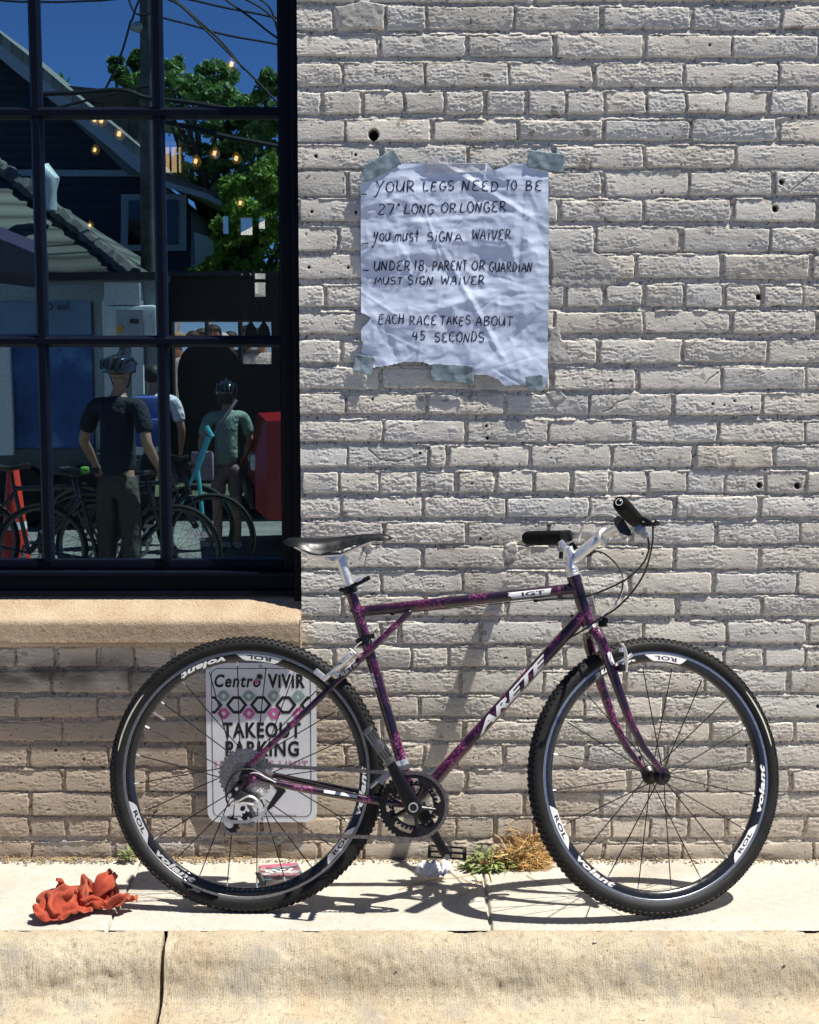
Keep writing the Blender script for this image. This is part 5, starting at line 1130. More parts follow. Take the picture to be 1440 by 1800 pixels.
-61,-7,0,-1,-20,-11,3,-14,-10,0,1,-7,-1,25,8,14,17,8,-3,12,2,10,-2,10,7,10,8,-18,-23,7,18,7,3,1,-9,-15,-2,9,4,6,8,-2,16,-21,28,18,
-44,-6,1,-18,-9,-5,-10,-11,-11,-3,1,2,-6,5,19,0,20,18,2,11,-1,14,7,8,9,4,1,-16,-12,-5,10,20,-11,7,0,-13,-7,-5,0,9,-5,18,1,19,9,6,
-31,-1,-15,-14,6,-9,-8,-13,-8,-9,0,3,-5,3,-1,-3,23,18,10,14,3,13,10,8,-13,3,8,-19,-3,4,-8,31,-14,-2,0,4,-5,-8,-4,-7,12,-8,25,16,18,-5,
-25,4,-14,-9,8,-13,-10,-9,-9,-6,-2,-9,9,5,-26,9,4,22,19,21,-2,8,12,3,0,-6,-3,-17,-6,31,-20,28,-6,-9,0,-2,-8,-5,5,-6,-16,7,27,24,22,-11,
-27,14,-11,-8,-7,5,-9,-9,-3,-8,-9,-6,-2,-7,2,-11,12,10,16,24,11,3,8,11,-1,-6,-12,-10,-11,29,-12,21,-10,-1,4,-9,-6,-4,-4,-10,-7,17,23,24,12,-15,
-27,24,-16,-6,-9,-9,2,12,-10,-6,-8,-8,-1,-8,-5,-10,12,9,7,12,26,12,6,8,-9,-5,-7,-15,-5,27,-15,16,-8,7,-12,-11,-2,-2,-2,-4,-6,6,30,22,6,-2,
-23,24,-16,-13,3,-9,3,-2,11,-5,-14,-20,-6,2,-2,2,-1,9,9,6,28,16,10,-2,-5,-17,6,-19,1,9,7,-11,-17,9,-2,-7,-4,2,-4,12,-16,7,35,21,4,-2,
-15,20,-16,-15,9,-11,-4,-6,-1,-4,8,-5,-7,7,-9,6,-5,-1,13,5,21,14,3,6,-13,-4,-2,-11,6,-10,0,18,-24,-9,-6,5,1,11,-4,7,-14,3,33,18,6,-9,
-9,17,-15,-13,2,-2,-6,-12,7,-13,-6,21,-4,-6,-6,1,6,-2,9,8,7,14,19,-11,0,1,3,-11,-16,13,-9,6,-11,-13,-10,-2,3,0,14,3,-2,9,22,18,-17,1,
0,13,-20,-4,-16,13,-7,-8,2,-13,-10,26,-1,-3,-3,-1,4,8,0,6,1,16,-9,12,8,-15,14,1,-18,11,-10,-12,6,-10,-9,0,3,1,13,3,3,1,-2,17,-15,6,
-14,18,0,-14,-2,-6,7,-12,6,-14,-12,23,4,-9,-7,4,6,4,3,5,11,-9,5,8,1,5,9,1,-20,12,-8,-10,-3,-3,-4,9,3,1,6,-8,-6,18,-19,-1,17,14,
-4,-3,13,-7,-10,-5,8,0,-3,-17,0,7,16,-8,-8,-7,6,6,8,-1,14,-4,13,13,-10,0,-4,11,-9,5,-22,19,-1,-9,-1,-8,10,-1,-10,19,-19,21,-17,-8,18,14,
12,-8,2,-3,-4,-11,0,6,-1,-5,0,8,-8,15,-17,-8,4,-7,8,17,16,-6,18,7,-3,-13,11,12,-7,-1,-17,7,-12,-8,1,2,0,-8,15,-1,-16,7,22,-13,13,14,
28,-7,-3,-4,-5,-4,-12,10,0,-2,-18,-1,1,21,-10,-15,-8,14,13,13,5,4,12,-7,4,1,2,14,7,-9,-17,-11,9,-8,-5,-11,-2,7,-5,26,1,1,4,12,11,11,
34,-1,-1,-5,-4,-5,-6,-8,-3,2,-6,-7,-6,23,-16,-20,13,8,15,15,6,0,0,8,-4,-4,15,12,0,-1,-29,3,-9,-8,7,4,-1,-6,12,1,24,3,4,16,11,11,
52,-20,8,-6,-5,-3,-4,-7,-22,0,12,-5,-9,-5,-13,10,2,9,13,5,10,16,3,8,-4,-4,15,10,-4,-2,-25,2,-10,-7,16,3,-9,2,-1,9,26,-4,18,16,3,5,
64,-22,-1,2,-6,-6,-7,-2,-19,-17,5,18,-30,-11,11,8,4,3,8,12,17,12,7,1,3,-12,19,10,-4,-5,-20,9,-14,-9,6,1,9,-6,6,9,15,11,17,13,5,4,
68,-17,-9,11,-13,1,-8,-18,-5,-20,-2,1,-25,9,2,8,10,-6,15,21,19,12,3,5,0,-3,-3,21,-4,-19,-10,-2,-3,4,-16,-3,21,5,-4,17,8,19,17,18,-9,-9,
75,-22,-3,15,-18,3,-17,-12,-12,-8,-20,-12,5,4,0,11,9,-8,20,20,15,20,5,6,1,-1,-4,12,-13,-11,-10,-17,12,-4,0,-19,12,25,-3,17,1,12,22,19,-1,-19,
67,-17,2,-2,-8,14,-12,-8,-23,-14,-11,-26,6,19,9,5,-1,1,18,20,12,22,11,-2,2,6,-22,7,-1,-13,-11,-10,-8,13,1,-13,-1,27,0,27,-5,13,5,25,3,-15,
73,-10,-25,17,3,13,-17,-17,-7,-19,-16,-25,0,7,8,7,4,14,14,19,18,22,9,5,4,-14,-7,-12,-6,-4,-10,-13,-4,6,0,1,-12,29,12,2,20,15,-9,13,16,-16,
75,-16,-5,-8,14,18,-15,-18,-11,-13,-20,-22,2,-5,1,10,16,18,4,21,11,23,16,10,-10,3,-18,1,-14,-16,-2,-13,-12,3,-2,11,-9,9,19,17,23,18,-1,-2,11,-14,
70,-1,-4,-5,17,-2,-19,-23,-6,-12,-10,-20,-2,6,3,9,13,17,2,23,5,18,13,12,0,-10,-2,-18,-15,-5,-1,-15,-8,-6,-2,14,8,-9,26,12,22,12,20,-2,-3,-4,
68,-5,-2,14,7,-7,-25,-16,-16,-13,-9,-3,-3,10,10,2,13,12,13,2,9,20,12,1,9,2,-3,-17,-12,-12,-6,-13,-5,-9,-8,9,14,7,-5,27,10,17,16,18,3,-5,
73,-1,-11,24,3,-11,-25,-19,-21,-10,-6,0,-1,12,6,13,5,20,13,3,1,4,12,8,-5,3,15,-11,-9,-12,-8,-11,-18,-3,-5,-2,15,-4,6,22,18,13,12,14,20,4,
85,-16,0,16,5,-22,-23,-8,-25,-8,0,5,2,-1,15,17,-5,21,6,8,9,1,2,-4,10,14,-1,7,-9,-12,-11,-15,-13,-6,-7,-3,13,-6,7,17,17,14,12,11,10,19,
82,-1,-9,21,-11,-18,-24,-13,-14,-3,7,-4,9,4,14,0,15,13,12,5,0,11,2,1,10,10,-7,11,-7,-12,-17,-12,-14,-16,-2,2,11,-5,2,17,10,12,16,9,12,15,
81,-8,0,19,-4,-23,-20,-18,-6,-8,-1,7,9,12,1,14,9,17,5,4,7,-2,12,9,-9,10,13,9,-6,-16,-19,-19,-10,-13,-7,12,6,-13,6,11,9,13,13,12,13,10,
71,-5,15,11,6,-23,-23,-19,-14,3,4,5,12,12,-5,11,13,7,14,11,2,-1,5,7,4,13,14,3,-13,-14,-17,-19,-19,-12,-1,-2,10,-5,10,7,-1,11,13,14,12,4,
55,14,14,13,4,-15,-20,-20,-17,4,2,7,13,-1,3,13,10,12,13,9,-3,12,2,10,4,11,13,-4,-15,-15,-14,-13,-18,-13,-1,-13,-1,21,-3,3,4,9,10,11,6,8,
51,10,15,20,5,-6,-29,-25,-5,11,5,4,-7,11,6,10,12,9,8,15,-3,5,12,3,14,6,17,-10,-14,-18,-14,-14,-15,-4,-11,-3,-3,17,-2,-2,11,2,-4,10,9,1,
57,0,12,22,8,3,-25,-25,-5,5,-6,2,12,6,14,10,13,9,6,7,6,9,7,-3,14,14,6,-12,-12,-14,-12,-12,-8,-8,-16,-5,4,4,-2,-1,6,3,0,12,6,-15,
50,5,14,15,16,3,-23,-24,-2,-2,6,9,6,7,-9,13,13,20,10,11,11,2,-16,13,17,13,-9,2,-12,-15,-3,-7,-12,-6,-18,-12,16,2,-18,0,4,7,4,5,-1,-24,
49,0,17,9,13,8,-15,-23,8,-2,12,11,7,-6,-6,1,9,14,19,5,13,7,6,14,-5,11,8,3,-10,-22,-15,8,-11,-7,-15,-16,13,0,-15,-6,3,4,1,7,-11,-24,
53,-6,11,13,13,1,6,-20,-6,4,7,8,6,12,-4,-3,7,4,11,9,7,9,16,14,7,-6,8,9,-3,-16,-19,-8,0,-15,-3,-24,-1,13,-12,-4,0,2,-1,-6,-13,-5,
47,-10,11,-5,-16,-7,-6,5,-7,5,-3,9,-9,8,2,19,-1,-5,-11,-7,-1,-1,0,1,-5,6,12,-5,-5,9,-11,18,-17,-4,-2,20,0,6,11,13,-13,-2,16,1,-19,-16,
57,-14,-8,4,2,-7,-8,-13,-2,5,-1,19,-19,6,12,-5,0,3,-8,10,-11,3,0,-2,-2,-7,-1,10,7,-6,1,4,-1,-17,8,18,-4,13,15,12,-14,-8,-1,10,0,-20,
65,-12,-17,-11,19,1,-12,-13,-7,-4,4,21,-5,7,12,-17,-12,-4,22,2,-4,-11,10,1,-1,-2,-8,8,-9,10,-14,1,17,-27,9,20,-2,7,8,19,2,-10,-13,-5,12,-5,
50,11,-11,-14,-8,24,-9,-18,2,-13,-2,11,11,10,3,-8,-25,12,19,-6,-1,-4,-9,5,6,2,-13,-11,-2,10,11,-10,14,-26,7,30,-1,5,3,2,16,5,-17,-15,-5,12,
47,2,11,-11,-20,23,-22,1,-2,-8,0,-3,0,10,5,2,-3,13,-3,-17,1,5,-8,-9,6,5,-11,9,-7,20,1,-12,11,-19,-2,28,13,2,6,7,5,0,0,-15,-16,-12,
63,-4,-10,-14,-5,24,-12,0,-7,-10,3,4,-19,2,15,-13,28,13,-21,-6,-11,12,-10,-10,-2,6,2,-10,19,-2,12,-4,3,-12,2,16,7,9,14,-3,-6,-5,11,0,-9,-30,
49,18,-20,-19,8,29,-6,-5,-4,-9,-9,-6,9,-19,10,4,26,4,-22,-11,-11,14,-6,-12,-1,2,-8,13,-3,20,7,4,-15,4,-5,16,5,13,8,2,-2,-13,-9,16,-10,-30,
44,21,-7,-19,10,1,23,-6,-10,-12,0,-8,6,-11,13,-1,23,-20,-4,-18,-12,13,-5,-9,-2,-1,5,-3,16,12,12,2,-8,-4,-9,18,4,11,6,-4,-1,-14,-4,17,-13,-30,
42,8,21,-17,-12,15,21,-6,-13,-8,-11,7,7,-8,14,-17,20,-26,-7,10,-15,-7,7,-3,0,2,-9,13,12,8,3,2,-4,-6,-10,17,1,12,1,2,-2,-17,-3,20,-17,-30,
50,6,19,-7,-9,0,8,14,-12,-16,-10,11,-9,13,-14,-1,23,-25,3,9,-17,-6,-19,1,-1,-1,12,16,3,11,2,6,-16,-4,-9,17,0,11,-9,-4,15,5,-7,-20,4,-25,
46,22,6,-19,15,8,-10,9,0,-15,-12,1,11,-6,5,-7,20,-25,2,7,-10,-14,-12,-4,2,-4,10,19,-1,11,3,6,-20,-11,2,-5,9,9,5,-13,-3,20,-8,-30,35,-12,
53,23,-16,5,14,11,-12,3,2,-14,-10,4,12,-2,6,-19,17,-20,5,-4,-4,-6,-10,-7,3,-2,6,-3,15,-5,13,8,-19,-24,6,-3,-7,-1,4,-4,6,24,-18,-1,0,-15,
59,21,-19,20,13,-10,12,-2,-3,-8,-12,-10,24,3,-21,7,6,-15,7,-22,-6,0,-5,-9,3,13,10,-8,6,-19,17,7,-13,-9,-16,8,1,-4,-2,-2,-3,-7,29,-6,-26,25,
56,25,-3,-4,25,-4,-6,-6,9,-12,-2,-7,23,1,-17,-6,0,3,7,-23,-14,-10,2,3,4,8,12,-6,5,-26,11,5,-2,-14,-3,11,6,2,2,-2,-16,-18,-8,24,-3,19,
53,27,7,-19,22,-8,-3,-8,3,9,-15,16,4,3,-1,-6,0,5,0,-23,-12,-9,3,-4,7,13,12,-9,-11,-14,-3,13,-7,11,-14,-9,0,8,-2,-9,3,-27,9,14,6,21,
55,22,10,-26,13,9,9,-2,-14,13,1,-2,-17,3,20,1,-7,12,-14,-10,-13,-3,3,-9,8,11,13,-12,-12,-9,-18,7,-2,18,-14,-1,-8,6,8,-6,-19,-4,-14,15,22,11,
57,18,6,-22,9,3,9,10,3,1,-14,-8,1,11,9,8,-10,12,-21,-4,-6,-13,10,-12,7,12,18,-11,-16,-6,-13,-22,23,-10,2,2,1,4,0,-12,8,-31,-1,15,17,15,
56,21,0,-19,13,-5,7,5,4,8,8,-1,4,7,6,-16,7,-5,-10,-12,1,-11,5,-7,-3,8,22,1,-22,-22,-8,-15,14,-9,-8,-3,3,7,3,-10,16,-29,0,18,20,15,
53,25,-5,-23,17,6,-13,6,11,3,3,22,9,-8,-14,8,0,-4,-8,-5,2,-7,-3,-3,4,9,-1,18,-22,-15,-27,-16,8,-12,7,7,-3,4,3,-16,18,-19,5,15,15,13,
56,11,-2,-18,13,14,-16,1,11,-4,17,13,13,-32,-11,0,10,7,-1,7,0,-6,-1,1,6,7,-7,-1,-12,-19,-23,-21,11,-2,2,8,7,-6,-5,-16,24,-18,19,4,10,-1,
53,4,4,-11,4,12,-7,-2,9,-4,14,15,14,-32,-3,-1,12,11,3,-4,-10,-7,15,13,5,3,-6,-20,-12,-14,-25,-20,11,-8,3,13,8,0,-8,-19,24,-9,30,-8,10,11,
46,0,17,-9,-3,2,13,3,-3,-6,9,15,19,-31,-6,8,-5,13,-6,-6,-3,15,22,12,7,-6,-8,-23,-14,-15,-27,-22,-3,14,-6,10,13,-11,1,19,-8,0,30,-13,9,5,
33,-1,19,-3,-5,1,5,17,14,-5,1,-5,29,-11,-24,1,9,2,-5,-3,0,18,23,14,2,-11,-16,-9,-25,-24,-6,-17,-7,0,4,1,3,20,13,14,8,-5,15,-15,-5,-4,
26,-7,20,-2,-3,-3,4,15,22,7,-4,-9,21,5,-2,-17,-4,1,-5,0,6,24,13,11,8,-6,-22,-20,-27,-23,19,-22,6,15,10,-10,7,8,16,0,25,-8,-8,2,-5,-4,
24,-11,17,14,-2,-15,-3,14,19,11,-11,2,13,4,9,7,-15,-16,-7,8,6,20,16,13,2,-3,-25,-23,-25,4,-18,15,11,12,11,7,4,6,9,-3,-9,21,1,-13,-7,-8,
43,-22,-2,13,18,-8,-15,-5,21,13,3,-6,9,4,10,4,-4,-18,-4,-8,14,19,15,15,-1,-1,-19,-20,-14,-10,-2,4,14,14,12,9,7,16,-6,-7,-9,26,-3,-14,-14,-3,
45,-6,-18,3,14,14,-17,-9,5,15,7,3,-7,24,-7,-7,-8,-7,-9,16,14,20,18,5,5,-15,-11,-22,-8,-4,-17,8,15,15,7,13,18,9,6,-7,-5,-17,16,-6,-11,-7,
38,8,-19,-4,12,10,4,-16,-4,8,8,3,8,8,-4,-14,1,-2,5,-8,17,21,15,2,3,-15,-6,-22,-14,-5,-11,15,16,10,15,11,19,0,8,9,-31,-8,20,-7,-7,-7,
24,10,0,-9,13,14,-7,4,-18,-8,7,7,11,1,0,-11,-6,2,5,0,12,24,9,13,-3,1,-21,-19,-20,-3,-17,15,17,18,7,19,10,11,-3,24,-23,-13,12,-5,-6,-11,
29,-2,14,-8,-3,21,9,1,-15,-22,-9,24,10,-3,-14,-8,-3,5,5,6,21,7,14,12,4,-3,-20,-20,-13,-13,-4,7,5,17,16,10,19,3,1,29,-9,-21,-1,-3,-2,5,
29,13,11,-19,7,23,10,-10,-9,-15,-20,10,6,0,-4,-9,-10,0,10,13,12,12,16,0,3,5,-7,-23,-19,-16,-6,9,11,4,17,13,22,-8,30,9,11,-22,-23,-3,-1,2,
39,16,1,-6,-7,24,2,-26,-2,-7,4,-15,3,2,-10,-5,13,-11,15,-10,19,11,13,12,7,-11,-9,5,-24,-16,-14,0,12,4,12,14,17,-2,20,34,7,-7,-18,-21,-9,6,
46,0,19,-4,2,8,-18,-28,1,-5,5,-3,-3,8,-1,0,-2,-4,-5,13,17,6,0,11,2,10,1,-14,-10,-12,-20,-6,0,12,11,5,10,28,7,11,13,18,-10,-14,-21,-10,
48,5,17,-17,13,-5,-22,-7,-17,1,-1,-1,-4,3,10,9,12,-9,-21,7,13,10,10,-1,12,2,18,-8,-11,-17,-18,-10,-10,5,12,-1,16,20,6,24,-7,21,13,-5,-8,-13,
33,25,16,-15,10,-21,0,-23,-7,-1,3,-2,5,-8,1,15,15,-16,-18,-2,16,6,11,12,-2,11,18,-5,-15,-6,-16,-13,-15,5,-3,14,6,21,19,8,-12,14,10,17,-7,-9,
42,26,4,-3,-6,-28,10,-10,-15,-3,10,4,4,0,-11,-2,3,12,-18,-4,-3,13,7,9,11,8,7,-1,-13,5,-16,-14,-5,-15,7,2,12,25,8,12,-2,-5,6,12,13,4,
50,3,26,-1,-22,-17,-4,-2,-5,-2,3,-1,6,9,1,-5,-22,13,4,-6,-12,-2,3,10,10,14,-3,11,-13,8,-9,-8,-12,-15,14,-12,21,5,11,12,8,4,-7,0,9,14,
65,-7,18,-1,-15,-22,-2,-6,7,2,-15,7,4,11,-1,-18,-8,-4,19,2,-6,-9,2,10,-6,13,21,4,-16,0,-6,-11,-9,-10,0,3,20,-8,6,11,8,9,8,-2,-3,-1,
72,0,12,-7,-20,-14,1,-2,2,-11,2,4,7,3,-18,4,0,-15,-2,2,16,1,-4,1,11,13,4,-2,-9,-11,-2,0,-15,-12,15,-4,10,11,-17,4,7,8,9,7,4,12,
76,4,-1,4,-26,-16,7,0,1,-10,4,-10,2,5,11,3,-16,0,-6,-8,1,15,8,5,-13,12,8,-4,-8,-8,-8,-1,-1,-14,26,-3,10,-13,-13,8,-9,6,9,5,4,9,
79,8,0,0,-21,-23,7,0,-5,6,2,-4,-3,14,10,-16,0,-5,-6,-6,5,-1,-5,11,-13,15,1,-8,7,0,-13,-9,2,-13,27,11,2,-12,-9,-16,-5,1,3,6,7,3,
86,1,4,0,-19,-25,4,4,0,-3,-3,12,7,11,-14,7,-3,-5,-6,-8,6,3,-3,-22,-5,4,5,-6,12,4,-1,-12,-12,-9,23,24,-1,-14,-16,-17,1,3,5,7,-12,7,
87,7,5,-4,-23,-24,7,5,-1,6,7,7,-5,-15,10,-2,-2,-1,0,0,-16,14,-6,-2,-7,-8,-10,-3,4,10,-1,-7,-13,-3,25,6,14,-21,-13,-3,-4,1,3,-1,1,-4,
91,-2,8,0,-17,-28,-8,11,20,6,1,-5,-14,-14,4,-4,4,-4,2,6,-10,0,-1,-7,1,-6,-7,-15,4,10,10,-2,-11,0,25,12,1,-21,-1,-3,-7,-2,-3,8,-2,-5,
98,0,-1,-9,-6,-24,-2,-2,13,8,0,-5,-6,-4,-18,-7,5,2,-4,3,-11,-5,24,-10,-21,-3,13,-10,-4,3,7,7,1,0,27,-12,13,-20,1,-1,-3,-2,-2,9,-6,-10,
97,3,1,-16,3,-25,-14,8,-4,5,0,-4,-3,1,-19,-6,1,1,2,-2,1,4,-11,-6,13,-16,-4,12,-5,1,-1,0,1,18,8,16,-10,4,-1,-9,-5,1,4,1,-5,-24]
dq = np.cumsum(np.array(CLOTH, float).reshape(3, 46, 46), axis=2).transpose(1, 2, 0)/2000
for _ in range(2): dq[1:-1, 1:-1] = dq[1:-1, 1:-1]*.6+.1*(dq[:-2, 1:-1]+dq[2:, 1:-1]+dq[1:-1, :-2]+dq[1:-1, 2:])
cl = gnd(156, 1603); V = (dq.reshape(-1, 3)*[.84, 1.15, 1.6]+[cl.x, cl.y+.0, 0]); V[:, 2] += .0035*fbm(dq[..., 0].ravel()*70, np.arange(2116)%46*.45, 771, 2); V[:, 2] = np.maximum(V[:, 2], .002)
o = np_mesh('red_cloth', V, gridq(46, 46), red); md = o.modifiers.new('d', 'SUBSURF'); md.levels = md.render_levels = 2; md = o.modifiers.new('s', 'SOLIDIFY'); md.thickness = .0018; md.offset = 0
setp(o, 'crumpled red orange cloth lying on the sidewalk left of the rear wheel', 'cloth')
m = NM('white_napkin'); m.base((.80, .80, .82)); m.set(Roughness=.7); napm = m.mat
g_ = gnd(762, 1552); o = MB(); rr = random.Random(11)
bm = bmesh.new(); bmesh.ops.create_grid(bm, x_segments=7, y_segments=6, size=.5)
for v in bm.verts:
    x, y = v.co.x, v.co.y; e_ = max(abs(x), abs(y))*2
    v.co = Vector((x*.088+rr.uniform(-.008, .008), y*.060+rr.uniform(-.007, .007), .012+.034*e_*rr.uniform(.3, 1.25)+.014*rr.random()))
q = [v.co.copy() for v in bm.verts]; bm.verts.index_update(); o.add([v+Vector((g_.x, g_.y+.012, -.006)) for v in q], [tuple(v.index for v in f.verts) for f in bm.faces]); bm.free()
nap = o.build('crumpled_napkin', napm, sharp=10); md = nap.modifiers.new('s', 'SOLIDIFY'); md.thickness = .0008; setp(nap, 'crumpled white paper napkin on the sidewalk under the cranks', 'napkin')
# book
p = gnd(494, 1548); bk_o = empty('paperback_book', (p.x, p.y+.012, 0), R(13), label='small paperback book with a colourful cover lying by the rear wheel', cat='book')
m = NM('book_cover'); v1 = m.n('ShaderNodeTexVoronoi', Scale=55.); m.l(m.coord(), v1.inputs['Vector']); m.base(m.ramp(v1.outputs['Color'], [(.15, (.03, .035, .04)), (.4, (.22, .03, .06)), (.6, (.45, .43, .42)), (.8, (.06, .14, .17))])); m.set(Roughness=.35)
mb = MB(); mb.box((0, 0, .021), (.108, .125, .0016), bev=.0004); mb.box((0, 0, .0012), (.108, .125, .0016)); mb.box((-.0535, 0, .011), (.0014, .125, .021)); mb.build('cover', m.mat, bk_o)
mb = MB(); mb.box((.001, 0, .0111), (.103, .121, .0182)); mb.build('pages', simple('book_pages', (.62, .57, .48), .8, bump=.5, bscale=900), bk_o)
mb = MB(); mb.box((.0, .052, .0221), (.106, .018, .0006)); mb.build('title_band', simple('book_pink', (.55, .12, .20), .4), bk_o)
mb = MB()
for k_ in range(7): mb.box((-.038+.011*k_, .012-.016*(k_ % 2), .0222), (.008, .016, .0006), Matrix.Rotation(.4*k_, 3, 'Z'))
mb.build('cover_print', white_paint, bk_o)
# weeds
def blades(mb, c, n, rad, hgt, lean, wd, rr, curl=.5, mi=0, drop=1.):
    for _ in range(n):
        a = rr.uniform(0, 2*math.pi); r_ = rad*math.sqrt(rr.random()); p = c+Vector((r_*math.cos(a), r_*math.sin(a)*.55, 0)); d = rr.uniform(0, 2*math.pi); L = hgt*rr.uniform(.45, 1.15); ln = lean*rr.uniform(.3, 1.3); pts = []; q = p.copy(); dirv = Vector((math.cos(d)*ln, math.sin(d)*ln*.7, 1)).normalized()
        for k_ in range(6):
            pts.append(q.copy()); q += dirv*L/5; dirv = (dirv+Vector((math.cos(d)*curl*.5+rr.uniform(-.3, .3), math.sin(d)*curl*.35+rr.uniform(-.25, .25), -.28*drop*k_/3))).normalized(); q.z = max(q.z, .002); q.y = min(q.y, -.008)
        side = Vector((-math.sin(d), math.cos(d), .3)).normalized(); vs = []
        for k_, v in enumerate(pts): w__ = wd*(1-k_/5.5)*.5; vs += [v-side*w__, v+side*w__]
        mb.add(vs, [(2*k_, 2*k_+1, 2*k_+3, 2*k_+2) for k_ in range(5)], mi)
straw = simple('dry_straw', (.46, .27, .085), .8, var=.5, scale=25); straw2 = simple('dry_straw_pale', (.60, .45, .22), .8, var=.3, scale=25)
leafm = NM('weed_leaf'); leafm.base(leafm.ramp(leafm.noise(40, 3), [(.3, (.10, .16, .045)), (.7, (.33, .40, .14))])); leafm.set(Roughness=.5); leafm.b.inputs['Subsurface Weight'].default_value = 0
rr = random.Random(3); c = gnd(918, 1530); c.z = 0; c.y = -.050
mb = MB(); blades(mb, c, 170, .075, .085, 1.5, .0030, rr, 1.3); blades(mb, c, 120, .07, .060, 1.9, .0034, rr, 1.4, 1); blades(mb, c, 60, .06, .11, .9, .0028, rr, .6, 0, .5); blades(mb, c+Vector((.0, .01, 0)), 40, .035, .125, .35, .0028, rr, .25, 0, .3)
for _ in range(170):
    a = rr.uniform(0, 6.28); q = c+Vector((.066*math.cos(a)*rr.random()**.5, .036*math.sin(a)*rr.random()**.5, rr.uniform(.004, .115)*rr.random()**1.1)); d = Vector((rr.gauss(0, 1), rr.gauss(0, .5), rr.gauss(0, .8))).normalized(); pts = []
    for k_ in range(7):
        pts.append(q.copy()); q = q+d*rr.uniform(.008, .018); d = (d+Vector((rr.gauss(0, .4), rr.gauss(0, .3), rr.gauss(-.1, .4)))).normalized()
        q.z = max(q.z, .003); q.y = min(max(q.y, -.10), -.006); q.x = min(max(q.x, c.x-.085), c.x+.085)
    mb.tube(pts, [rr.uniform(.0009, .0019)]*6+[.0004], 4, rr.choice((0, 0, 1)))
mb2 = mb.build('dry_grass_tuft', [straw, straw2], fix=False); setp(mb2, 'tuft of dry orange straw grass at the foot of the wall by the front wheel', 'dry grass')
c = gnd(858, 1535); c.y = -.072; c.z = 0; wd_ = empty('green_weed', c, label='low green weed growing from the sidewalk joint beside the dry straw', cat='weed'); mb = MB()
def leaf(mb, p, d, L, wd, upv):
    d = d.normalized(); sd_ = d.cross(upv).normalized(); nn_ = sd_.cross(d); o = []
    for t_, w__ in ((0, .1), (.2, .7), (.4, .55), (.5, 1), (.68, .6), (.8, .75), (1, .05)): o.append((t_, w__))
    vs = []
    for t_, w__ in o: cc = p+d*L*t_-nn_*L*.25*t_*t_; vs += [cc-sd_*wd*w__-nn_*wd*.25*w__, cc, cc+sd_*wd*w__-nn_*wd*.25*w__]
    f = []
    for k_ in range(len(o)-1): f += [(3*k_, 3*k_+1, 3*k_+4, 3*k_+3), (3*k_+1, 3*k_+2, 3*k_+5, 3*k_+4)]
    mb.add(vs, f)
for _ in range(190):
    a = rr.uniform(0, 6.28); r_ = .062*math.sqrt(rr.random()); p = Vector((r_*math.cos(a)*rr.uniform(.8, 1.35), r_*math.sin(a)*.55, rr.uniform(.004, .080)*rr.random()**.5*(1-r_/.11))); leaf(mb, p, Vector((math.cos(a)+rr.uniform(-.6, .6), math.sin(a)*.8+rr.uniform(-.6, .4)-.25, rr.uniform(-.1, .9))), rr.uniform(.010, .034), rr.uniform(.0035, .0085), Vector((0, 0, 1)))
mb.build('leaves', leafm.mat, wd_, fix=False)
mb = MB()
for _ in range(34):
    a = rr.uniform(0, 6.28); k_ = rr.uniform(.7, 1.9); mb.tube([(0, 0, 0), (.02*math.cos(a)*k_, .012*math.sin(a), .02), (.045*math.cos(a)*k_, .025*math.sin(a), .045*rr.random()+.004)], [.0012, .001, .0006], 5)
mb.tube([(.0, 0, 0), (.004, -.05, .004), (.006, -.12, .003)], [.003, .002, .001], 5); mb.build('stems', straw, wd_)
c = gnd(226, 1518); c.y = -.03; c.z = 0; w2_ = empty('small_weed', c, label='tiny pale green weed at the wall foot left of the rear wheel', cat='weed'); mb = MB()
for _ in range(34):
    a = rr.uniform(0, 6.28); r_ = .012*rr.random(); leaf(mb, Vector((r_*math.cos(a), r_*math.sin(a)*.6, rr.uniform(.004, .036))), Vector((math.cos(a), math.sin(a)*.7, rr.uniform(.1, .9))), rr.uniform(.012, .022), rr.uniform(.003, .006), Vector((0, 0, 1)))
mb.build('leaves', leafm.mat, w2_, fix=False)
# loose twigs on the slab
for pl, lab in (([(700, 1566), (730, 1556), (760, 1548), (800, 1545), (828, 1540), (838, 1550), (826, 1568), (806, 1578)], 'long thin curled dry stem lying beside the white napkin'), ([(812, 1545), (832, 1556), (844, 1552), (858, 1548)], 'short bent dry stem between the napkin and the green weed'), ([(925, 1540), (948, 1553), (962, 1556)], 'short straight dry stem lying in front of the straw tuft')):
    mb = MB(); mb.tube(smooth([gnd(*p)+Vector((0, 0, .003)) for p in pl], 4), .0009, 5); setp(mb.build('twig', straw), lab, 'twig', 'dry stems on the sidewalk')
# grit and dry litter along the foot of the wall
mb = MB(); rr = random.Random(8)
for _ in range(2400):
    x = rr.uniform(-1.25, 1.3); dens = 1 if x < -.5 else .55
    if rr.random() > dens: continue
    y = -.004-abs(rr.gauss(0, .017)); s_ = rr.uniform(.0012, .0045)*(1.5 if rr.random() < .06 else 1)
    mb.box((x, y, s_*.3+.003), (s_*rr.uniform(.8, 2.2), s_, s_*.7), Euler((rr.random(), rr.random(), rr.random()*3)).to_matrix(), rr.choice((0, 0, 1, 2)))
for _ in range(500):
    x = rr.uniform(-1.25, 1.3) if rr.random() < .3 else rr.uniform(-1.2, -.45); y = -.006-abs(rr.gauss(0, .013)); a = rr.uniform(0, 3.14); L = rr.uniform(.005, .016); p = Vector((x, y, .006+rr.random()*.005)); d = Vector((math.cos(a), math.sin(a)*.6, rr.uniform(-.2, .3)))*L; mb.tube([p, p+d*.5+Vector((0, 0, .002)), p+d], .0007, 4, 2)
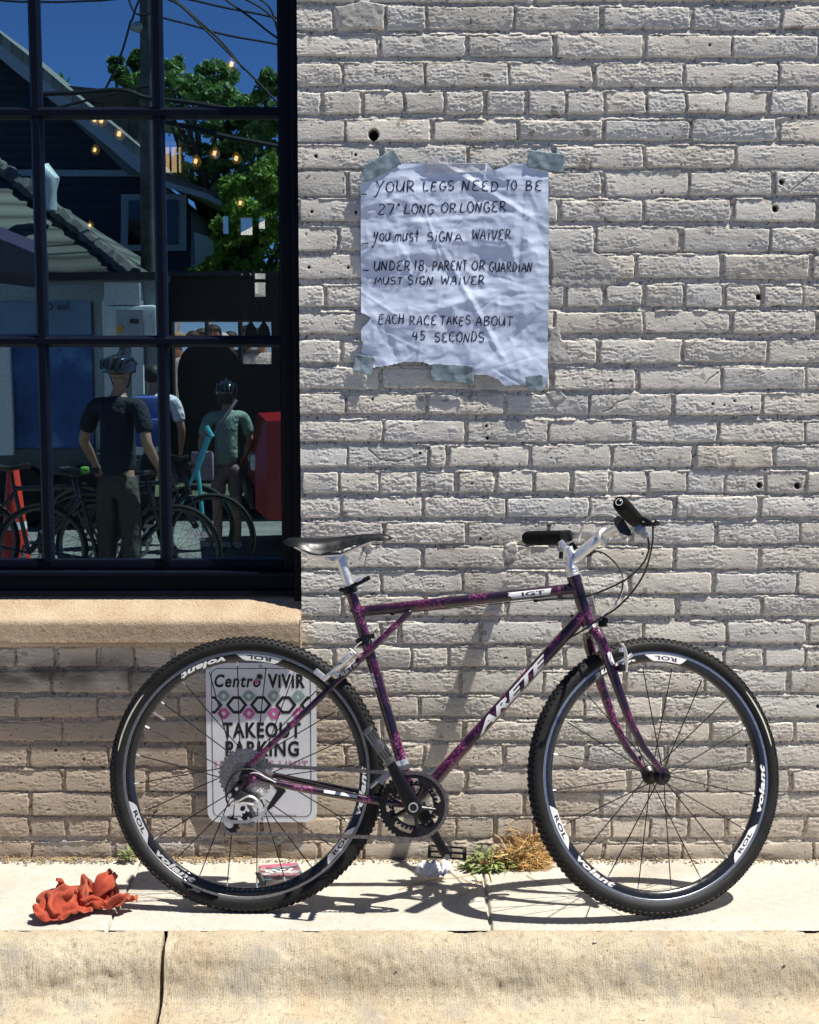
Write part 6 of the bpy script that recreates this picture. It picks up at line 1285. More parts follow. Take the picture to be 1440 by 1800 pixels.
gt = mb.build('grit', [simple('grit_tan', (.36, .29, .20), .95, var=.3), simple('grit_grey', (.20, .18, .16), .95), simple('grit_straw', (.50, .37, .20), .9)]); setp(gt, 'grit and dry litter gathered along the foot of the wall', kind='stuff')
mb = MB(); bark = mb
for px, py, s_ in ((1046, 1658, .011), (1128, 1794, .016), (1073, 1664, .004), (1395, 1672, .008), (715, 1674, .005)):
    p = gnd(px, py, -.01 if py < 1700 else -.14); mb.box(p+Vector((0, 0, .003)), (s_, s_*.6, .003), Matrix.Rotation(.5, 3, 'Z'), bev=.001)
pb = mb.build('pebbles', simple('pebble_pale', (.55, .50, .42), .9)); setp(pb, 'pale chips and pebbles lying on the kerb', kind='stuff')
# ================================================================== INSIDE THE ROOM
bulb_g = emit('bulb_filament', (1, .66, .28), 2.6); bglass = NM('bulb_glass'); bglass.base((1, .75, .3)); bglass.set(Roughness=.05); bglass.b.inputs['Emission Color'].default_value = (1, .55, .12, 1); bglass.b.inputs['Emission Strength'].default_value = .10
BL = [((345, 284), 1.9, .021, 'string light bulb inside the window nearest the pendant lantern'), ((378, 270), 1.9, .021, 'middle string light bulb inside the window before the reflected tree'), ((416, 279), 1.9, .021, 'right string light bulb inside the window beside the dark frame'), ((408, 114), 1.6, .021, 'bright string light bulb high in the top right pane'), ((423, 357), 3.2, .022, 'small string light bulb low before the green foliage'),
      ((168, 211), 2.4, .022, 'string light bulb in a pair below the upper window bar'), ((180, 213), 2.4, .022, 'second string light bulb of the pair below the upper bar'), ((211, 236), 2.2, .024, 'string light bulb before the reflected house roof'), ((168, 264), 2.6, .020, 'string light bulb before the reflected white gable edge'), ((159, 396), 3.4, .018, 'dim small string light bulb before the reflected navy wall')]
for (px, py), yv, r_, lab in BL:
    p = wallp(px, py, yv); b = empty('string_light_bulb', p, label=lab, cat='light bulb', group='string light bulbs inside the window')
    mb = MB(); mb.lathe([(0, -r_), (r_*.5, -r_*.87), (r_*.87, -r_*.45), (r_, 0), (r_*.85, r_*.5), (r_*.45, r_*.95), (r_*.4, r_*1.2)], axis='z', n=14); mb.build('bulb', bglass.mat, b)
    mb = MB(); mb.tube([(-.002, -r_*1.03, -r_*.4), (.003, -r_*1.03, r_*.35)], r_*.30, 8); mb.build('filament', bulb_g, b)
    mb = MB(); mb.tube([(0, 0, r_*1.15), (0, 0, r_*1.9)], r_*.45, 10); mb.build('socket', black_plastic, b)
for a, b_ in ((0, 1), (1, 2)):
    pass
mb = MB(); q = [wallp(*p, 1.9)+Vector((0, 0, .05)) for p in ((180, 205), (300, 262), (345, 276), (378, 262), (416, 271), (500, 280))]; mb.tube(smooth(q, 4), .004, 6); wr = mb.build('string_light_wire', black_plastic); setp(wr, 'thin black wire carrying the string light bulbs inside the window', 'wire')
p = wallp(288, 276, 1.3); ln_ = empty('pendant_lantern', p, label='glass pendant lantern glowing warm behind the window bar', cat='lantern')
mb = MB(); mb.lathe([(.10, .0), (.075, .055), (.03, .085), (.012, .10), (.012, .6)], (0, 0, .04), 'z', 24); mb.build('shade', simple('lantern_metal', (.20, .22, .22), .4, .3), ln_)
mb = MB(); [mb.tube([(x_, -.05, .045), (x_, -.05, -.06)], .004, 6) for x_ in (.0, .03, .055)]; mb.build('cage', black_metal, ln_); mb = MB(); mb.lathe([(.088, .04), (.10, 0), (.092, -.05), (.055, -.10), (.02, -.12)], (0, 0, 0), 'z', 24); lg = NM('lantern_glass'); lg.base((.8, .8, .75)); lg.set(Roughness=.05); lg.b.inputs['Transmission Weight'].default_value = .9; lg.b.inputs['IOR'].default_value = 1.05; lg.b.inputs['Alpha'].default_value = .35; mb.build('glass', lg.mat, ln_)
mb = MB(); mb.box((.022, .03, -.006), (.062, .012, .085), bev=.004); mb.build('lamp', emit('lantern_glow', (1, .66, .34), .9), ln_)
# dining chair with a round padded back, a bottle on a shelf, hanging glasses
ch = empty('upholstered_chair', (wallp(367, 660, .9).x, .9, 0), label='dark round-backed upholstered chair standing inside the window', cat='chair'); cz_ = wallp(367, 665, .9).z
cm = simple('chair_fabric', (.035, .033, .036), .9, bump=.3, bscale=120); mb = MB(); mb.prism([(.098*math.copysign(abs(math.cos(a))**.8, math.cos(a)), cz_+(.115 if math.sin(a) > 0 else .14)*math.copysign(abs(math.sin(a))**.75, math.sin(a))) for a in np.linspace(0, 2*math.pi, 40)[:-1]], -.03, .03); mb.build('backrest', cm, ch)
mb = MB(); mb.box((0, -.2, cz_-.30), (.30, .34, .08), bev=.03); mb.build('seat', cm, ch)
for sx_ in (-1, 1):
    for sy_ in (-1, 1): mb = MB(); mb.tube([(sx_*.12, -.2+sy_*.14, cz_-.32), (sx_*.14, -.2+sy_*.16, 0)], [.018, .012], 8); mb.build('leg', black_metal, ch)
sh_ = MB(); a = wallp(297, 560, 5.2); b = wallp(480, 560, 5.2); sh_.box(((a.x+b.x)/2, 5.2, a.z), (b.x-a.x, .3, .03)); so_ = sh_.build('bar_shelf', simple('shelf_wood', (.05, .035, .025), .6)); setp(so_, 'dark hanging bar shelf above the bright back window', 'shelf')
for (px, py) in ((441, 582), (464, 582)):
    p = wallp(px, py, 5.1); gb = MB(); gb.lathe([(.03, .20), (.004, .19), (.004, .10), (.03, .06), (.042, 0), (.036, -.05)], p+Vector((0, 0, -.04)), 'z', 18); gm = simple('wine_glass', (.05, .10, .09), .1); o = gb.build('wine_glass', gm); setp(o, 'wine glass hanging upside down from the bar shelf', 'wine glass', 'wine glasses hanging from the bar shelf')
p = wallp(434, 522, 3.4); gb = MB(); gb.lathe([(.0, -.14), (.034, -.14), (.036, .0), (.032, .05), (.012, .09), (.011, .16), (0, .16)], p+Vector((0, 0, .03)), 'z', 16); o = gb.build('bottle', simple('bottle_smoked', (.05, .045, .04), .15)); setp(o, 'tall dark bottle before the small bright back window', 'bottle')
# cards stuck inside the glass, and white lettering on it
blue_card = simple('pale_card', (.50, .66, .72), .6)
def card(x0, y0, x1, y1, lab):
    a = wallp(x0, y1, GLASS_Y+.012); b = wallp(x1, y0, GLASS_Y+.012); mb = MB(); mb.box(((a.x+b.x)/2, GLASS_Y+.012, (a.z+b.z)/2), (b.x-a.x, .002, b.z-a.z)); o = mb.build('card', blue_card); setp(o, lab, 'card', 'pale cards inside the window glass')
card(300, 926, 327, 960, 'pale blue card stuck inside the glass beside the lower window bar'); card(355, 953, 370, 961, 'small pale card in the glass left of the reflected wheel edge'); card(390, 953, 405, 961, 'small pale card in the glass right of the reflected wheel edge')
lt = simple('glass_lettering', (.45, .47, .47), .6)
o = None
for body, x0, x1, y0, y1 in (('SCAN ME', 328, 360, 934, 942), ('TO ORDER', 327, 361, 944, 951)):
    vs, fs = text2d(body, .05, offset=.0006); a = wallp(x0, y1, GLASS_Y-.002); b = wallp(x1, y0, GLASS_Y-.002); vs = fit_text(vs, a.x, b.x, a.z, b.z); mb = MB(); mb.add([(x, GLASS_Y-.002, z_) for x, z_ in vs], fs); mb.build('window_lettering', lt, frame_o)
# sunlit yard behind the building seen through the back windows: paving, white tents, people
mb = MB(); mb.box((-2, 36, -.03), (60, 59.8, .06)); yd = mb.build('yard_paving', simple('yard_concrete', (.62, .60, .56), .9, bump=.3)); setp(yd, kind='structure')
tent_w = simple('tent_canvas', (.88, .88, .88), .8)
for k_, (x, y) in enumerate(((-3.4, 15), (-1.2, 16.5), (-6.2, 17))):
    t_ = empty('event_tent', (x, y, 0), label=('white event tent behind the back windows, left', 'white event tent behind the back windows, right', 'white event tent farthest behind the back windows')[k_], cat='tent', group='white tents in the back yard')
    mb = MB(); mb.add([(-1.6, -1.6, 2.3), (1.6, -1.6, 2.3), (1.6, 1.6, 2.3), (-1.6, 1.6, 2.3), (0, 0, 3.3), (-1.6, -1.6, 2.0), (1.6, -1.6, 2.0), (1.6, 1.6, 2.0), (-1.6, 1.6, 2.0)], [(0, 1, 4), (1, 2, 4), (2, 3, 4), (3, 0, 4), (0, 5, 6, 1), (1, 6, 7, 2), (2, 7, 8, 3), (3, 8, 5, 0)]); mb.build('canopy', tent_w, t_)
    for sx_ in (-1, 1):
        for sy_ in (-1, 1): mb = MB(); mb.tube([(sx_*1.55, sy_*1.55, 0), (sx_*1.55, sy_*1.55, 2.1)], .03, 8); mb.build('leg', silver, t_)

# ================================================================== PEOPLE
skin_m = simple('skin', (.34, .19, .13), .55, var=.08)
def skin_mesh(name, verts, edges, mt, parent, sub=2, root=0):
    me = bpy.data.meshes.new(name); me.from_pydata([v[0] for v in verts], edges, []); ob = bpy.data.objects.new('tmp', me); COL.objects.link(ob)
    md = ob.modifiers.new('k', 'SKIN'); md.use_smooth_shade = True; md.branch_smoothing = .6
    for i, v in enumerate(verts):
        r_ = v[1]; sv = me.skin_vertices[0].data[i]; sv.radius = (r_, r_) if not isinstance(r_, tuple) else r_; sv.use_root = (i == root)
    sd_ = ob.modifiers.new('s', 'SUBSURF'); sd_.levels = sub; sd_.render_levels = sub
    bpy.context.view_layer.update(); dg = bpy.context.evaluated_depsgraph_get(); m2 = bpy.data.meshes.new_from_object(ob.evaluated_get(dg)); bpy.data.objects.remove(ob); m2.name = name
    m2.materials.clear(); m2.materials.append(mt); m2.shade_smooth(); o = bpy.data.objects.new(name, m2); COL.objects.link(o)
    if parent: o.parent = parent
    return o
def person(loc, rz, hgt, lab, shirt, legs_m, shoes_m, arms, hair=None, helmet=None, cap=None, shorts=False, lean=0., group=None, hair_m=None, stance=.10):
    "faces +y in its own frame; arms = ((elbow, hand) left, right)"
    k_ = hgt/1.75; root = empty('person', loc, rz, label=lab, cat='person', group=group)
    P = lambda x, y, z: Vector((x, y+lean*max(0, z-.9), z))*k_
    V = [(P(0, 0, .95), .098*k_), (P(0, .0, 1.12), .105*k_), (P(0, -.01, 1.30), .125*k_), (P(0, -.01, 1.42), .085*k_), (P(0, .0, 1.50), .050*k_), (P(0, .02, 1.58), (.070*k_, .078*k_)), (P(0, .015, 1.67), (.080*k_, .092*k_)), (P(0, .01, 1.735), .055*k_)]
    E = [(i, i+1) for i in range(7)]
    def chain(start, pts):
        last = start
        for p, r_ in pts: V.append((p, r_*k_)); E.append((last, len(V)-1)); last = len(V)-1
        return last
    for s_, (el, ha) in zip((-1, 1), arms):
        sh = P(s_*.185, -.01, 1.41); el_, ha_ = P(*el), P(*ha); w_ = el_+(ha_-el_)*.86
        i = chain(3, [(sh, .058), (sh+(el_-sh)*.5, .047), (el_, .040), (el_+(w_-el_)*.4, .038), (w_, .026), (ha_, .030)])
        d = (ha_-w_).normalized(); sd_ = d.cross(Vector((0, 0, 1))).normalized() if abs(d.z) < .9 else Vector((0, 1, 0)); nn_ = d.cross(sd_)
        for q in range(4): o = sd_*(.024-.016*q); chain(i, [(ha_+(d*.045+o+nn_*.0)*k_, .0095), (ha_+(d*(.075+.008*(1-abs(q-1.3)/2))+o*1.05+nn_*.012)*k_, .0085), (ha_+(d*(.092+.008*(1-abs(q-1.3)/2))+o*1.05+nn_*.030)*k_, .0075)])
        chain(i, [(ha_+(d*.02+sd_*.036+nn_*.012)*k_, .0105), (ha_+(d*.05+sd_*.046+nn_*.02)*k_, .009)])
    for s_ in (-1, 1):
        chain(0, [(P(s_*.085, 0, .86), .070), (P(s_*stance, .01, .52), .062), (P(s_*stance, .0, .36), .056), (P(s_*stance, -.01, .09), .040), (P(s_*stance, .06, .035), .036), (P(s_*stance, .14, .030), .030)])
    nose = P(0, .105, 1.60); V.append((nose, .012*k_)); E.append((5, len(V)-1))
    for s_ in (-1, 1): V.append((P(s_*.085, .01, 1.62), .014*k_)); E.append((6, len(V)-1))
    body = skin_mesh('body', V, E, skin_m, root)
    mb = MB()
    for s_ in (-1, 1): mb.lathe([(0, -.008*k_), (.011*k_, 0), (0, .008*k_)], P(s_*.033, .092, 1.64), 'y', 10)
    mb.tube([P(-.025, .088, 1.56), P(0, .097, 1.557), P(.025, .088, 1.56)], .004, 6); mb.build('face_features', simple('eye_dark', (.03, .02, .02), .3), body)
    # clothes grown the same way, a little larger
    V2 = [(P(0, 0, .86), .152*k_), (P(0, 0, 1.10), .140*k_), (P(0, -.01, 1.30), .155*k_), (P(0, -.01, 1.425), .098*k_), (P(0, 0, 1.475), .062*k_)]; E2 = [(0, 1), (1, 2), (2, 3), (3, 4)]
    for s_, (el, ha) in zip((-1, 1), arms):
        sh = P(s_*.19, -.01, 1.405); el_ = P(*el); n0 = len(V2); V2 += [(sh, .076*k_), (sh+(el_-sh)*.5, .068*k_), (sh+(el_-sh)*.78, .066*k_)]; E2 += [(3, n0), (n0, n0+1), (n0+1, n0+2)]
    skin_mesh('shirt', V2, E2, shirt, root)
    V3 = [(P(0, 0, .99), .128*k_), (P(0, 0, .90), .145*k_)]; E3 = [(0, 1)]
    for s_ in (-1, 1):
        n0 = len(V3); pts = [(P(s_*.085, 0, .80), .104*k_), (P(s_*stance, .01, .54), .082*k_)]
        if not shorts: pts += [(P(s_*stance, 0, .34), .074*k_), (P(s_*stance, -.01, .10), .062*k_)]
        for i, q in enumerate(pts): V3.append(q); E3.append((1 if i == 0 else n0+i-1, n0+i))
    skin_mesh('shorts' if shorts else 'trousers', V3, E3, legs_m, root)
    for s_ in (-1, 1): mb = MB(); mb.tube([P(s_*stance, -.05, .045), P(s_*stance, .0, .055), P(s_*stance, .10, .045), P(s_*stance, .19, .030)], [.036*k_, .046*k_, .044*k_, .028*k_], 12); mb.build('shoe', shoes_m, root)
    if hair:
        mb = MB(); mb.lathe([(.0, .100), (.052, .088), (.086, .05), (.097, .0), (.092, -hair), (.06, -hair-.02)], axis='z', n=20); mb.xf(lambda v: P(v.x, .0+v.y*1.05, 1.66)+Vector((0, 0, v.z*k_)) if v.y < .03 or v.z > .02 else P(v.x, .055, 1.66)+Vector((0, 0, max(v.z, .02)*k_))); mb.build('hair', hair_m or simple('hair_dark', (.03, .02, .015), .6), root)
    if helmet:
        mb = MB()
        mb.lathe([(0, .115), (.05, .108), (.095, .07), (.115, .015), (.112, -.02), (.09, -.025)], axis='z', n=22)
        for q in range(5):
            x = (q-2)*.042; mb.tube([(x, -.13+abs(q-2)*.02, .01), (x*1.0, -.08, .09-abs(q-2)*.012), (x, .02, .128-abs(q-2)*.022), (x, .12-abs(q-2)*.02, .04)], .016, 8)
        mb.xf(lambda v: P(v.x, .01+v.y*1.18, 1.67)+Vector((0, 0, v.z*k_))); mb.build('helmet', helmet, root)
        mb = MB(); mb.tube([P(-.1, .02, 1.66), P(-.06, .03, 1.55), P(.0, .05, 1.51), P(.06, .03, 1.55), P(.1, .02, 1.66)], .006, 6); mb.build('chin_strap', black_plastic, root)
    if cap:
        mb = MB(); mb.lathe([(0, .09), (.05, .085), (.088, .05), (.098, 0)], axis='z', n=18); mb.xf(lambda v: P(v.x, .01+v.y*1.1, 1.68)+Vector((0, 0, v.z*k_))); mb.box(P(0, .15, 1.69), (.13*k_, .12*k_, .012), bev=.004); mb.build('cap', cap, root)
    return root
navy_c = simple('navy_cotton', (.012, .015, .026), .9, bump=1., bscale=16, bdist=.03); khaki = simple('khaki_cotton', (.055, .05, .042), .9, bump=1., bscale=14, bdist=.03); shoe_w = simple('shoe_white', (.5, .48, .45), .7); green_c = simple('sage_cotton', (.20, .27, .23), .9, bump=1., bscale=16, bdist=.03); dk = simple('dark_cotton', (.02, .02, .022), .9); helm = simple('helmet_gloss', (.02, .022, .026), .2, coat=.5); white_c = simple('white_cotton', (.65, .65, .68), .9, bump=1., bscale=16, bdist=.03); rose = simple('mauve_cotton', (.20, .13, .15), .9); blue_c = simple('blue_cotton', (.05, .09, .30), .9)
STZ = -.442
def on_street(px, yv): p = mir(px, 800, yv); return Vector((p.x, p.y, STZ))
p = on_street(206, 7.35); man = person(p, R(200), 1.76, 'person in a black helmet and dark t-shirt standing by the parked bicycles', navy_c, khaki, shoe_w, (((-.27, -.06, 1.15), (-.30, .10, .93)), ((.30, .02, 1.16), (.33, .26, .95))), helmet=helm, lean=.06)
p = on_street(275, 10.5); person(p, R(170), 1.66, 'person in a white t-shirt wearing a blue backpack, half hidden by the window bar', white_c, dk, shoe_w, (((-.25, -.02, 1.15), (-.24, .06, .92)), ((.25, -.02, 1.15), (.24, .06, .92))), hair=.05)
pp_ = p; bp = empty('backpack', (p.x-.05, p.y+.16, STZ+1.16), R(170), label='blue backpack on the person in the white t-shirt', cat='backpack'); mb = MB(); mb.box((0, 0, 0), (.30, .16, .46), bev=.06); mb.build('main_bag', blue_c, bp); mb = MB(); mb.box((0, -.10, -.08), (.24, .06, .22), bev=.025); mb.build('pocket', blue_c, bp)
p = on_street(399, 10.2); person(p, R(165), 1.50, 'person in a sage green shirt and helmet with a shoulder bag walking away', green_c, rose, shoe_w, (((-.25, -.02, 1.15), (-.22, .12, .98)), ((.27, -.02, 1.15), (.25, .12, 1.0))), helmet=helm, shorts=True, hair=.10)
mb = MB(); pb_ = p+Vector((-.20, .16, .78)); mb.box(pb_, (.20, .10, .26), bev=.03); mb.tube([pb_+Vector((.0, 0, .12)), pb_+Vector((.15, .06, .35)), pb_+Vector((.30, -.06, .58))], .014, 8); sb_ = mb.build('shoulder_bag', simple('striped_bag', (.25, .18, .22), .8)); setp(sb_, 'striped shoulder bag on the person in the sage shirt', 'bag')
shirts = [white_c, dk, simple('tan_cotton', (.40, .30, .20), .9), blue_c, white_c, simple('red_cotton', (.35, .04, .03), .9), white_c, dk]
capm = simple('cap_tan', (.35, .28, .18), .9)
CR_LAB = ['person in a tan cap and white shirt outside the back window', 'person in a dark shirt outside the back window beside the tan cap', 'person in a tan shirt behind the chair back', 'person in a blue shirt outside the back window', 'person in a white shirt and white cap outside the back window', 'person in a red shirt outside the back window', 'person in a white shirt farthest right outside the back window', 'person in a dark shirt by the right back window']
for k_, px in enumerate((318, 343, 358, 378, 392, 408, 462, 438)):
    yv = 12.2+.6*(k_ % 3); q = wallp(px, 800, yv)
    person(Vector((q.x, yv, 0)), R((20*k_) % 90+140), 1.52+.03*(k_ % 4), CR_LAB[k_], shirts[k_], khaki if k_ % 2 else dk, shoe_w, (((-.25, -.02, 1.15), (-.24, .10, .92)), ((.25, -.02, 1.15), (.24, .10, .92))), hair=None if k_ in (0, 4) else .04, cap=(capm if k_ == 0 else white_c) if k_ in (0, 4) else None, group='people in the yard behind the building')

# ================================================================== ACROSS THE STREET (seen in the glass)
# ---- parked bicycles: one built with its parts, then copied
def parked_bike():
    root = empty('parked_bicycle', (0, 0, 0)); blk = simple('bike_black', (.012, .012, .013), .3, coat=.4)
    def wh(cx):
        mb = MB(); mb.lathe([(.335+.016*math.cos(a), .016*math.sin(a)) for a in np.linspace(0, 2*math.pi, 10)[:-1]], (cx, 0, .351), n=56, closed=True); t_ = mb.build('wheel', rubber, root)
        mb = MB(); mb.lathe([(.322, -.010), (.322, .010), (.300, .007), (.300, -.007)], (cx, 0, .351), n=56, closed=True); mb.build('rim', rim_black, t_)
        mb = MB()
        for i in range(20): a = 2*math.pi*i/20; mb.tube([(cx+.02*math.cos(a+.8), (.03 if i % 2 else -.03), .351+.02*math.sin(a+.8)), (cx+.302*math.cos(a), 0, .351+.302*math.sin(a))], .0013, 5)
        mb.lathe([(.012, -.05), (.022, -.03), (.012, 0), (.022, .03), (.012, .05)], (cx, 0, .351), n=12); mb.build('spokes', spoke_m, t_)
    wh(0); wh(1.0)
    mb = MB(); bb = (.42, 0, .28); mb.tube([bb, (.29, 0, .80)], .017, 12); mb.tube([(.295, 0, .77), (.80, 0, .80)], .018, 12); mb.tube([bb, (.82, 0, .72)], .022, 12); mb.tube([(.795, 0, .84), (.835, 0, .69)], .021, 12)
    for s_ in (-1, 1): mb.tube([(.30, s_*.02, .74), (0, s_*.06, .351)], .009, 8); mb.tube([bb, (0, s_*.06, .351)], .010, 8)
    mb.build('frame', blk, root)
    mb = MB()
    for s_ in (-1, 1): mb.tube([(.84, s_*.05, .68), (.88, s_*.05, .56), (1.0, s_*.05, .351)], .012, 10)
    mb.build('fork', blk, root)
    mb = MB(); mb.tube([(.29, 0, .80), (.275, 0, .90)], .013, 10); mb.build('seatpost', black_metal, root)
    mb = MB(); P = []
    for t_ in np.linspace(0, 1, 12):
        x = .16+.27*t_; hw = .07*(1-t_)**1.2+.018; z_ = .945-.012*math.sin(t_*5); P.append([Vector((x, hw*math.cos(a), z_-.03*max(0, -math.sin(a))+.012*max(0, math.sin(a)))) for a in np.linspace(0, 2*math.pi, 13)])
    mb.grid(P); mb.f += [tuple(range(12)), tuple(range(11*13, 11*13+12))[::-1]]; mb.m += [0, 0]; mb.build('saddle', black_plastic, root)
    mb = MB(); mb.tube([(.79, 0, .84), (.78, 0, .90), (.87, 0, .92)], .015, 10); mb.tube(smooth([Vector(v) for v in ((.83, -.30, .93), (.86, -.18, .935), (.87, 0, .92), (.86, .18, .935), (.83, .30, .93))], 4), .012, 10); hb = mb.build('handlebar', black_metal, root)
    for s_ in (-1, 1): mb = MB(); mb.tube([(.85, s_*.20, .935), (.825, s_*.32, .93)], .017, 10); mb.build('grip', black_plastic, hb)
    mb = MB(); gear(mb, Vector((.42, -.05, .28)), .06, .09, 40, -.05, .004); mb.tube([(.42, -.07, .28), (.50, -.075, .43)], .011, 8); mb.tube([(.42, .07, .28), (.34, .075, .13)], .011, 8); mb.box((.51, -.12, .44), (.09, .08, .02), bev=.004); mb.box((.33, .12, .12), (.09, .08, .02), bev=.004); mb.build('crankset', steel, root)
    return root
pbk = parked_bike()
BK = [(305, 7.35, R(3), 'black parked bicycle nearest the window glass beside the standing person', 0), (370, 8.2, R(-6), 'black parked bicycle with a large front wheel behind the nearest one', 1), (340, 9.0, R(10), 'black parked bicycle farthest back in the rack', 2), (60, 7.8, R(14), 'black parked bicycle leaning beside the orange cone', 3)]
for (px, yv, rz, lab, k_) in BK:
    b = pbk if k_ == 0 else copy_tree(pbk); q = on_street(px, yv)
    b.location = q; b.rotation_euler = (R(4), 0, rz)   # origin: rear wheel contact
    b.location -= Vector((math.cos(rz), math.sin(rz), 0))*(1.0 if k_ != 3 else .5); setp(b, lab, 'bicycle', 'bicycles parked in the street rack')
# helmet bag in green, cyan bicycle frame tube leaning
mb = MB(); a = mir(367, 768, 8.8); b_ = mir(347, 822, 8.8); mb.tube([a, b_], .026, 10); mb.tube([a+Vector((.03, 0, .0)), a+Vector((-.02, 0, .09))], .02, 8); mb.tube([b_, Vector((b_.x+.05, b_.y, -.11))], .018, 8); mb.tube([b_, Vector((b_.x-.25, b_.y, -.11))], .014, 8); o = mb.build('cyan_frame_tube', simple('cyan_paint', (.08, .50, .55), .35)); setp(o, 'bright cyan bicycle frame tube standing between the parked bicycles', 'bicycle tube')
o = MB(); q = mir(150, 826, 7.2); o.lathe([(0, -.03), (.022, -.028), (.028, 0), (.022, .028), (0, .03)], q, 'x', 14); o = o.build('green_pouch', simple('lime_fabric', (.08, .28, .03), .7)); setp(o, 'small lime green pouch on a parked bicycle', 'pouch')
# ---- traffic cone
q = on_street(22, 8.2); cone = empty('traffic_cone', q, label='orange traffic cone with a white band standing in the street', cat='traffic cone'); orange = simple('cone_orange', (.66, .045, .018), .5)
mb = MB(); mb.lathe([(.035, .92), (.045, .90), (.13, .06), (.13, .03)], axis='z', n=28); mb.build('body', orange, cone); mb = MB(); mb.box((0, 0, .018), (.40, .40, .036), bev=.01); mb.build('base', black_plastic, cone)
for z0_, z1_ in ((.42, .48),): r0_ = .045+.085*(.9-z0_)/.84; r1_ = .045+.085*(.9-z1_)/.84; mb = MB(); mb.lathe([(r0_+.002, z0_), (r1_+.002, z1_)], axis='z', n=28); mb.build('band', white_paint, cone)
# ---- ice trailer
TY = 12.0; A = lambda x, y, d=TY: mir(x, y, d)
white_m = simple('trailer_white', (.62, .66, .66), .4); dkp = simple('diamond_plate', (.22, .25, .27), .35, .7, .4, 60, bump=.6, bscale=60); blu = NM('ice_picture')
n1 = blu.noise(1.6, 5, .6); blu.base(blu.ramp(n1, [(.35, (.01, .035, .14)), (.55, (.03, .10, .30)), (.75, (.20, .40, .60))])); blu.set(Roughness=.5)
tr = empty('ice_trailer', (A(120, 800).x, A(120, 800).y-1.2, STZ), label='white and blue ice trailer with a refrigeration unit parked across the street', cat='trailer')
def pbox(parent, nm, x0, y0, x1, y1, d, th, mt, bev=0.):
    a = A(x0, y1, d); b = A(x1, y0, d); c = Vector(((a.x+b.x)/2, a.y-th/2, (a.z+b.z)/2)); mb = MB(); l0 = parent.location if parent else Vector((0, 0, 0)); mb.box(c-l0, (abs(b.x-a.x), th, abs(b.z-a.z)), bev=bev); return mb.build(nm, mt, parent)
pbox(tr, 'body', -330, 486, 272, 835, TY+.05, 2.2, dkp); pbox(tr, 'picture_panel', -320, 530, 160, 788, TY, .04, blu)
pbox(tr, 'picture_panel', -320, 530, 160, 588, TY-.04, .02, simple('picture_sky', (.14, .24, .36), .5, var=.2, scale=2)); pbox(tr, 'roof_beam', -330, 478, 275, 492, TY-.05, 2.4, black_plastic)
for x0, x1 in ((-4, 17), (186, 206), (234, 250)): pbox(tr, 'post', x0, 528 if x0 > 0 else 606, x1, 800, TY-.10, .08, white_m)
pbox(tr, 'refrigeration_unit', 186, 536, 275, 592, TY-.15, .5, white_m, .05); pbox(tr, 'grille', 184, 497, 245, 536, TY-.12, .3, simple('grille_white', (.5, .54, .54), .5)); pbox(tr, 'control_panel', 205, 544, 252, 590, TY-.17, .03, simple('panel_grey', (.35, .38, .38), .5)); pbox(tr, 'display', 228, 560, 243, 568, TY-.19, .02, black_plastic); pbox(tr, 'knob', 204, 573, 214, 584, TY-.19, .03, simple('knob_yellow', (.7, .40, .03), .5))
pbox(tr, 'skirt', -330, 790, 272, 835, TY-.02, 2.0, simple('skirt_grey', (.08, .09, .09), .6))
vs, fs = text2d('Ice Co', .3, offset=.006, shear=.25); a = A(126, 545, TY-.01); b_ = A(74, 531, TY-.01); vs = fit_text(vs, 0, b_.x-a.x if b_.x > a.x else a.x-b_.x, 0, b_.z-a.z)
mb = MB(); mb.add([(a.x-x - tr.location.x, a.y+.08-tr.location.y, a.z+z_-tr.location.z) for x, z_ in vs], fs); mb.build('lettering', black_print, tr)
for x in (40, 150):
    q = A(x, 900, TY-.02); mb = MB(); mb.lathe([(.0, -.1), (.22, -.1), (.30, -.08), (.32, 0), (.30, .08), (0, .1)], Vector((q.x, q.y, STZ+.32))-tr.location, 'y', 28); mb.build('wheel', rubber, tr)
# ---- dark food trailer to its right
ft = empty('food_trailer', (A(480, 800, 13).x, A(480, 800, 13).y-1.2, STZ), label='dark brown food trailer parked beside the ice trailer', cat='trailer'); brn = simple('trailer_brown', (.022, .018, .016), .6)
pbox(ft, 'body', 300, 484, 900, 850, 13, 2.3, brn); pbox(ft, 'roof', 295, 477, 905, 486, 12.9, 2.5, black_plastic); pbox(ft, 'hatch', 520, 540, 800, 640, 12.95, .06, black_metal)
for x in (520, 700):
    q = A(x, 900, 13); mb = MB(); mb.lathe([(.0, -.1), (.22, -.1), (.30, -.08), (.32, 0), (.30, .08), (0, .1)], Vector((q.x, q.y, STZ+.32))-ft.location, 'y', 28); mb.build('wheel', rubber, ft)
# ---- awning over the trailer end
aw = MB(); P = []
for i in range(14):
    t_ = i/13; P.append([A(-120+200*t_, 372+40*t_+26*t_*t_, 10.2), A(-120+205*t_, 390+40*t_+30*t_*t_, 9.9), A(-120+205*t_, 455+26*t_, 9.9), A(-120+205*t_, 478+24*t_, 10.1), A(-120+200*t_, 478+20*t_, 11.6)])
aw.grid(P); o = aw.build('awning', simple('awning_purple_black', (.035, .028, .055), .35)); md = o.modifiers.new('s', 'SOLIDIFY'); md.thickness = .03; setp(o, 'shiny dark purple awning over the left end of the ice trailer', 'awning')
mb = MB(); q = A(78, 500, 9.9); mb.tube([(q.x, q.y, STZ+.04), (q.x, q.y, q.z)], .025, 8); mb.build('awning_pole', black_metal, o)
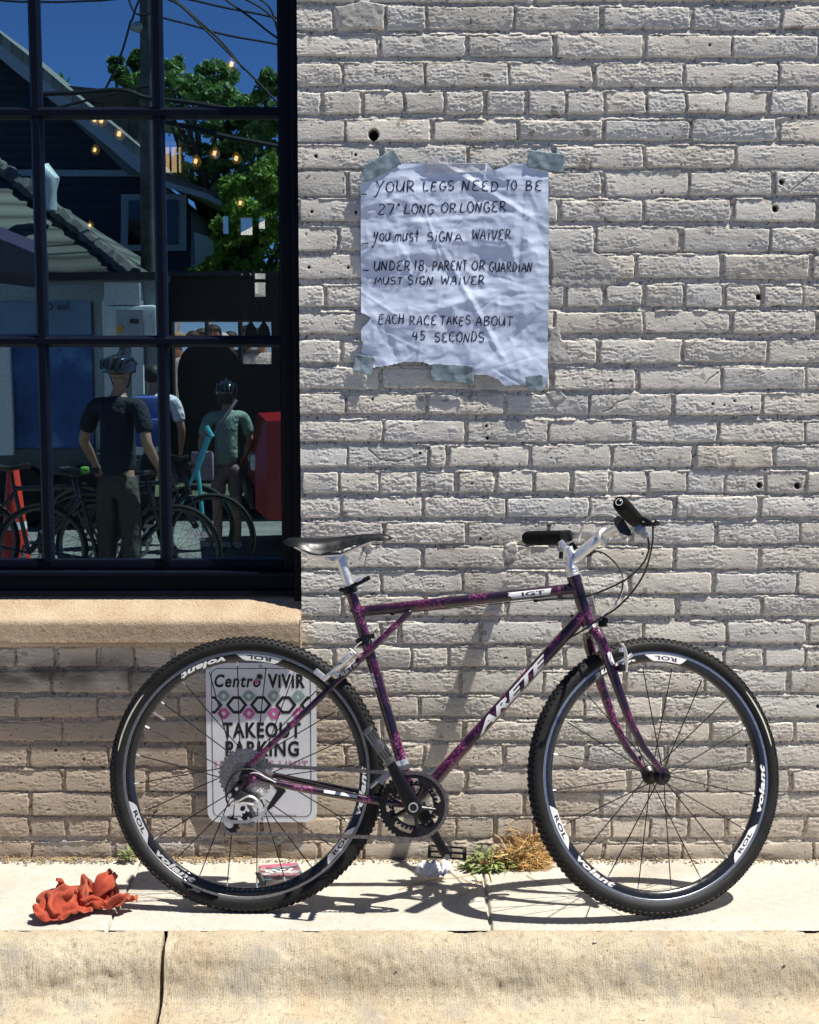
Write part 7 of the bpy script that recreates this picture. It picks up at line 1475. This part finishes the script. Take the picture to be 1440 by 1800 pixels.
# ---- red car
q = on_street(826, 9.7); car = empty('red_car', (q.x, q.y-1.0, STZ), label='red hatchback car parked behind the person in sage green', cat='car'); cred = simple('car_red', (.30, .006, .008), .35, coat=.25); cgl = simple('car_glass', (.008, .009, .010), .08)
def sec(x, z_, wd, zb, tum): return [Vector((x, -wd, zb)), Vector((x, -wd, (zb+z_)*.5)), Vector((x, -wd*tum, z_)), Vector((x, wd*tum, z_)), Vector((x, wd, (zb+z_)*.5)), Vector((x, wd, zb))]
mb = MB(); mb.grid([[*s_, s_[0]] for s_ in (sec(-2.0, .75, .78, .35, .95), sec(-1.9, .98, .86, .28, .95), sec(-1.0, 1.02, .88, .26, .95), sec(.5, 1.03, .88, .26, .95), sec(1.4, 1.0, .87, .26, .95), sec(2.0, .96, .84, .28, .94), sec(2.12, .6, .78, .34, .95))]); mb.f += [tuple(range(6)), tuple(range(6*7, 6*7+6))[::-1]]; mb.m += [0, 0]
cb = mb.build('body', cred, car, sharp=30)
mb = MB(); mb.grid([[*s_, s_[0]] for s_ in (sec(-.95, 1.04, .80, 1.0, .98), sec(-.35, 1.48, .80, 1.0, .82), sec(.9, 1.52, .80, 1.0, .82), sec(1.55, 1.42, .80, 1.0, .82), sec(2.0, 1.0, .80, .98, .97))]); mb.build('windows', cgl, car, sharp=30)
mb = MB(); mb.grid([[*s_, s_[0]] for s_ in (sec(-.4, 1.50, .68, 1.46, .96), sec(.9, 1.55, .68, 1.50, .96), sec(1.6, 1.46, .66, 1.42, .96))]); mb.f += [tuple(range(6)), tuple(range(14, 20))[::-1]]; mb.m += [0, 0]; mb.build('roof', cred, car)
for x in (-1.25, 1.3):
    for s_ in (-1, 1): mb = MB(); mb.lathe([(0, -.10), (.2, -.10), (.30, -.09), (.32, 0), (.30, .09), (0, .10)], (x, s_*.80, .32), 'y', 28); wh_ = mb.build('wheel', rubber, car); mb = MB(); mb.lathe([(0, -.012), (.18, -.008), (.19, .0), (0, .0)], (x, s_*(.80+.11), .32), 'y', 20); mb.build('hubcap', silver, wh_)
for s_ in (-1, 1):
    mb = MB(); mb.box((2.02, s_*.68, .82), (.10, .20, .14), bev=.03); mb.build('tail_light', simple('tail_lamp', (.45, .02, .02), .2), car); mb = MB(); mb.box((-1.98, s_*.6, .68), (.12, .26, .12), bev=.03); mb.build('headlight', simple('head_lamp', (.6, .6, .6), .1), car)
mb = MB(); mb.box((2.14, 0, .45), (.06, 1.5, .16), bev=.03); mb.build('bumper', black_plastic, car); mb = MB(); mb.box((-2.02, 0, .42), (.06, 1.4, .16), bev=.03); mb.build('bumper', black_plastic, car)
car.rotation_euler = (0, 0, R(-8)); car.scale = (1, 1, 1.22)
# ---- houses
HY = 24.0
navy_s = NM('navy_siding'); wv = navy_s.n('ShaderNodeTexWave', Scale=2.2, wave_type='BANDS', bands_direction='Z'); navy_s.l(navy_s.coord(), wv.inputs['Vector']); navy_s.base(navy_s.ramp(wv.outputs['Fac'], [(.0, (.006, .010, .024)), (.25, (.012, .018, .040)), (1, (.016, .023, .050))])); navy_s.set(Roughness=.7)
trim = simple('house_trim', (.30, .36, .42), .6); shg = NM('shingles'); br = shg.n('ShaderNodeTexBrick', Scale=3.0); shg.l(shg.coord(), br.inputs['Vector']); br.inputs['Color1'].default_value = (.15, .16, .15, 1); br.inputs['Color2'].default_value = (.24, .25, .23, 1); br.inputs['Mortar'].default_value = (.06, .06, .06, 1); shg.base(br.outputs['Color']); shg.set(Roughness=.95)
hs_ = empty('navy_house', mir(0, 800, HY), label='navy blue gabled house with white trim across the street', cat='house'); hs_.location.z = STZ; HL = hs_.location
def hp(x, y, d=HY): return mir(x, y, d)-HL
def poly(parent, nm, pts, d, th, mt):
    P = [hp(x, y, d) for x, y in pts]; n = len(P); vs = P+[p-Vector((0, th, 0)) for p in P]; mb = MB(); mb.add(vs, [tuple(range(n)), tuple(range(2*n-1, n-1, -1))]+[(i, i+n, (i+1) % n+n, (i+1) % n) for i in range(n)]); return mb.build(nm, mt, parent)
zg = 770
poly(hs_, 'wall', [(-420, zg), (335, zg), (335, 370), (250, 306), (-70, 40), (-400, 306), (-420, 306)], HY, 5, navy_s.mat)
def slab(a, b, d0, d1, th, mt, nm):
    "roof plane whose front edge runs a->b (pixels), going back from depth d0 to d1"
    P = []
    for (x, y) in (a, b): p = hp(x, y, d0); P += [p, p-Vector((0, d1-d0, 0))]
    vs = P+[p+Vector((0, 0, th)) for p in P]; mb = MB(); mb.add(vs, [(0, 1, 3, 2), (4, 6, 7, 5), (0, 4, 5, 1), (2, 3, 7, 6), (0, 2, 6, 4), (1, 5, 7, 3)]); return mb.build(nm, mt, hs_)
slab((-70, 22), (268, 300), HY-.7, HY+6, .22, shg.mat, 'roof'); slab((-70, 22), (-420, 300), HY-.7, HY+6, .22, shg.mat, 'roof')
poly(hs_, 'rake_board', [(-70, 20), (270, 300), (262, 318), (-70, 44)], HY-.75, .10, trim); poly(hs_, 'rake_board', [(40, 96), (100, 146), (250, 305), (225, 306), (120, 205), (20, 115)], HY-.2, .08, simple('rake_grey', (.16, .19, .20), .7))
poly(hs_, 'belt_trim', [(-420, 297), (245, 298), (245, 309), (-420, 308)], HY-.06, .10, trim)
slab((60, 166), (262, 190), HY+3, HY+7, .25, shg.mat, 'roof'); poly(hs_, 'back_gable', [(60, 160), (215, 162), (262, 205), (262, 300), (60, 300)], HY+3.2, 1.5, shg.mat)
slab((272, 312), (412, 370), HY-1.0, HY+4, .18, shg.mat, 'porch_roof'); poly(hs_, 'fascia', [(280, 314), (366, 340), (412, 367), (405, 369), (362, 349), (280, 326)], HY-1.05, .08, trim)
wn = poly(hs_, 'window', [(213, 341), (326, 341), (326, 441), (213, 441)], HY-.08, .10, trim); wgp = poly(wn, 'pane', [(226, 352), (313, 352), (313, 430), (226, 430)], HY-.10, .03, cgl); wgp.parent = wn
bx_ = poly(hs_, 'wall_panel', [(340, 408), (384, 421), (384, 481), (344, 481)], HY-2.0, .5, simple('panel_white', (.38, .48, .52), .6))
# grey shingled garage in front of it
gs = empty('garage', mir(60, 800, 17), label='low garage with a weathered grey hipped shingle roof across the street', cat='garage'); HL = gs.location; HL.z = STZ
lap = NM('grey_lap_shingle'); wv = lap.n('ShaderNodeTexWave', Scale=1.6, wave_type='BANDS', bands_direction='Z'); wv.inputs['Distortion'].default_value = 1.2; lap.l(lap.coord(), wv.inputs['Vector']); lap.base(lap.ramp(wv.outputs['Fac'], [(.0, (.03, .033, .03)), (.2, (.075, .08, .072)), (1, (.11, .115, .105))])); lap.set(Roughness=.95)
mb = MB(); a, b_, c_, d_ = hp(-8, 288, 19), hp(238, 486, 16), hp(-420, 486, 16), hp(-250, 288, 19); e_ = hp(300, 486, 22); mb.add([a, b_, c_, d_, e_], [(0, 1, 2, 3), (0, 4, 1)]); o = mb.build('roof', lap.mat, gs); md = o.modifiers.new('s', 'SOLIDIFY'); md.thickness = .1
mb = MB(); rq = random.Random(4); pts = [a+(b_-a)*(i/60)+Vector((0, .05, rq.uniform(0, .04))) for i in range(61)]; mb.tube(pts, [rq.uniform(.085, .13) for i in range(61)], 7); mb.build('ridge', simple('ridge_grey', (.10, .10, .095), .95, var=.5, scale=6), gs)
wl = MB(); wl.box(((b_.x+c_.x)/2, (b_.y+e_.y)/2, b_.z/2), (abs(b_.x-c_.x)-.4, 5, b_.z)); wl.build('wall', navy_s.mat, gs)
q = hp(82, 335, 17.2); mb = MB(); mb.tube([q+Vector((0, 0, -.25)), q+Vector((0, 0, .0)), q+Vector((.02, 0, .10)), q+Vector((-.10, 0, .22))], [.13, .13, .17, .19], 16); mb.lathe([(.10, -.02), (.20, -.02), (.20, .02), (.10, .02)], q+Vector((-.02, 0, .14)), 'x', 18); mb.build('vent', simple('vent_white', (.55, .60, .60), .5, .3), gs)
# ---- utility pole and street light
q = mir(266, 800, 19); pole = empty('utility_pole', (q.x, q.y, STZ), label='weathered wooden utility pole carrying a street light and wires', cat='utility pole'); wood = simple('pole_wood', (.10, .095, .085), .9, var=.4, scale=6, bump=.4, bscale=30)
mb = MB(); mb.tube([(0, 0, 0), (.02, 0, 3.5), (.09, 0, 9.5)], [.125, .115, .08], 16); mb.build('shaft', wood, pole)
lh = mir(250, 50, 19)-pole.location; mb = MB(); mb.tube([lh+Vector((.08, 0, -.02)), Vector((.05, 0, lh.z-.35)), Vector((.05, 0, lh.z-.9))], .04, 8); mb.build('lamp_arm', silver, pole)
mb = MB(); P = []
for i in range(9): t_ = i/8; P.append([lh+Vector((.12-.30*t_, .10*math.sin(a)*math.sin(math.pi*min(.98, max(.06, t_)))**.5, (.10*math.cos(a) if math.cos(a) > 0 else .06*math.cos(a))*math.sin(math.pi*min(.98, max(.06, t_)))**.5)) for a in np.linspace(0, 2*math.pi, 13)])
mb.grid(P); lhd = mb.build('lamp_head', simple('lamp_grey', (.35, .38, .37), .5), pole); mb = MB(); mb.tube([lh+Vector((.05, 0, .09)), lh+Vector((.05, 0, .2))], .07, 10); mb.build('photocell', black_plastic, lhd)
mb = MB(); mb.box((.05, 0, 8.7), (2.2, .10, .12)); mb.build('crossarm', wood, pole)
WL = [([(-60, -8), (20, 3), (58, 4), (150, 2), (260, -6)], 19), ([(283, 30), (340, 44), (400, 62), (486, 78), (700, 120)], 19), ([(300, -8), (390, 12), (480, 30), (700, 80)], 19), ([(285, -5), (320, 12), (380, 70), (420, 110), (470, 160), (520, 215)], 17), ([(290, -12), (325, 14), (385, 68), (430, 122)], 17.2), ([(390, -5), (440, 30), (485, 65), (560, 110)], 18), ([(425, -5), (465, 18), (487, 40), (520, 70)], 18), ([(450, -5), (475, 15), (490, 60), (500, 90)], 18.4), ([(225, -5), (236, 22), (258, 26), (280, 18)], 18.6), ([(230, 36), (216, 85), (200, 125), (184, 158)], 18.2), ([(248, -5), (240, 12), (232, 36), (228, 42)], 18.3), ([(65, 166), (150, 162), (215, 158), (262, 172), (320, 178), (400, 190)], 15), ([(285, 214), (340, 226), (400, 240), (485, 256), (600, 280)], 15), ([(100, 190), (180, 170), (262, 150)], 15.5)]
for k_, (pl, yv) in enumerate(WL):
    mb = MB(); mb.tube(smooth([mir(x, y, yv) for x, y in pl], 5), .030 if k_ in (11, 12) else .016, 6); o = mb.build('overhead_wire', black_plastic); o['group'] = 'overhead wires at the utility pole'
    setp(o, ['top left overhead wire near the roof ridge', 'overhead wire leaving the pole below the lamp', 'overhead wire crossing the top of the right pane', 'steep overhead wire running down past the tree top', 'twin of the steep wire beside the tree top', 'overhead wire in the upper right corner, sloping steeply', 'short overhead wire in the upper right corner', 'curved overhead wire by the right window stile', 'looped wire near the street lamp', 'drop wire hanging from the street lamp towards the roof', 'twisted wire above the street lamp', 'thick dark cable in front of the house ridge', 'thick dark cable crossing in front of the tree', 'thin wire rising from the roof to the pole'][k_], 'wire')
# ---- trees
def tree(px, pyb, yv, crown_px, seed, lab, nleaf, lf, trunk_r=.22, cols=((.018, .045, .012), (.05, .10, .02))):
    q = mir(px, pyb, yv); root = empty('tree', (q.x, q.y, STZ), label=lab, cat='tree', group='trees across the street'); rr = np.random.default_rng(seed)
    C = []
    for (x, y, rpx) in crown_px: p = mir(x, y, yv+rr.uniform(-1, 1)); c0_ = p-root.location; r0_ = rpx*(yv+CAM_D)/F_PX; C.append((c0_, r0_*.8)); C += [(c0_+Vector(rr.normal(size=3)).normalized()*r0_*rr.uniform(.6, 1.05), r0_*rr.uniform(.28, .5)) for _ in range(6)]
    top = max(c.z for c, r_ in C)
    mb = MB(); mb.tube([(0, 0, 0), (.1, 0, top*.35), (-.05, 0, top*.6)], [trunk_r, trunk_r*.8, trunk_r*.45], 12)
    for c, r_ in C[::7]:
        s_ = Vector((0, 0, top*(.25+.3*rr.random()))); mid = (s_+c)*.5+Vector((rr.uniform(-.3, .3), rr.uniform(-.3, .3), .2)); mb.tube([s_, mid, c+Vector((0, 0, r_*.5))], [trunk_r*.4, trunk_r*.25, .02], 7)
    mb.build('trunk', simple('bark', (.05, .04, .032), .95, bump=.4, bscale=20), root)
    pos = []; w_ = np.array([r_**2.4 for c, r_ in C]); w_ /= w_.sum()
    for c, r_ in C:
        n = int(nleaf*(r_**2.4)/sum(r2**2.4 for _, r2 in C)); d = rr.normal(size=(n, 3)); d /= np.linalg.norm(d, axis=1)[:, None]; rad = r_*(rr.random(n)**.42); p = d*rad[:, None]
        cl_ = fbm(p[:, 0]*3.4+c.x+p[:, 1]*1.5, p[:, 2]*3.4+c.z, seed, 2); p = p[cl_ > -.12]; p = p*np.array([1, .9, .85]); pos.append(p+np.array(c)[None, :])
    p = np.concatenate(pos); n = len(p); u = rr.normal(size=(n, 3)); u /= np.linalg.norm(u, axis=1)[:, None]; v = np.cross(u, rr.normal(size=(n, 3))); v /= np.linalg.norm(v, axis=1)[:, None]; s_ = lf*rr.uniform(.6, 1.4, n)[:, None]
    V = np.stack([p-u*s_, p+v*s_*.45, p+u*s_, p-v*s_*.45], 1).reshape(-1, 3); Q = np.arange(4*n).reshape(n, 4)
    m = NM('leaf'); m.base(m.ramp(m.noise(1.3, 4, .65), [(.35, cols[0]), (.65, cols[1])])); m.set(Roughness=.6); m.b.inputs['Transmission Weight'].default_value = 0
    t = m.t; tl = t.nodes.new('ShaderNodeBsdfTranslucent'); tl.inputs[0].default_value = (.10, .20, .03, 1); ms = t.nodes.new('ShaderNodeMixShader'); ms.inputs[0].default_value = .35; ou = t.nodes['Material Output']; t.links.new(m.b.outputs[0], ms.inputs[1]); t.links.new(tl.outputs[0], ms.inputs[2]); t.links.new(ms.outputs[0], ou.inputs[0])
    o = np_mesh('crown', V, Q, m.mat, root); return root
tree(400, 800, 27, [(300, 135, 42), (335, 170, 55), (375, 135, 45), (390, 190, 60), (430, 220, 55), (470, 165, 40), (465, 250, 55), (400, 280, 60), (350, 240, 50), (320, 290, 40), (450, 330, 60), (500, 230, 60), (520, 320, 70), (255, 150, 26), (290, 200, 40), (560, 260, 70)], 3, 'tall leafy green tree rising behind the navy house', 70000, .065, cols=((.09, .17, .06), (.26, .38, .14)))
tree(430, 800, 22, [(430, 380, 50), (470, 400, 45), (420, 430, 52), (390, 470, 45), (460, 455, 55), (490, 350, 45), (440, 500, 60), (380, 500, 40), (520, 420, 60), (395, 410, 34), (480, 470, 50), (500, 420, 50), (450, 420, 50), (415, 470, 55), (360, 490, 40), (470, 440, 60), (440, 460, 60), (420, 340, 40), (480, 310, 50)], 5, 'dense bright green bush tree beside the navy house', 60000, .055, .12, ((.10, .19, .02), (.34, .48, .06)))
tree(110, 800, 36, [(75, 142, 16), (100, 145, 20), (118, 150, 18), (90, 160, 22), (135, 165, 14), (165, 162, 12)], 7, 'distant tree showing over the house roof', 5000, .11, cols=((.06, .10, .03), (.12, .19, .05)))
tree(208, 800, 30, [(203, 118, 14), (215, 128, 14), (222, 142, 16), (240, 110, 18), (250, 140, 22), (200, 108, 7)], 9, 'thin spruce-like tree beside the utility pole', 6000, .08, .12, ((.05, .10, .03), (.12, .2, .05)))
